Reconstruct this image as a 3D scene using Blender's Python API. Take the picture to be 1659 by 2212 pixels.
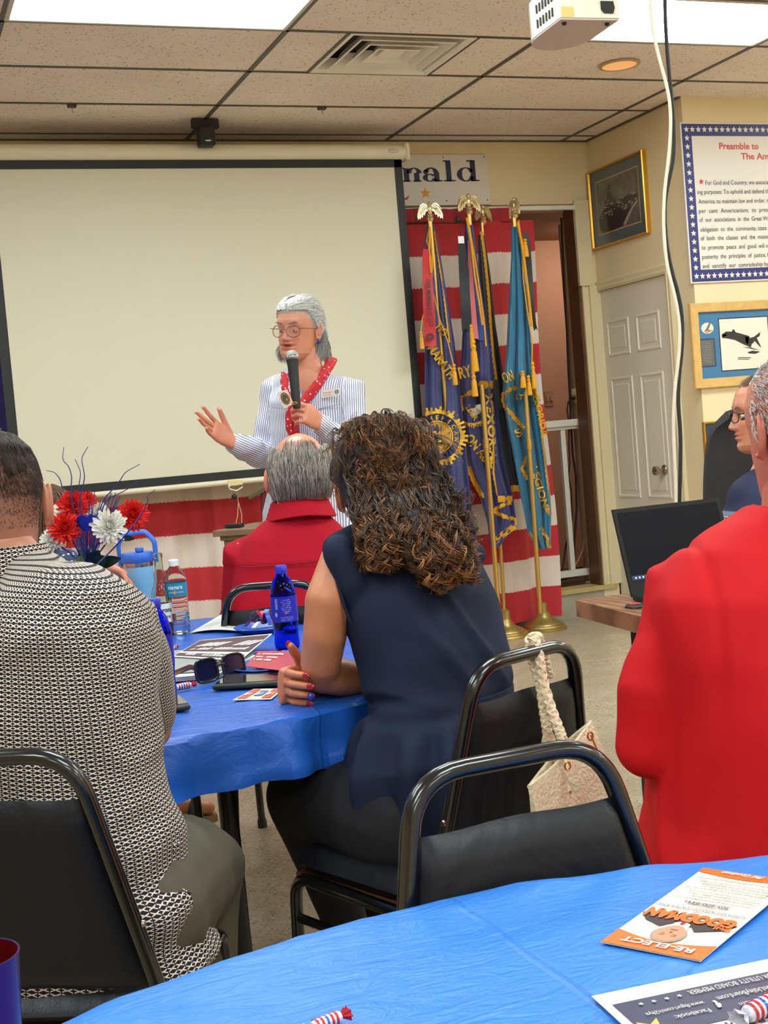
import bpy, bmesh, math, random
import numpy as np
from mathutils import Vector, Matrix, noise
for _o in list(bpy.data.objects): bpy.data.objects.remove(_o)
SC = bpy.context.scene; COL = SC.collection
rnd = random.Random(7); NR = np.random.RandomState(5)
PI = math.pi
# ------------------------------------------------------------------ camera
W_, H_ = 1659.0, 2212.0
FPX = 2850.0; YAW, PITCH, ROLL = 0.36642, 0.056006, 0.083730; CAMH = 1.263
def cam_axes():
    y, p, r = YAW, PITCH, ROLL
    f = np.array([math.sin(y)*math.cos(p), math.cos(y)*math.cos(p), -math.sin(p)])
    rt = np.array([math.cos(y), -math.sin(y), 0.0]); dn = np.cross(f, rt)
    return math.cos(r)*rt + math.sin(r)*dn, -math.sin(r)*rt + math.cos(r)*dn, f
CR, CD, CF = cam_axes(); CO = np.array([0, 0, CAMH])
cam = bpy.data.cameras.new('camera'); camo = bpy.data.objects.new('camera', cam); COL.objects.link(camo)
cam.sensor_fit = 'VERTICAL'; cam.sensor_height = 36.0; cam.sensor_width = 27.0; cam.lens = 36.0*FPX/H_
cam.clip_start = 0.05; cam.clip_end = 100
camo.matrix_world = Matrix(((CR[0], -CD[0], -CF[0], 0), (CR[1], -CD[1], -CF[1], 0), (CR[2], -CD[2], -CF[2], CAMH), (0, 0, 0, 1)))
SC.camera = camo
# ------------------------------------------------------------------ world, exposure
wd = bpy.data.worlds.new('world'); SC.world = wd; wd.use_nodes = True
wd.node_tree.nodes['Background'].inputs[0].default_value = (0.9, 0.85, 0.78, 1); wd.node_tree.nodes['Background'].inputs[1].default_value = 0.25
SC.view_settings.view_transform = 'Standard'; SC.view_settings.look = 'None'
SC.view_settings.exposure = 0.42; SC.view_settings.gamma = 1.0; SC.view_settings.use_curve_mapping = False
SC.cycles.max_bounces = 8; SC.cycles.diffuse_bounces = 4; SC.cycles.transparent_max_bounces = 16
SC.cycles.use_denoising = True; SC.cycles.sample_clamp_indirect = 6.0
TROFFER = 14.5          # strength of the fluorescent panels
TROFFER_COL = (0.86, 0.97, 1.0)
# ------------------------------------------------------------------ pixel -> world (real depths chosen per object)
def ray(u, v): return CR*((u-W_/2)/FPX) + CD*((v-H_/2)/FPX) + CF
def P(u, v, D): return CO + ray(u, v)*D                    # point at optical depth D
def PY(u, v, Y): d = ray(u, v); return CO + d*(Y/d[1])      # point on a plane parallel to the back wall
def PX(u, v, X): d = ray(u, v); return CO + d*(X/d[0])
def PZ(u, v, z): d = ray(u, v); return CO + d*((z-CAMH)/d[2])
def m_per_px(D): return D/FPX
def rot2(v, a): c, s = math.cos(a), math.sin(a); return np.array([v[0]*c-v[1]*s, v[0]*s+v[1]*c, v[2]])
def nrm(v): v = np.asarray(v, float); n = np.linalg.norm(v); return v/n if n > 1e-12 else v
def lerp(a, b, t): return np.asarray(a, float)*(1-t) + np.asarray(b, float)*t
def sst(a, b, x): t = np.clip((np.asarray(x, float)-a)/(b-a), 0, 1); return t*t*(3-2*t)
# ------------------------------------------------------------------ materials
def s2l(c): return tuple(((x/255)/12.92 if x/255 <= 0.04045 else ((x/255+0.055)/1.055)**2.4) for x in c)
MATS = {}
class NT:
    def __init__(s, name):
        s.m = bpy.data.materials.new(name); s.m.use_nodes = True; s.t = s.m.node_tree; s.b = s.t.nodes['Principled BSDF']
    def n(s, typ, **kw):
        x = s.t.nodes.new(typ)
        for k, v in kw.items():
            if k.startswith('i_'):
                key = k[2:]; key = int(key) if key.isdigit() else key.replace('_', ' ')
                x.inputs[key].default_value = v
            else: setattr(x, k, v)
        return x
    def l(s, a, b): s.t.links.new(a, b)
    def coord(s, kind='Object', scale=(1, 1, 1), rot=(0, 0, 0)):
        c = s.n('ShaderNodeTexCoord'); m = s.n('ShaderNodeMapping'); m.inputs['Scale'].default_value = scale; m.inputs['Rotation'].default_value = rot
        s.l(c.outputs[kind], m.inputs[0]); return m.outputs[0]
    def noise(s, vec, scale, detail=3, rough=0.5, dist=0):
        x = s.n('ShaderNodeTexNoise'); x.inputs['Scale'].default_value = scale; x.inputs['Detail'].default_value = detail; x.inputs['Roughness'].default_value = rough; x.inputs['Distortion'].default_value = dist
        s.l(vec, x.inputs['Vector']); return x.outputs['Fac']
    def ramp(s, fac, stops, interp='LINEAR'):
        x = s.n('ShaderNodeValToRGB'); x.color_ramp.interpolation = interp; e = x.color_ramp.elements
        while len(e) < len(stops): e.new(0.5)
        for k, (p, c) in enumerate(stops): e[k].position = p; e[k].color = (*c[:3], 1)
        s.l(fac, x.inputs[0]); return x.outputs[0]
    def math(s, op, a, b=None, c=None, clamp=False):
        x = s.n('ShaderNodeMath', operation=op, use_clamp=clamp)
        for i, q in enumerate((a, b, c)):
            if q is None: continue
            if isinstance(q, (int, float)): x.inputs[i].default_value = q
            else: s.l(q, x.inputs[i])
        return x.outputs[0]
    def mix(s, fac, a, b):
        x = s.n('ShaderNodeMix', data_type='RGBA')
        for i, q in ((0, fac), (6, a), (7, b)):
            if isinstance(q, (int, float)): x.inputs[i].default_value = q
            elif isinstance(q, tuple): x.inputs[i].default_value = (*q[:3], 1)
            else: s.l(q, x.inputs[i])
        return x.outputs[2]
    def bump(s, h, strength=0.3, dist=0.01, prev=None):
        x = s.n('ShaderNodeBump'); x.inputs['Strength'].default_value = strength; x.inputs['Distance'].default_value = dist
        s.l(h, x.inputs['Height'])
        if prev is not None: s.l(prev, x.inputs['Normal'])
        s.l(x.outputs[0], s.b.inputs['Normal']); return x.outputs[0]
    def set(s, **kw):
        for k, v in kw.items():
            k = k.replace('_', ' ')
            if isinstance(v, (int, float, tuple)): s.b.inputs[k].default_value = v if not isinstance(v, tuple) else (*v[:3], 1)
            else: s.l(v, s.b.inputs[k])
def mat(name, rgb, rough=0.5, metal=0.0, var=0.0, vscale=20, bump=0.0, bscale=60, bdist=0.003, spec=None, sheen=0, coat=0, trans=0, ior=1.45, emit=0, alpha=1):
    """a plain material with slight colour variation and relief; rgb in sRGB 0..255"""
    if name in MATS: return MATS[name]
    t = NT(name); c = s2l(rgb)
    t.set(Base_Color=c, Roughness=rough, Metallic=metal)
    if spec is not None: t.b.inputs['Specular IOR Level'].default_value = spec
    if sheen: t.b.inputs['Sheen Weight'].default_value = sheen
    if coat: t.b.inputs['Coat Weight'].default_value = coat; t.b.inputs['Coat Roughness'].default_value = 0.1
    if trans: t.b.inputs['Transmission Weight'].default_value = trans; t.b.inputs['IOR'].default_value = ior
    if emit: t.b.inputs['Emission Color'].default_value = (*c, 1); t.b.inputs['Emission Strength'].default_value = emit
    if var or bump:
        v = t.coord()
        if var:
            n = t.noise(v, vscale, 4); t.set(Base_Color=t.ramp(n, [(0.3, tuple(x*(1-var) for x in c)), (0.7, tuple(min(1, x*(1+var)) for x in c))]))
        if bump: t.bump(t.noise(v, bscale, 4), bump, bdist)
    MATS[name] = t.m; return t.m
# ------------------------------------------------------------------ mesh builder
class MB:
    def __init__(s): s.V = []; s.F = []; s.M = []; s.C = None
    def add(s, v, f, mi=0):
        o = len(s.V); s.V.extend([tuple(map(float, x)) for x in v]); s.F.extend([tuple(i+o for i in q) for q in f]); s.M.extend([mi]*len(f)); return s
    def box(s, c, d, R=None, mi=0, bev=0.0):
        """centre, full dims, R = 3 axis vectors; bev chamfers all edges"""
        R = np.eye(3) if R is None else np.array([nrm(x) for x in R]); c = np.asarray(c, float); h = np.asarray(d, float)/2
        if bev <= 0:
            v = [c + R[0]*h[0]*x + R[1]*h[1]*y + R[2]*h[2]*z for x in (-1, 1) for y in (-1, 1) for z in (-1, 1)]
            return s.add(v, [(0, 1, 3, 2), (4, 6, 7, 5), (0, 4, 5, 1), (2, 3, 7, 6), (0, 2, 6, 4), (1, 5, 7, 3)], mi)
        bev = min(bev, min(h)*0.95); v = []; idx = {}
        for x in (-1, 1):
            for y in (-1, 1):
                for z in (-1, 1):
                    for k in range(3):
                        q = np.array([x, y, z], float)*(h-bev); q[k] = (x, y, z)[k]*h[k]; idx[(x, y, z, k)] = len(v); v.append(c + R[0]*q[0] + R[1]*q[1] + R[2]*q[2])
        f = []
        for k in range(3):
            a, b = (k+1) % 3, (k+2) % 3
            for sg in (-1, 1):
                q = []
                for (p, r) in ((-1, -1), (1, -1), (1, 1), (-1, 1)):
                    t = [0, 0, 0]; t[k] = sg; t[a] = p; t[b] = r; q.append(idx[(*t, k)])
                f.append(tuple(q if sg > 0 else q[::-1]))
            for p in (-1, 1):
                for r in (-1, 1):
                    t0 = [0, 0, 0]; t1 = [0, 0, 0]; t0[k] = -1; t1[k] = 1; t0[a] = t1[a] = p; t0[b] = t1[b] = r
                    q = [idx[(*t0, a)], idx[(*t1, a)], idx[(*t1, b)], idx[(*t0, b)]]
                    f.append(tuple(q if p*r < 0 else q[::-1]))
        for x in (-1, 1):
            for y in (-1, 1):
                for z in (-1, 1):
                    q = [idx[(x, y, z, 0)], idx[(x, y, z, 1)], idx[(x, y, z, 2)]]; f.append(tuple(q if x*y*z > 0 else q[::-1]))
        return s.add(v, f, mi)
    def loft(s, rings, cap=True, closed=True, mi=0, loop=False):
        n = len(rings[0]); v = [p for r in rings for p in r]; f = []
        m = len(rings)
        for i in range(m if loop else m-1):
            i2 = (i+1) % m
            for j in range(n if closed else n-1):
                k = (j+1) % n; f.append((i*n+j, i*n+k, i2*n+k, i2*n+j))
        if cap and closed and not loop:
            f.append(tuple(range(n))[::-1]); f.append(tuple((m-1)*n+j for j in range(n)))
        return s.add(v, f, mi)
    def tube(s, pts, r, n=10, cap=True, mi=0, flat=None, up=None, loop=False):
        """round tube along pts, r scalar or list; flat = (a, b) profile multipliers"""
        pts = [np.asarray(p, float) for p in pts]; m = len(pts); rr = r if hasattr(r, '__len__') else [r]*m
        rings = []; U = None
        for i in range(m):
            if loop: t = nrm(pts[(i+1) % m]-pts[i-1])
            else: t = nrm(pts[min(i+1, m-1)]-pts[max(i-1, 0)])
            if U is None:
                a = np.array([0, 0, 1.0]) if up is None else np.asarray(up, float)
                if abs(a@t) > 0.95: a = np.array([1.0, 0, 0]) if abs(t[0]) < 0.9 else np.array([0, 1.0, 0])
                U = nrm(a - t*(a@t))
            else: U = nrm(U - t*(U@t))
            Vv = np.cross(t, U); fa, fb = flat if flat else (1, 1)
            rings.append([pts[i] + (U*math.cos(a)*fa + Vv*math.sin(a)*fb)*rr[i] for a in [2*PI*k/n for k in range(n)]])
        return s.loft(rings, cap=cap, mi=mi, loop=loop)
    def limb(s, pts, rr, n=14, mi=0):
        """tube with rounded ends"""
        pts = [np.asarray(p, float) for p in pts]; d0 = nrm(pts[0]-pts[1]); d1 = nrm(pts[-1]-pts[-2])
        a = [pts[0]+d0*rr[0]*x for x in (0.98, 0.8, 0.45)]; ra = [rr[0]*x for x in (0.2, 0.6, 0.89)]
        b = [pts[-1]+d1*rr[-1]*x for x in (0.45, 0.8, 0.98)]; rb = [rr[-1]*x for x in (0.89, 0.6, 0.2)]
        return s.tube(a+pts+b, ra+list(rr)+rb, n, mi=mi)
    def lathe(s, prof, c=(0, 0, 0), n=24, ax=(0, 0, 1), mi=0, cap=True, sx=1.0):
        """prof = [(r, z)...]"""
        ax = nrm(ax); a = np.array([1.0, 0, 0]) if abs(ax[0]) < 0.9 else np.array([0, 1.0, 0]); U = nrm(a-ax*(a@ax)); Vv = np.cross(ax, U); c = np.asarray(c, float)
        return s.loft([[c + ax*z + (U*math.cos(t)*sx + Vv*math.sin(t))*max(r, 1e-5) for t in [2*PI*k/n for k in range(n)]] for r, z in prof], cap=cap, mi=mi)
    def ball(s, c, r, n=16, m=10, R=None, mi=0):
        r = np.ones(3)*r if not hasattr(r, '__len__') else np.asarray(r, float); R = np.eye(3) if R is None else np.array([nrm(x) for x in R]); c = np.asarray(c, float)
        rings = []
        for i in range(m+1):
            a = -PI/2 + PI*(0.02 + 0.96*i/m)
            rings.append([c + R.T@np.array([r[0]*math.cos(a)*math.cos(t), r[1]*math.cos(a)*math.sin(t), r[2]*math.sin(a)]) for t in [2*PI*k/n for k in range(n)]])
        return s.loft(rings, mi=mi)
    def prism(s, poly, o, ux, uy, th, mi=0):
        """flat polygon (2-D list) at o spanned by ux, uy and given thickness along ux x uy"""
        o = np.asarray(o, float); ux = np.asarray(ux, float); uy = np.asarray(uy, float); w = nrm(np.cross(ux, uy))*th
        a = [o+ux*x+uy*y for x, y in poly]; n = len(a)
        ar = sum(poly[i][0]*poly[(i+1) % n][1]-poly[(i+1) % n][0]*poly[i][1] for i in range(n))
        v = a + [p+w for p in a]
        f = [tuple(range(n))[::-1], tuple(range(n, 2*n))] + [(i, (i+1) % n, n+(i+1) % n, n+i) for i in range(n)]
        if ar < 0: f = [q[::-1] for q in f]
        return s.add(v, f, mi)
    def sheet(s, fn, nu, nv, th=0.0, mi=0):
        """fn(s,t) -> point; optional thickness"""
        g = [[np.asarray(fn(i/nu, j/nv), float) for i in range(nu+1)] for j in range(nv+1)]
        v = [p for r in g for p in r]; w = nu+1
        f = [(j*w+i, j*w+i+1, (j+1)*w+i+1, (j+1)*w+i) for j in range(nv) for i in range(nu)]
        if th:
            N = []
            for j in range(nv+1):
                for i in range(nu+1):
                    a = g[j][min(i+1, nu)]-g[j][max(i-1, 0)]; b = g[min(j+1, nv)][i]-g[max(j-1, 0)][i]; N.append(nrm(np.cross(a, b)))
            k = len(v); v = v + [p - q*th for p, q in zip(v, N)]
            f2 = [tuple(x+k for x in q)[::-1] for q in f]; e = []
            bd = [i for i in range(w)] + [j*w+nu for j in range(1, nv+1)] + [nv*w+i for i in range(nu-1, -1, -1)] + [j*w for j in range(nv-1, 0, -1)]
            for i in range(len(bd)): a, b = bd[i], bd[(i+1) % len(bd)]; e.append((b, a, a+k, b+k))
            f = f + f2 + e
        return s.add(v, f, mi)
    def build(s, name, mats, parent=None, smooth=True, origin=None, col=None):
        V = np.array(s.V, float) if len(s.V) else np.zeros((0, 3))
        off = np.zeros(3)
        if parent is not None:
            off = np.array(wloc(parent))
        elif origin is not False and len(V):
            off = np.array([(V[:, 0].min()+V[:, 0].max())/2, (V[:, 1].min()+V[:, 1].max())/2, V[:, 2].min()]) if origin is None else np.asarray(origin, float)
        me = bpy.data.meshes.new(name); me.from_pydata((V-off).tolist(), [], s.F)
        mats = mats if isinstance(mats, (list, tuple)) else [mats]
        for m in mats: me.materials.append(m)
        if len(mats) > 1: me.polygons.foreach_set('material_index', s.M)
        if smooth:
            me.polygons.foreach_set('use_smooth', [True]*len(me.polygons))
            try: me.set_sharp_from_angle(angle=math.radians(38 if smooth is True else smooth))
            except Exception: pass
        if col is not None:
            ca = me.color_attributes.new('tint', 'FLOAT_COLOR', 'POINT'); ca.data.foreach_set('color', np.asarray(col, np.float32).ravel())
        me.update()
        o = bpy.data.objects.new(name, me); COL.objects.link(o)
        if parent is not None: o.parent = parent; o.location = (0, 0, 0)
        else: o.location = off
        return o
def wloc(o):
    l = np.array(o.location, float)
    while o.parent is not None: o = o.parent; l = l + np.array(o.location, float)
    return l
def tag(o, label=None, cat=None, group=None, kind=None):
    if label: o['label'] = label
    if cat: o['category'] = cat
    if group: o['group'] = group
    if kind: o['kind'] = kind
    return o
def thing(name, label, cat, loc=(0, 0, 0), group=None, rz=0):
    o = bpy.data.objects.new(name, None); COL.objects.link(o); o.location = tuple(float(x) for x in loc); o.rotation_euler = (0, 0, rz); o.empty_display_size = 0.1
    return tag(o, label, cat, group)
def structure(o, label=None): o['kind'] = 'structure'; 
def copy_tree(o, parent=None):
    c = o.copy(); COL.objects.link(c); c.parent = parent
    for ch in list(o.children): copy_tree(ch, c)
    return c
def remesh(mb, voxel, smooth=4, name='tmp'):
    """union of the builder's closed pieces as one continuous skin; returns (V, F)"""
    me = bpy.data.meshes.new(name); me.from_pydata(mb.V, [], mb.F); o = bpy.data.objects.new(name, me); COL.objects.link(o)
    m = o.modifiers.new('r', 'REMESH'); m.mode = 'VOXEL'; m.voxel_size = voxel
    if smooth: k = o.modifiers.new('s', 'SMOOTH'); k.iterations = smooth; k.factor = 0.5
    dg = bpy.context.evaluated_depsgraph_get(); e = o.evaluated_get(dg); m2 = bpy.data.meshes.new_from_object(e)
    V = np.empty(len(m2.vertices)*3); m2.vertices.foreach_get('co', V); V = V.reshape(-1, 3)
    F = [tuple(p.vertices) for p in m2.polygons]; N = np.empty(len(m2.vertices)*3); m2.vertices.foreach_get('normal', N); N = N.reshape(-1, 3)
    bpy.data.objects.remove(o); bpy.data.meshes.remove(m2); bpy.data.meshes.remove(me)
    return V, F, N
# ------------------------------------------------------------------ lettering
_tc = {}
def glyphs(s, bold=0.0, shear=0.0):
    """(verts Nx2, faces) of a line of text, cap height about 0.7, left at x=0, baseline 0"""
    k = (s, bold, shear)
    if k in _tc: return _tc[k]
    c = bpy.data.curves.new('t', 'FONT'); c.body = s; c.size = 1; c.offset = bold; c.shear = shear; c.resolution_u = 3
    o = bpy.data.objects.new('t', c); COL.objects.link(o)
    dg = bpy.context.evaluated_depsgraph_get(); me = bpy.data.meshes.new_from_object(o.evaluated_get(dg))
    V = [(v.co.x, v.co.y) for v in me.vertices]; F = [tuple(p.vertices) for p in me.polygons]
    bpy.data.objects.remove(o); bpy.data.curves.remove(c); bpy.data.meshes.remove(me)
    V = np.array(V) if V else np.zeros((0, 2))
    if len(V): V[:, 0] -= V[:, 0].min()
    _tc[k] = (V, F); return _tc[k]
def text(mb, s, fn, width=None, height=0.7, bold=0.0, mi=0, align='L', shear=0.0):
    """fn(x,y) -> 3-D point; width stretches, height = cap height"""
    V, F = glyphs(s, bold, shear)
    if not len(V): return
    w = V[:, 0].max(); sy = height/0.7; sx = (width/w) if width else sy
    x0 = {'L': 0, 'C': -w*sx/2, 'R': -w*sx}[align]
    mb.add([fn(x0+x*sx, y*sy) for x, y in V], F, mi)
def plane_fn(o, ux, uy):
    o = np.asarray(o, float); ux = np.asarray(ux, float); uy = np.asarray(uy, float)
    return lambda x, y: o+ux*x+uy*y
def star_poly(cx, cy, r, rot=PI/2, inner=0.4): return [(cx+(r if k % 2 == 0 else r*inner)*math.cos(rot+k*PI/5), cy+(r if k % 2 == 0 else r*inner)*math.sin(rot+k*PI/5)) for k in range(10)]
def flatpoly(mb, poly, fn, mi=0): mb.add([fn(x, y) for x, y in poly], [tuple(range(len(poly)))], mi)
# ================================================================== SETTING
YB = 7.482; XS = 4.472; YN = 6.42; CZ = 3.044; TT = 0.6096      # back wall, door wall, notice wall, ceiling, tile
TX = [0.659, 1.8516, 3.0779, 4.2806]; TY0 = 5.5055
XL, XR, YF = -3.9, 7.4, -3.6
# wall paint
def wall_mat(name, rgb, bump=0.06):
    t = NT(name); c = s2l(rgb); v = t.coord(); n = t.noise(v, 1.3, 4)
    t.set(Base_Color=t.ramp(n, [(0.3, tuple(x*0.95 for x in c)), (0.7, tuple(min(1, x*1.04) for x in c))]), Roughness=0.62)
    t.bump(t.noise(v, 220, 3), bump, 0.002); return t.m
M_wall = wall_mat('cream_wall_paint', (232, 213, 172)); M_wall2 = M_wall
M_trim = mat('cream_trim_paint', (226, 210, 170), 0.45); M_white = mat('white_gloss_paint', (222, 216, 205), 0.4)
M_doorp = mat('door_paint', (224, 214, 194), 0.4, bump=0.05, bscale=90)
# terrazzo / speckled concrete floor
t = NT('speckled_floor'); v = t.coord()
b1 = t.noise(v, 1.1, 5, 0.6); b2 = t.noise(v, 9, 5, 0.6); base = t.mix(b2, s2l((148, 132, 108)), s2l((200, 182, 152)))
base = t.mix(t.math('MULTIPLY', t.ramp(b1, [(0.4, (0, 0, 0)), (0.65, (1, 1, 1))]), 0.45), base, s2l((130, 114, 92)))
vo = t.n('ShaderNodeTexVoronoi'); vo.inputs['Scale'].default_value = 95; t.l(v, vo.inputs['Vector'])
sep = t.n('ShaderNodeSeparateColor'); t.l(vo.outputs['Color'], sep.inputs[0])
dark = t.math('MULTIPLY', t.math('LESS_THAN', vo.outputs['Distance'], 0.36), t.math('GREATER_THAN', sep.outputs[0], 0.66))
lite = t.math('MULTIPLY', t.math('LESS_THAN', vo.outputs['Distance'], 0.40), t.math('LESS_THAN', sep.outputs[0], 0.30))
base = t.mix(t.math('MULTIPLY', dark, 0.75), base, s2l((74, 62, 50))); base = t.mix(t.math('MULTIPLY', lite, 0.6), base, s2l((214, 198, 170)))
t.set(Base_Color=base, Roughness=t.ramp(b1, [(0.3, (0.22,)*3), (0.7, (0.42,)*3)])); t.bump(b2, 0.08, 0.004); M_floor = t.m
# acoustic tile
t = NT('acoustic_tile'); v = t.coord(); vo = t.n('ShaderNodeTexVoronoi'); vo.inputs['Scale'].default_value = 62
mp = t.n('ShaderNodeMapping'); t.l(v, mp.inputs[0]); nz = t.n('ShaderNodeTexNoise'); nz.inputs['Scale'].default_value = 30; t.l(v, nz.inputs['Vector'])
mx = t.n('ShaderNodeMix', data_type='VECTOR'); mx.inputs[0].default_value = 0.035; t.l(v, mx.inputs[4]); t.l(nz.outputs['Color'], mx.inputs[5]); t.l(mx.outputs[1], vo.inputs['Vector'])
sep = t.n('ShaderNodeSeparateColor'); t.l(vo.outputs['Color'], sep.inputs[0])
pit = t.math('MULTIPLY', t.math('LESS_THAN', vo.outputs['Distance'], 0.24), t.math('GREATER_THAN', sep.outputs[1], 0.45))
n1 = t.noise(v, 2.2, 4); tile = t.ramp(n1, [(0.3, s2l((232, 216, 204))), (0.7, s2l((243, 228, 216)))])
t.set(Base_Color=t.mix(t.math('MULTIPLY', pit, 0.72), tile, s2l((92, 74, 58))), Roughness=0.85)
t.bump(t.math('SUBTRACT', t.noise(v, 260, 2), pit), 0.35, 0.004); M_tile = t.m
M_tee = mat('dark_ceiling_grid', (84, 78, 70), 0.5, var=0.1); M_metalw = mat('white_vent_metal', (238, 228, 214), 0.45)
M_dark = mat('dark_void', (28, 26, 26), 0.8)
def struct(o): o['kind'] = 'structure'; return o
# floor
m = MB(); m.box(((XL+XR)/2, (YF+9.6)/2, -0.05), (XR-XL, 9.6-YF, 0.1)); struct(m.build('floor', M_floor, smooth=False, origin=False))
# ceiling: an Empty that holds the hidden deck, every tile and the grid
ceil = bpy.data.objects.new('ceiling', None); COL.objects.link(ceil); ceil.location = (2, 3, CZ); struct(ceil)
m = MB(); m.box(((XL+XR)/2, (YF+9.6)/2, CZ+0.22), (XR-XL, 9.6-YF, 0.04)); m.build('deck', M_dark, ceil, smooth=False)
xs = [TX[0]-1.2192*k for k in range(4, 0, -1)] + TX + [TX[3]+1.2192*k for k in (1, 2, 3)]
ys = [TY0+TT*k for k in range(4)] + [YB]; ys = [TY0-TT*k for k in range(15, 0, -1)] + ys
xs = [XL] + [x for x in xs if x > XL+0.05] + [XR]; ys = [YF] + [y for y in ys if y > YF+0.05]
lights_at = {}
def is_light(i, j):
    xa, ya = xs[i], ys[j]; kx = round((xa-TX[0])/1.21); ky = round((ya-(TY0-TT))/TT)
    return (kx % 2 == 0) and (ky % 4 == 0) and -4 < kx < 6 and xs[i+1]-xs[i] > 1.1 and ys[j+1]-ys[j] > 0.55 and ys[j] < TY0
vent_cell = None; tm = None
for i in range(len(xs)-1):
    for j in range(len(ys)-1):
        x0, x1, y0, y1 = xs[i]+0.006, xs[i+1]-0.006, ys[j]+0.006, ys[j+1]-0.006
        if x1-x0 < 0.02 or y1-y0 < 0.02: continue
        if x0 > XS and y0 > YN: continue
        if is_light(i, j): lights_at[(i, j)] = (x0, x1, y0, y1); continue
        if abs(xs[i]-TX[1]) < 0.01 and abs(ys[j]-TY0) < 0.01:
            # split cell: plain half, vent, plain half (the vent is 2 ft wide)
            vx0 = PZ(670, 156, CZ)[0]; vx1 = vx0+0.615
            cuts = [(x0, vx0-0.012), (vx1+0.012, x1)]; vent_cell = (vx0, vx1, y0, y1)
        else: cuts = [(x0, x1)]
        if x1 > XS+0.04 and y0 > YN: cuts = [(x0, XS)]
        for a, b in cuts:
            m = MB(); m.box(((a+b)/2, (y0+y1)/2, CZ+0.012), (b-a, y1-y0, 0.014), bev=0.003); m.build('ceiling_tile', M_tile, ceil, smooth=False)
for x in xs[1:-1]:
    m = MB(); m.box((x, (YF+YB)/2, CZ+0.004), (0.024, YB-YF, 0.006)); m.box((x, (YF+YB)/2, CZ+0.02), (0.006, YB-YF, 0.03)); m.build('grid_tee', M_tee, ceil, smooth=False)
for y in ys[1:-1]:
    xe = XR if y < YN else XS
    m = MB(); m.box(((XL+xe)/2, y, CZ+0.004), (xe-XL, 0.02, 0.006)); m.build('grid_tee', M_tee, ceil, smooth=False)
m = MB(); m.box(((XL+XS)/2, YB-0.012, CZ+0.001), (XS-XL, 0.022, 0.006)); m.box((XS-0.012, (YB+YN)/2, CZ+0.001), (0.022, YB-YN, 0.006)); m.build('wall_angle', M_tee, ceil, smooth=False)
for k, (u, v) in enumerate([(155, 227), (695, 232)]):
    p = PZ(u, v, CZ); m = MB(); m.box(p-[0, 0, 0.004], (0.045, 0.03, 0.016), bev=0.003); m.tube([p+[0, 0, -0.01], p+[0, 0, -0.03], p+[0.008, 0, -0.036]], 0.0016, 5); m.build('grid_clip', mat('clip_grey', (70, 66, 60), 0.6), ceil)
for (a, b) in [(vent_cell[0]-0.006, 0), (vent_cell[1]+0.006, 0)]:
    m = MB(); m.box((a, (vent_cell[2]+vent_cell[3])/2, CZ+0.004), (0.02, TT, 0.006)); m.build('grid_tee', M_tee, ceil, smooth=False)
# fluorescent troffers
t = NT('fluorescent_panel'); v = t.coord('Object', (1, 1, 1)); sx = t.n('ShaderNodeSeparateXYZ'); t.l(v, sx.inputs[0])
bd = t.math('SINE', t.math('MULTIPLY', sx.outputs[1], 21.0)); st = t.math('ADD', t.math('MULTIPLY', t.math('ABSOLUTE', bd), 0.12), 0.94)
t.set(Base_Color=(0.85, 0.87, 0.85), Emission_Color=TROFFER_COL, Roughness=0.4); t.l(t.math('MULTIPLY', st, TROFFER), t.b.inputs['Emission Strength']); M_lamp = t.m
M_lframe = mat('troffer_frame', (196, 190, 178), 0.4)
nl = 0
for (i, j), (x0, x1, y0, y1) in sorted(lights_at.items(), key=lambda q: (-q[0][1], q[0][0])):
    cx, cy = (x0+x1)/2, (y0+y1)/2
    if abs(x0-TX[0]) < 0.05 and abs(y1-TY0) < 0.05: lab = 'fluorescent ceiling light panel over the projection screen side'
    elif abs(x0-TX[2]) < 0.05 and abs(y1-TY0) < 0.05: lab = 'fluorescent ceiling light panel behind the hanging projector'
    else: lab = 'fluorescent ceiling light panel further back in the hall'
    o = thing('ceiling_light', lab, 'light', (cx, cy, CZ), 'fluorescent ceiling panels')
    m = MB(); w = 0.022
    m.box((cx, y0+w/2, CZ+0.006), (x1-x0, w, 0.016), bev=0.003); m.box((cx, y1-w/2, CZ+0.006), (x1-x0, w, 0.016), bev=0.003)
    m.box((x0+w/2, cy, CZ+0.006), (w, y1-y0-2*w, 0.016), bev=0.003); m.box((x1-w/2, cy, CZ+0.006), (w, y1-y0-2*w, 0.016), bev=0.003); m.build('frame', M_lframe, o, smooth=False)
    m = MB(); m.box((cx, cy, CZ+0.016), (x1-x0-2*w, y1-y0-2*w, 0.012)); m.build('diffuser', M_lamp, o, smooth=False); nl += 1
print('troffers', nl)
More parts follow.
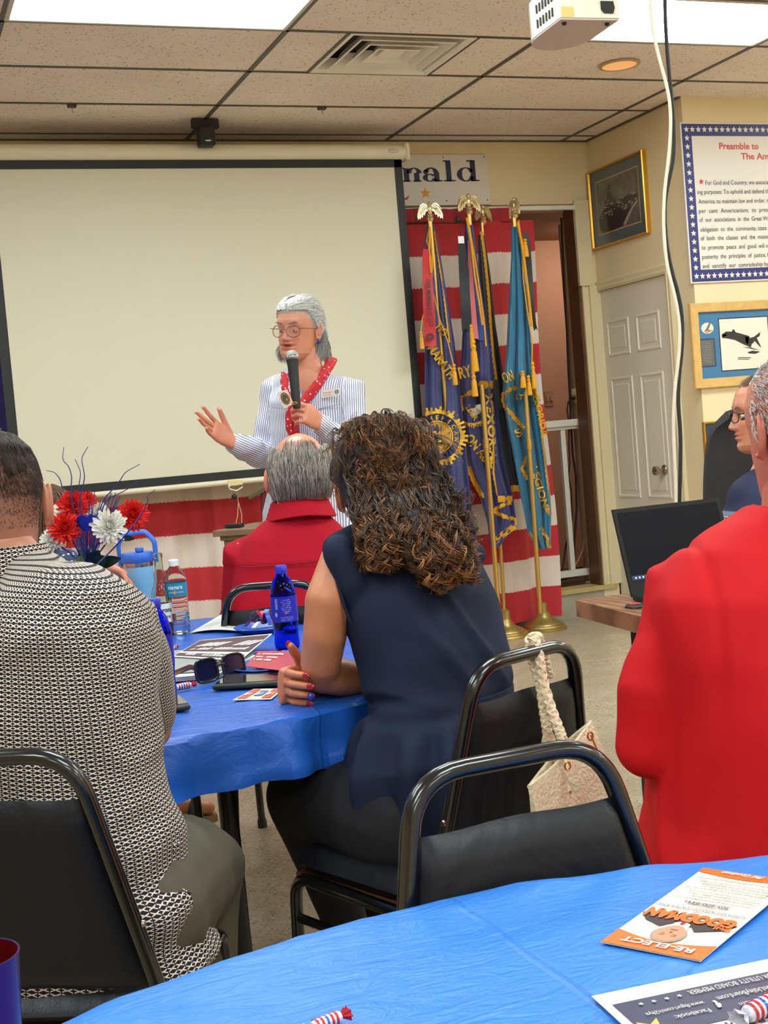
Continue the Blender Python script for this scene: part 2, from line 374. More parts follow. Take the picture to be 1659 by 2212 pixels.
# ceiling air vent (square cone diffuser)
vx0, vx1, vy0, vy1 = vent_cell; o = thing('ceiling_vent', 'square white air diffuser with nested louvres set in the ceiling', 'vent', ((vx0+vx1)/2, (vy0+vy1)/2, CZ))
c = np.array([(vx0+vx1)/2, (vy0+vy1)/2, 0]); hw = (vx1-vx0)/2; hd = (vy1-vy0)/2
def sq_ring(a, z, hh=None): return [c+[x*a*hw, y*a*hd, z] for x, y in ((-1, -1), (1, -1), (1, 1), (-1, 1))]
m = MB(); m.loft([sq_ring(1.0, CZ+0.010), sq_ring(1.0, CZ+0.0), sq_ring(0.955, CZ-0.002), sq_ring(0.90, CZ+0.01), sq_ring(0.84, CZ+0.06)], cap=False); m.build('rim', M_metalw, o, smooth=False)
for k, (a, b, zt) in enumerate([(0.76, 0.60, 0.06), (0.55, 0.40, 0.055), (0.34, 0.20, 0.045)]):
    m = MB(); m.loft([sq_ring(a+0.015, CZ-0.002), sq_ring(a-0.015, CZ-0.004), sq_ring(b, CZ+zt), sq_ring(b-0.012, CZ+zt+0.004), sq_ring(a-0.035, CZ+0.004)], cap=False); m.build('louvre', M_metalw, o, smooth=False)
m = MB(); m.box((c[0], c[1], CZ+0.012), (hw*0.36, hd*0.36, 0.006), bev=0.002); m.build('centre_plate', M_metalw, o, smooth=False)
m = MB(); m.box((c[0], c[1], CZ+0.10), (hw*1.9, hd*1.9, 0.01)); m.build('duct', M_dark, o, smooth=False)
# recessed can light
p = PZ(1338, 140, CZ); o = thing('recessed_light', 'round recessed downlight with brass reflector near the projector', 'light', p)
m = MB(); m.lathe([(0.105, -0.004), (0.105, 0.001), (0.09, 0.002), (0.088, -0.007), (0.105, -0.004)], p, 32, cap=False); m.build('trim_ring', mat('can_trim', (190, 160, 120), 0.35), o)
m = MB(); m.lathe([(0.088, -0.003), (0.086, -0.001), (0.06, 0.002), (0.001, 0.003)], p, 32, cap=False)
t = NT('can_reflector'); t.set(Base_Color=s2l((230, 170, 110)), Metallic=0.3, Roughness=0.3, Emission_Color=s2l((255, 186, 120))); t.b.inputs['Emission Strength'].default_value = 0.45; m.build('reflector', t.m, o)
# ------------------------------------------------------------------ back wall with the stage opening
XO = PY(1243, 441, YB)[0]; ZO = PY(1200, 441, YB)[2]; ZC = PY(1240, 1272, YB)[2]; XOL = -3.2
def wbox(name, x0, x1, y0, y1, z0, z1, mt, parent=None): m = MB(); m.box(((x0+x1)/2, (y0+y1)/2, (z0+z1)/2), (x1-x0, y1-y0, z1-z0)); o = m.build(name, mt, parent, smooth=False, origin=False); return o if parent else struct(o)
# three pieces of one wall, under one Empty
wb = bpy.data.objects.new('wall_back', None); COL.objects.link(wb); wb.location = (2, YB, 0); struct(wb)
wbox('header', XL, XS+0.1, YB, YB+0.12, ZO, CZ+0.1, M_wall, wb); wbox('jamb', XO, XS+0.1, YB, YB+0.12, 0, ZO, M_wall, wb); wbox('end_panel', XL, XOL, YB, YB+0.12, 0, ZO, M_wall, wb)
M_kerb = mat('grey_concrete', (168, 160, 142), 0.7, var=0.12, vscale=8, bump=0.1)
wbox('kerb', XOL, XO, YB, YB+0.10, 0, ZC-0.03, M_kerb, wb); wbox('edge_board', XOL, XO+0.09, YB-0.015, YB+0.14, ZC-0.03, ZC, mat('raw_pine', (196, 172, 110), 0.6, var=0.12), wb)
# stage room behind
M_pink = wall_mat('brown_pink_stage_paint', (204, 168, 148))
wbox('wall_stage', XL, XS+1.2, 8.75, 8.85, 0, CZ, M_pink); wbox('wall_stage_right', 5.62, 5.7, YB+0.12, 8.75, 0, CZ, M_pink)
o = wbox('floor_stage', XL, 5.62, YB+0.12, 8.75, ZC-0.06, ZC-0.02, mat('stage_floor', (96, 84, 70), 0.6, var=0.2))
wbox('ceiling_stage', XL, 5.7, YB+0.12, 8.75, 2.62, 2.68, mat('stage_ceiling', (150, 112, 92), 0.8))
# opening trim
m = MB(); m.box((XO+0.005, YB-0.008, (ZO+ZC)/2), (0.018, 0.016, ZO-ZC)); struct(m.build('trim_1', M_trim, smooth=False))
xa = PY(1247, 560, YB-0.02)[0]; xb = PY(1281, 560, YB-0.02)[0]; zb = PY(1262, 617, YB-0.02)[2]
m = MB(); m.box(((xa+xb)/2, YB-0.012, (zb+ZO+0.02)/2), (xb-xa-0.012, 0.024, ZO+0.02-zb)); struct(m.build('trim_2', M_trim, smooth=False))
m = MB(); m.box((XO+0.09, YB-0.009, (zb+ZC)/2), (0.085, 0.018, zb-ZC)); struct(m.build('trim_3', M_trim, smooth=False))
M_brownwood = mat('dark_stained_jamb', (98, 62, 36), 0.45, var=0.25, vscale=9)
m = MB(); m.box((XO-0.012, YB+0.065, (ZO+ZC)/2), (0.024, 0.13, ZO-ZC)); struct(m.build('trim_4', M_brownwood, smooth=False))
# ------------------------------------------------------------------ door wall (faces the camera's left)
ZD = PX(1283, 632, XS)[2]; DY1 = PX(1283, 640, XS)[1]; DY0 = PX(1440, 598, XS)[1]
wr = bpy.data.objects.new('wall_right', None); COL.objects.link(wr); wr.location = (XS, 7, 0); struct(wr)
wbox('upper_panel', XS, XS+0.12, YN+0.12, YB, ZD, CZ+0.1, M_wall, wr); wbox('near_panel', XS, XS+0.12, YN+0.12, DY0, 0, ZD, M_wall, wr); wbox('far_panel', XS, XS+0.12, DY1, YB, 0, ZD, M_wall, wr)
wbox('wall_notice', XS, XR, YN, YN+0.12, 0, CZ+0.1, M_wall2)
wbox('wall_left', XL-0.1, XL, YF, YB+1.4, 0, CZ+0.1, M_wall); wbox('wall_far_right', XR, XR+0.1, YF, YN+0.12, 0, CZ+0.1, M_wall2); wbox('wall_rear', XL-0.1, XR+0.1, YF-0.1, YF, 0, CZ+0.1, M_wall)
# six panel door
dr = bpy.data.objects.new('door_1', None); COL.objects.link(dr); dr.location = (XS, (DY0+DY1)/2, 0); struct(dr)
dw = DY1-DY0; m = MB(); m.box((XS+0.024, (DY0+DY1)/2, ZD/2+0.004), (0.03, dw, ZD-0.012)); m.build('door_slab', M_doorp, dr, smooth=False)
def dpanel(y0, y1, z0, z1):
    m = MB(); x = XS+0.009
    def rg(i, dx): return [np.array([x+dx, y, z]) for y, z in ((y0+i, z0+i), (y1-i, z0+i), (y1-i, z1-i), (y0+i, z1-i))]
    m.loft([rg(0, 0.0), rg(0.004, -0.006), rg(0.014, -0.007), rg(0.024, 0.004), rg(0.034, 0.004), rg(0.052, -0.004)], cap=False)
    a = rg(0.052, -0.004); m.add(a, [(0, 1, 2, 3)]); m.build('door_panel', M_doorp, dr, smooth=False)
zz = [(0.115, 0.27), (0.36, 0.73), (0.795, 0.905)]
for (a, b) in [(0.14, 0.45), (0.55, 0.86)]:
    for (z0, z1) in zz: dpanel(DY0+a*dw, DY0+b*dw, z0*ZD, z1*ZD)
M_steel = mat('brushed_nickel', (180, 172, 160), 0.25, 1.0)
m = MB(); pk = PX(1436, 1015, XS+0.008); m.lathe([(0.032, 0), (0.032, 0.006), (0.026, 0.012), (0.011, 0.018), (0.011, 0.038), (0.024, 0.045), (0.029, 0.06), (0.026, 0.075), (0.012, 0.08)], pk, 24, ax=(-1, 0, 0)); m.build('door_knob', M_steel, dr)
for v in (710, 985, 1240):
    p = PX({710: 1287, 985: 1306, 1240: 1325}[v], v, XS-0.008); m = MB(); m.box((XS-0.004, p[1], p[2]), (0.016, 0.022, 0.10), bev=0.002); m.tube([(XS-0.012, p[1], p[2]-0.05), (XS-0.012, p[1], p[2]+0.05)], 0.006, 8); m.build('hinge', M_steel, dr)
# moulded casing
def casing(path, name):
    m = MB(); w = 0.062; prof = [(0, 0), (0.0, 0.012), (0.016, 0.018), (0.026, 0.014), (0.048, 0.017), (w, 0.010), (w, 0)]
    rings = []
    for (y, z, oy, oz) in path: rings.append([np.array([XS-h, y+oy*a, z+oz*a]) for a, h in prof])
    m.loft(rings); return struct(m.build(name, M_trim, smooth=False, origin=False))
casing([(DY1, 0, 1, 0), (DY1, ZD, 1, 1), (DY0, ZD, -1, 1), (DY0, 0, -1, 0)], 'trim_5')
m = MB(); m.box((XS+0.5, YN-0.008, 0.06), (1.0, 0.016, 0.12)); 
wbox('baseboard_notice', XS, XR, YN-0.014, YN, 0, 0.1, M_trim); wbox('baseboard_right', XS-0.014, XS, YN, DY0-0.07, 0, 0.1, M_trim)
# ================================================================== BACKGROUND THINGS
M_black = mat('matte_black', (26, 26, 28), 0.55); M_ivory = mat('ivory_plastic', (226, 216, 190), 0.4)
# projection screen on a roller, hung from the ceiling
YS = 7.08
a = PY(-150, 330, YS); sx1 = PY(872, 330, YS)[0]; sx0 = -2.0
xr = PY(866, 345, YS)[0]; ztop = PY(500, 347, YS)[2]; zbot = PY(300, 1054, YS)[2]; xl = PY(3, 600, YS)[0]
bw = 0.046
scr = thing('projection_screen', 'big white projection screen with black border hanging from the ceiling', 'screen', ((xl+xr)/2, YS, ztop))
t = NT('screen_fabric'); v = t.coord(); c = s2l((214, 208, 186)); t.set(Base_Color=c, Roughness=0.8); t.bump(t.noise(v, 400, 2), 0.04, 0.001); M_scr = t.m
m = MB(); m.box(((xl+xr)/2, YS, (ztop+zbot)/2), (xr-xl-0.01, 0.004, ztop-zbot-0.01)); m.build('screen_fabric', M_scr, scr, smooth=False)
m = MB()
for (x0, x1, z0, z1) in [(xl-bw, xr, ztop-bw*0.9, ztop+0.01), (xl-bw, xr, zbot, zbot+bw), (xl-bw, xl+0.002, zbot, ztop), (xr-bw, xr, zbot, ztop)]:
    m.box(((x0+x1)/2, YS-0.004, (z0+z1)/2), (x1-x0, 0.004, z1-z0))
m.build('black_border', M_black, scr, smooth=False)
m = MB(); zc = ztop+0.045; prof = [(0.045*math.cos(q)*1.0, 0.045*math.sin(q)) for q in [2*PI*k/14 for k in range(14)]]
m.loft([[np.array([x, YS+0.01+p[0], zc+p[1]]) for p in prof] for x in (sx0, sx1)]); m.build('roller_housing', M_ivory, scr)
m = MB(); m.box((sx1+0.012, YS+0.01, zc), (0.03, 0.10, 0.10), bev=0.01); m.build('end_cap', M_ivory, scr, smooth=False); m = MB(); m.box((sx0-0.012, YS+0.01, zc), (0.03, 0.10, 0.10), bev=0.01); m.build('end_cap', M_ivory, scr, smooth=False)
pz = PY(850, 326, YS-0.04); m = MB(); m.box(pz, (0.055, 0.006, 0.014), bev=0.002); m.build('maker_plate', mat('chrome_plate', (190, 188, 180), 0.2, 1.0), scr, smooth=False)
m = MB(); m.tube([(xl-bw, YS, zbot-0.014), (xr, YS, zbot-0.014)], 0.016, 12); m.build('bottom_bar', M_ivory, scr)
p = PY(508, 1048, YS-0.015); m = MB(); m.box(p+[0, 0, 0.012], (0.085, 0.012, 0.03), bev=0.003)
m.build('pull_tab', mat('yellowed_tape', (224, 200, 150), 0.6), scr, smooth=False)
m = MB(); q = lambda u, v: PY(u, v, YS-0.025); m.tube([q(500, 1047), q(494, 1052), q(497, 1057), q(511, 1060), q(524, 1052), q(523, 1046), q(516, 1046)], 0.004, 8); m.build('pull_handle', M_ivory, scr)
m = MB(); m.tube([q(511, 1060), q(515, 1085), q(513, 1115), q(508, 1137)], 0.0022, 6); m.tube([q(511, 1060), q(514, 1080), q(522, 1110), q(522, 1140)], 0.0022, 6); m.build('pull_cord', mat('cord_cotton', (214, 180, 130), 0.8), scr)
m = MB(); m.ball(q(506, 1073), (0.016, 0.012, 0.016)); m.build('rubber_stop', M_black, scr)
# black sensor box under the ceiling grid
p = PY(445, 296, YS-0.09); bx = thing('sensor_box', 'small black box fixed under the ceiling above the screen', 'box', p)
m = MB(); m.box(p, (0.085, 0.08, 0.10), bev=0.006); m.build('body', M_black, bx, smooth=False)
m = MB(); m.box(p+[0, -0.042, -0.028], (0.03, 0.003, 0.006)); m.build('mark', M_white, bx, smooth=False)
m = MB(); m.box(p+[0, 0.0, 0.07], (0.15, 0.03, 0.05), bev=0.004); m.build('bracket', M_black, bx, smooth=False)
# ------------------------------------------------------------------ flag curtain: 13 stripes and a starred canton
YC = 7.36; st_v = [481, 553, 624, 695, 766, 834, 886, 947, 1014, 1080, 1147, 1216, 1283, 1340]
zs = [PY(1000, 452, YC)[2]]; 
u_of = lambda v: 1000 + (v-481)*0.17
zst = [PY(u_of(v), v, YC)[2] for v in st_v]; zst[-1] = max(zst[-1], 0.02)
hst = (zst[0]-zst[-1])/13.0; zst = [zst[0]-hst*k for k in range(14)]
cx1 = PY(1096, 520, YC)[0]; cx1 = PY(1212, 1338, YC)[0]; cx0 = -2.6; ctop = zs[0]; can_x = PY(10, 900, YC)[0]+0.55
cur = thing('flag_curtain', 'red and white striped stage curtain with a blue starred field', 'curtain', ((cx0+cx1)/2, YC, 0.02))
def cfold(x, z):
    k = 1-0.35*(z/2.4)
    return YC + k*(0.030*math.sin(x*17+1.4*math.sin(x*3.1)) + 0.014*math.sin(x*41+2*math.sin(x*7)+z*0.8)) + 0.012*math.sin(z*2+x*2)
def cloth_strip(x0, x1, z1, z0, nx, nz, bulge=0):
    m = MB(); sag = lambda x: 0.008*math.sin(x*5+1)
    m.sheet(lambda s, t_: np.array([x0+(x1-x0)*s + 0.02*math.sin((z1+(z0-z1)*t_)*3)*(s > 0.99), cfold(x0+(x1-x0)*s, z1+(z0-z1)*t_), z1+(z0-z1)*t_ + sag(x0+(x1-x0)*s)]), nx, nz); return m
def cloth_mat(name, rgb, rough=0.75, trans=0.0, sheen=0.2, bump=0.15):
    t = NT(name); c = s2l(rgb); v = t.coord(); n = t.noise(v, 3.0, 4)
    t.set(Base_Color=t.ramp(n, [(0.3, tuple(x*0.9 for x in c)), (0.7, c)]), Roughness=rough); t.b.inputs['Sheen Weight'].default_value = sheen
    w = t.noise(v, 500, 2); t.bump(w, bump, 0.001); return t.m
M_red = cloth_mat('curtain_red', (190, 34, 44)); M_cwhite = cloth_mat('curtain_white', (226, 208, 196)); M_navy = cloth_mat('canton_blue', (52, 46, 120))
for k in range(13):
    xa = can_x if k < 7 else cx0
    cloth_strip(xa, cx1, zst[k], zst[k+1]-0.004, int((cx1-xa)*46), 3).build('red_stripe' if k % 2 == 0 else 'white_stripe', M_red if k % 2 == 0 else M_cwhite, cur, origin=False)
# gathered rod pocket
m = MB(); m.sheet(lambda s, t_: np.array([cx0+(cx1-0.12-cx0)*s, cfold(cx0+(cx1-cx0)*s, 2.3)-0.012+0.006*math.sin(s*900)*(t_-0.2), ctop+(zst[0]-ctop)*t_+0.003]), 700, 4); m.build('rod_pocket', cloth_mat('curtain_red_dark', (160, 28, 38)), cur)
cloth_strip(cx0, can_x, zst[0], zst[7], 90, 10).build('canton', M_navy, cur)
cw = can_x-cx0
for r in range(9):
    nst = 6 if r % 2 == 0 else 5; zc_ = zst[0]-(r+0.9)*(zst[0]-zst[7])/9.9
    for k in range(nst):
        xc = cx0+cw*((k+0.5)/6 if nst == 6 else (k+1)/6)
        m = MB(); flatpoly(m, star_poly(xc, zc_, 0.062 if cw < 1.6 else 0.075, inner=0.4), lambda x, z: np.array([x, cfold(x, z)-0.006, z])); m.build('star', M_cwhite, cur)
# curtain rod
pr = PY(1240, 447, YC+0.03); m = MB(); m.box(((cx0+pr[0])/2, YC+0.03, pr[2]-0.004), (pr[0]-cx0, 0.03, 0.028), bev=0.004)
tag(m.build('curtain_rod', M_white, smooth=False), 'white flat curtain rod across the top of the stage opening', 'rod')
# ------------------------------------------------------------------ wall sign behind the screen edge
YG = YB-0.008; sg1 = PY(1052, 334, YG); sgb = PY(1059, 442, YG); M_sign = mat('sign_white', (226, 218, 208), 0.45)
sgx0 = sg1[0]-2.2; zt, zb_ = sg1[2], PY(1000, 443, YG)[2]
sg = thing('wall_sign', 'white wall sign with navy serif letters and a gold star', 'sign', ((sgx0+sg1[0])/2, YG, zb_))
m = MB(); m.box(((sgx0+sg1[0])/2, YG, (zt+zb_)/2), (sg1[0]-sgx0, 0.012, zt-zb_), bev=0.002); m.build('board', M_sign, sg, smooth=False)
def serif(mb, s, fn, x0, h, widths, mi=0):
    """heavy slab-serif letters drawn as strokes: fn(x,y)"""
    def arc(cx, cy, rx, ry, a0, a1, th0, th1, n=16):
        for k in range(n):
            q = []
            for a, e in ((a0+(a1-a0)*k/n, 0), (a0+(a1-a0)*(k+1)/n, 1)):
                w = th0+(th1-th0)*abs(math.cos(a)); q.append(((cx+rx*math.cos(a), cy+ry*math.sin(a)), (cx+(rx-w)*math.cos(a), cy+(ry-w*0.55)*math.sin(a))))
            mb.add([fn(*q[0][0]), fn(*q[1][0]), fn(*q[1][1]), fn(*q[0][1])], [(0, 1, 2, 3)], mi)
    def bar(x, y, w, hh): mb.add([fn(x, y), fn(x+w, y), fn(x+w, y+hh), fn(x, y+hh)], [(0, 1, 2, 3)], mi)
    x = x0; xh = h*0.66; st = h*0.27; sf = h*0.06
    for ch, w in zip(s, widths):
        if ch == 'n':
            bar(x+w*0.10, 0, st, xh*0.95); bar(x, 0, w*0.42, sf); bar(x, xh*0.9, w*0.15, sf*1.1); bar(x+w*0.62, 0, st, xh*0.62); bar(x+w*0.55, 0, w*0.42, sf)
            arc(x+w*0.10+st+(w*0.52-st+st)*0.5-0.0, xh*0.60, (w*0.52+st)/2-st*0.02, xh*0.40, 0, PI, st*0.3, st)
        elif ch == 'a':
            bar(x+w*0.58, 0.0, st, xh*0.7); bar(x+w*0.58, 0, w*0.38, sf); arc(x+w*0.45, xh*0.68, w*0.33, xh*0.32, 0, PI*0.95, st*0.3, st*0.95); arc(x+w*0.38, xh*0.27, w*0.34, xh*0.29, PI*0.25, PI*1.9, st*0.25, st)
            mb.add([fn(x+w*0.15+0.5*st*math.cos(k*PI/4)+w*0.05, xh*0.68+0.42*st*math.sin(k*PI/4)) for k in range(8)], [tuple(range(8))], mi)
        elif ch == 'l':
            bar(x+w*0.24, 0, st, h); bar(x+w*0.02, 0, w*0.9, sf); bar(x+w*0.05, h-sf, w*0.3, sf)
        elif ch == 'd':
            bar(x+w*0.60, 0, st, h); bar(x+w*0.6, 0, w*0.36, sf); bar(x+w*0.45, h-sf, w*0.3, sf); arc(x+w*0.40, xh*0.49, w*0.38, xh*0.52, PI*0.15, PI*1.88, st*0.25, st*1.05)
        elif ch == 'o': arc(x+w*0.48, xh*0.5, w*0.44, xh*0.52, 0, 2*PI, st*0.25, st*1.05, 28)
        elif ch == 'D': bar(x+w*0.1, 0, st, h); bar(x, 0, w*0.5, sf); bar(x, h-sf, w*0.5, sf); arc(x+w*0.3, h*0.5, w*0.62, h*0.5, -PI/2, PI/2, st*0.3, st*1.1, 18)
        x += w
    return x
sgk = PY(1037, 392, YG)[0]; bl = PY(1000, 392, YG)[2]; hh = PY(1030, 347, YG)[2]-PY(1034, 392, YG)[2]
px = abs(PY(1000, 392, YG)[0]-PY(900, 392, YG)[0])/100
fns = lambda dy: (lambda x, y: np.array([x, YG-0.006-dy, bl+y]))
wds = [42*px, 42*px, 46*px, 29*px, 52*px]
m = MB(); serif(m, 'onald', fns(0.0018), sgk-sum(wds), hh, wds); m.build('lettering', mat('sign_navy', (32, 36, 74), 0.5), sg, smooth=False, origin=False)
m = MB(); ps = PY(918, 418, YG); flatpoly(m, star_poly(0, 0, 0.038), plane_fn([ps[0], YG-0.0075, ps[2]], (1, 0, 0), (0, 0, 1))); m.build('gold_star', mat('sign_gold', (226, 160, 50), 0.5), sg, smooth=False)
m = MB(); ps = PY(872, 428, YG); flatpoly(m, [(-0.1, -0.015), (0.02, -0.012), (0.035, 0.012), (0.028, 0.012), (0.012, 0.0), (-0.1, -0.004)], plane_fn([ps[0], YG-0.0075, ps[2]], (1, 0, 0), (0, 0, 1))); m.build('red_script', mat('sign_red', (190, 40, 50), 0.5), sg, smooth=False)
m = MB()
for (u, v) in [(957, 340), (1046, 339), (965, 434), (1053, 432)]:
    p = PY(u, v, YG-0.008); m.lathe([(0.004, 0), (0.003, 0.003)], p, 8, ax=(0, -1, 0))
m.build('screw', M_black, sg, smooth=False)
# ------------------------------------------------------------------ projector
D = 4.0; A = P(1211, 40, D); B = P(1339, 47, D*1.015)
rx = nrm([B[0]-A[0], B[1]-A[1], 0]); ry = np.array([-rx[1], rx[0], 0]); wdt = np.linalg.norm(B-A)
pj = thing('projector', 'white projector hanging lens-side away under the ceiling', 'projector', A+rx*wdt/2)
M_proj = mat('projector_white', (232, 226, 205), 0.35); M_pbot = mat('projector_base', (206, 184, 170), 0.5)
# body outline seen from below: straight back, rounded front
dp = 0.30; out = [(0, 0), (wdt, 0), (wdt*1.0, dp*0.55)] + [(wdt*0.5+wdt*0.5*math.cos(q), dp*0.62+dp*0.42*math.sin(q)) for q in np.linspace(0.05, PI-0.05, 16)] + [(0, dp*0.55)]
hgt = 0.115
m = MB(); m.prism(out, A+[0, 0, 0.004], rx, ry, hgt); m.build('case', M_proj, pj, smooth=False)
m = MB(); m.prism([(0.5*wdt+(x-0.5*wdt)*0.985, dp/2+(y-dp/2)*0.985) for x, y in out], A-[0, 0, 0.002], rx, ry, 0.006); m.build('base_plate', M_pbot, pj, smooth=False)
def pjf(x, z, e=0.0): return A+rx*x+np.array([0, 0, z])-ry*e
m = MB(); s0 = pjf(wdt*0.80, 0.04); m.prism([(-0.022, -0.012), (-0.012, -0.022), (0.018, -0.022), (0.024, -0.006), (0.02, 0.014), (-0.022, 0.014)], s0-ry*0.0, rx, np.array([0, 0, 1.0]), 0.004); m.build('power_inlet', M_black, pj, smooth=False)
m = MB(); m.lathe([(0.014, 0), (0.014, 0.004), (0.008, 0.005)], pjf(wdt*0.78, 0.083), 16, ax=-ry); m.build('port', M_black, pj)
m = MB(); m.prism([(0, 0), (0.042, 0), (0.042, 0.03), (0, 0.03)], pjf(0.004, 0.006), rx, np.array([0, 0, 1.0]), 0.001); m.build('warning_label', mat('orange_label', (232, 196, 120), 0.6), pj, smooth=False)
for r in range(2):
    for k in range(6):
        m = MB(); c0 = A+ry*(0.05+0.022*k)+np.array([0, 0, 0.035+0.045*r]); m.box(c0-rx*0.0015, (0.004, 0.006, 0.026), R=(rx, ry, (0, 0, 1))); m.build('vent_slot', M_black, pj, smooth=False)
m = MB(); m.tube([A+rx*wdt/2+ry*dp/2+[0, 0, hgt], A+rx*wdt/2+ry*dp/2+[0, 0, CZ-A[2]]], 0.02, 12); m.build('ceiling_pole', M_proj, pj)
m = MB(); m.lathe([(0.06, 0), (0.06, -0.008), (0.02, -0.02)], np.array([A[0], A[1], 0])+rx*wdt/2+ry*dp/2+[0, 0, CZ-0.001], 20); m.build('ceiling_plate', M_proj, pj)
for f in (0.13, 0.86): m = MB(); m.lathe([(0.008, 0), (0.006, -0.008)], A+rx*wdt*f+ry*0.03-[0, 0, 0.002], 10); m.build('foot', M_black, pj)
# cords from the projector down to the laptop table
def ucord(pts, D0, D1, r, name, mt, label, n=60, dx=0.0):
    pts = np.array(pts, float); tt = np.linspace(0, 1, len(pts)); T = np.linspace(0, 1, n)
    us = np.interp(T, tt, pts[:, 0])+dx; vs = np.interp(T, tt, pts[:, 1])
    k = np.ones(5)/5; us[2:-2] = np.convolve(us, k, 'valid'); vs[2:-2] = np.convolve(vs, k, 'valid')
    m = MB(); m.tube([P(u, v, D0+(D1-D0)*q) for u, v, q in zip(us, vs, T)], r, 8, flat=(1.0, 1.0)); return tag(m.build(name, mt), label, 'cord')
ucord([(1380, -372), (1396, -250), (1404, -120), (1404, 0), (1406, 40), (1417, 110), (1435, 160), (1447, 210), (1451, 260), (1446, 330), (1440, 380), (1432, 430), (1433, 500), (1438, 560), (1444, 590), (1456, 630), (1466, 680), (1471, 725), (1466, 770), (1461, 820), (1452, 880), (1456, 960), (1460, 1050), (1462, 1100), (1455, 1200), (1440, 1280)], 4.0, 3.9, 0.0052, 'hanging_cable', mat('white_cable', (224, 214, 190), 0.45), 'white cord hanging in front of the wall corner')
ucord([(1400, -372), (1424, -250), (1432, -120), (1432, 0), (1433, 60), (1438, 110), (1440, 150), (1446, 200), (1452, 260), (1453, 320), (1450, 360), (1437, 400), (1430, 440), (1432, 500), (1441, 570), (1454, 605), (1466, 650), (1475, 715), (1466, 780), (1458, 850), (1463, 900), (1469, 950), (1464, 1020), (1464, 1100), (1462, 1200), (1450, 1285)], 4.05, 3.95, 0.0058, 'hanging_cable', M_black, 'black cord hanging beside the white cord in front of the wall corner', dx=4)
# ------------------------------------------------------------------ stage railing, switch, pipes, plugs
YR = YB+0.20; M_rail = mat('white_rail_paint', (226, 222, 210), 0.4, var=0.03)
ra = PY(1170, 918, YR); rb = PY(1267, 911, YR); rl = thing('railing', 'white painted railing behind the striped curtain edge', 'railing', (rb[0]-0.5, YR, ZC-0.02))
x1 = rb[0]; x0 = x1-1.6; zt = (ra[2]+rb[2])/2; zf = ZC-0.02
m = MB(); m.box(((x0+x1)/2, YR, zt), (x1-x0, 0.09, 0.045), bev=0.004); m.build('top_rail', M_rail, rl, smooth=False)
m = MB(); m.box(((x0+x1)/2-0.02, YR, zt-0.03), (x1-x0-0.04, 0.05, 0.02)); m.build('sub_rail', M_rail, rl, smooth=False)
m = MB(); m.box((x1-0.022, YR, (zt+zf)/2), (0.044, 0.08, zt-zf-0.03)); m.box((x1-0.022, YR-0.01, zf+0.012), (0.10, 0.12, 0.024), bev=0.003); m.build('post', M_rail, rl, smooth=False)
zbr = PY(1262, 1235, YR)[2]
m = MB(); m.box(((x0+x1)/2-0.02, YR, zbr), (x1-x0-0.04, 0.04, 0.045), bev=0.003); m.build('bottom_rail', M_rail, rl, smooth=False)
xb = PY(1214, 940, YR)[0]
for k in range(8): m = MB(); m.box((xb-k*0.155, YR, (zt+zbr)/2-0.01), (0.034, 0.03, zt-zbr-0.03)); m.build('baluster', M_rail, rl, smooth=False)
p = PY(1186, 861, 8.745); sw = thing('light_switch', 'double light switch on the brown stage wall', 'switch', p); M_sw = mat('switch_plate', (186, 146, 122), 0.4)
m = MB(); m.box(p, (0.075, 0.008, 0.115), bev=0.003); m.build('plate', M_sw, sw, smooth=False)
for dx in (-0.016, 0.016): m = MB(); m.box(p+[dx, -0.008, 0], (0.016, 0.014, 0.04), bev=0.003); m.build('toggle', mat('switch_toggle', (206, 170, 148), 0.35), sw, smooth=False)
for u, r, c_, lb in [(1222, 0.026, (170, 150, 128), 'grey vertical conduit pipe inside the stage opening'), (1240, 0.020, (122, 84, 60), 'brown vertical pipe beside the stage jamb')]:
    p = PY(u, 600, 7.95); m = MB(); m.tube([(p[0], 7.95, ZC-0.02), (p[0], 7.95, 2.6)], r, 14); tag(m.build('conduit', mat('conduit%d' % u, c_, 0.5)), lb, 'pipe')
def ycord(pts, Y, r, name, mt, label, cat='cord'):
    m = MB(); m.tube([PY(u, v, Y) for u, v in pts], r, 8); return tag(m.build(name, mt), label, cat)
ycord([(1212, 452), (1216, 540), (1219, 620), (1225, 720), (1228, 800), (1231, 850), (1233, 905), (1237, 980), (1244, 1030), (1246, 1100), (1240, 1180), (1238, 1242)], 7.80, 0.008, 'black_cable', M_black, 'black cable running down inside the stage opening')
ycord([(1228, 866), (1225, 885), (1229, 910), (1229, 960), (1231, 1000), (1228, 1030), (1234, 1060), (1236, 1120), (1222, 1180), (1214, 1242)], 7.76, 0.006, 'plug_cable', M_black, 'thin black plug cable looping below the yellow adapter')
ycord([(1262, 1165), (1258, 1190), (1248, 1212), (1238, 1228)], 7.78, 0.004, 'tan_wires', mat('tan_wire', (200, 160, 110), 0.5), 'tan wires curling above the stage floor behind the railing')
p = PY(1248, 861, 7.80); pl = thing('power_adapter', 'yellow power adapter with black plug on the stage pipe', 'adapter', p)
m = MB(); m.box(p, (0.045, 0.04, 0.055), bev=0.004); m.build('adapter_body', mat('yellow_adapter', (226, 218, 130), 0.5), pl, smooth=False)
m = MB(); m.box(p+[-0.038, 0, 0.006], (0.035, 0.025, 0.02), bev=0.005); m.build('plug', M_black, pl)
m = MB(); m.box(p+[-0.003, 0.035, 0.045], (0.05, 0.03, 0.045), bev=0.003); m.build('outlet_box', M_ivory, pl, smooth=False)
p = PY(1225, 1250, 7.92); m = MB()
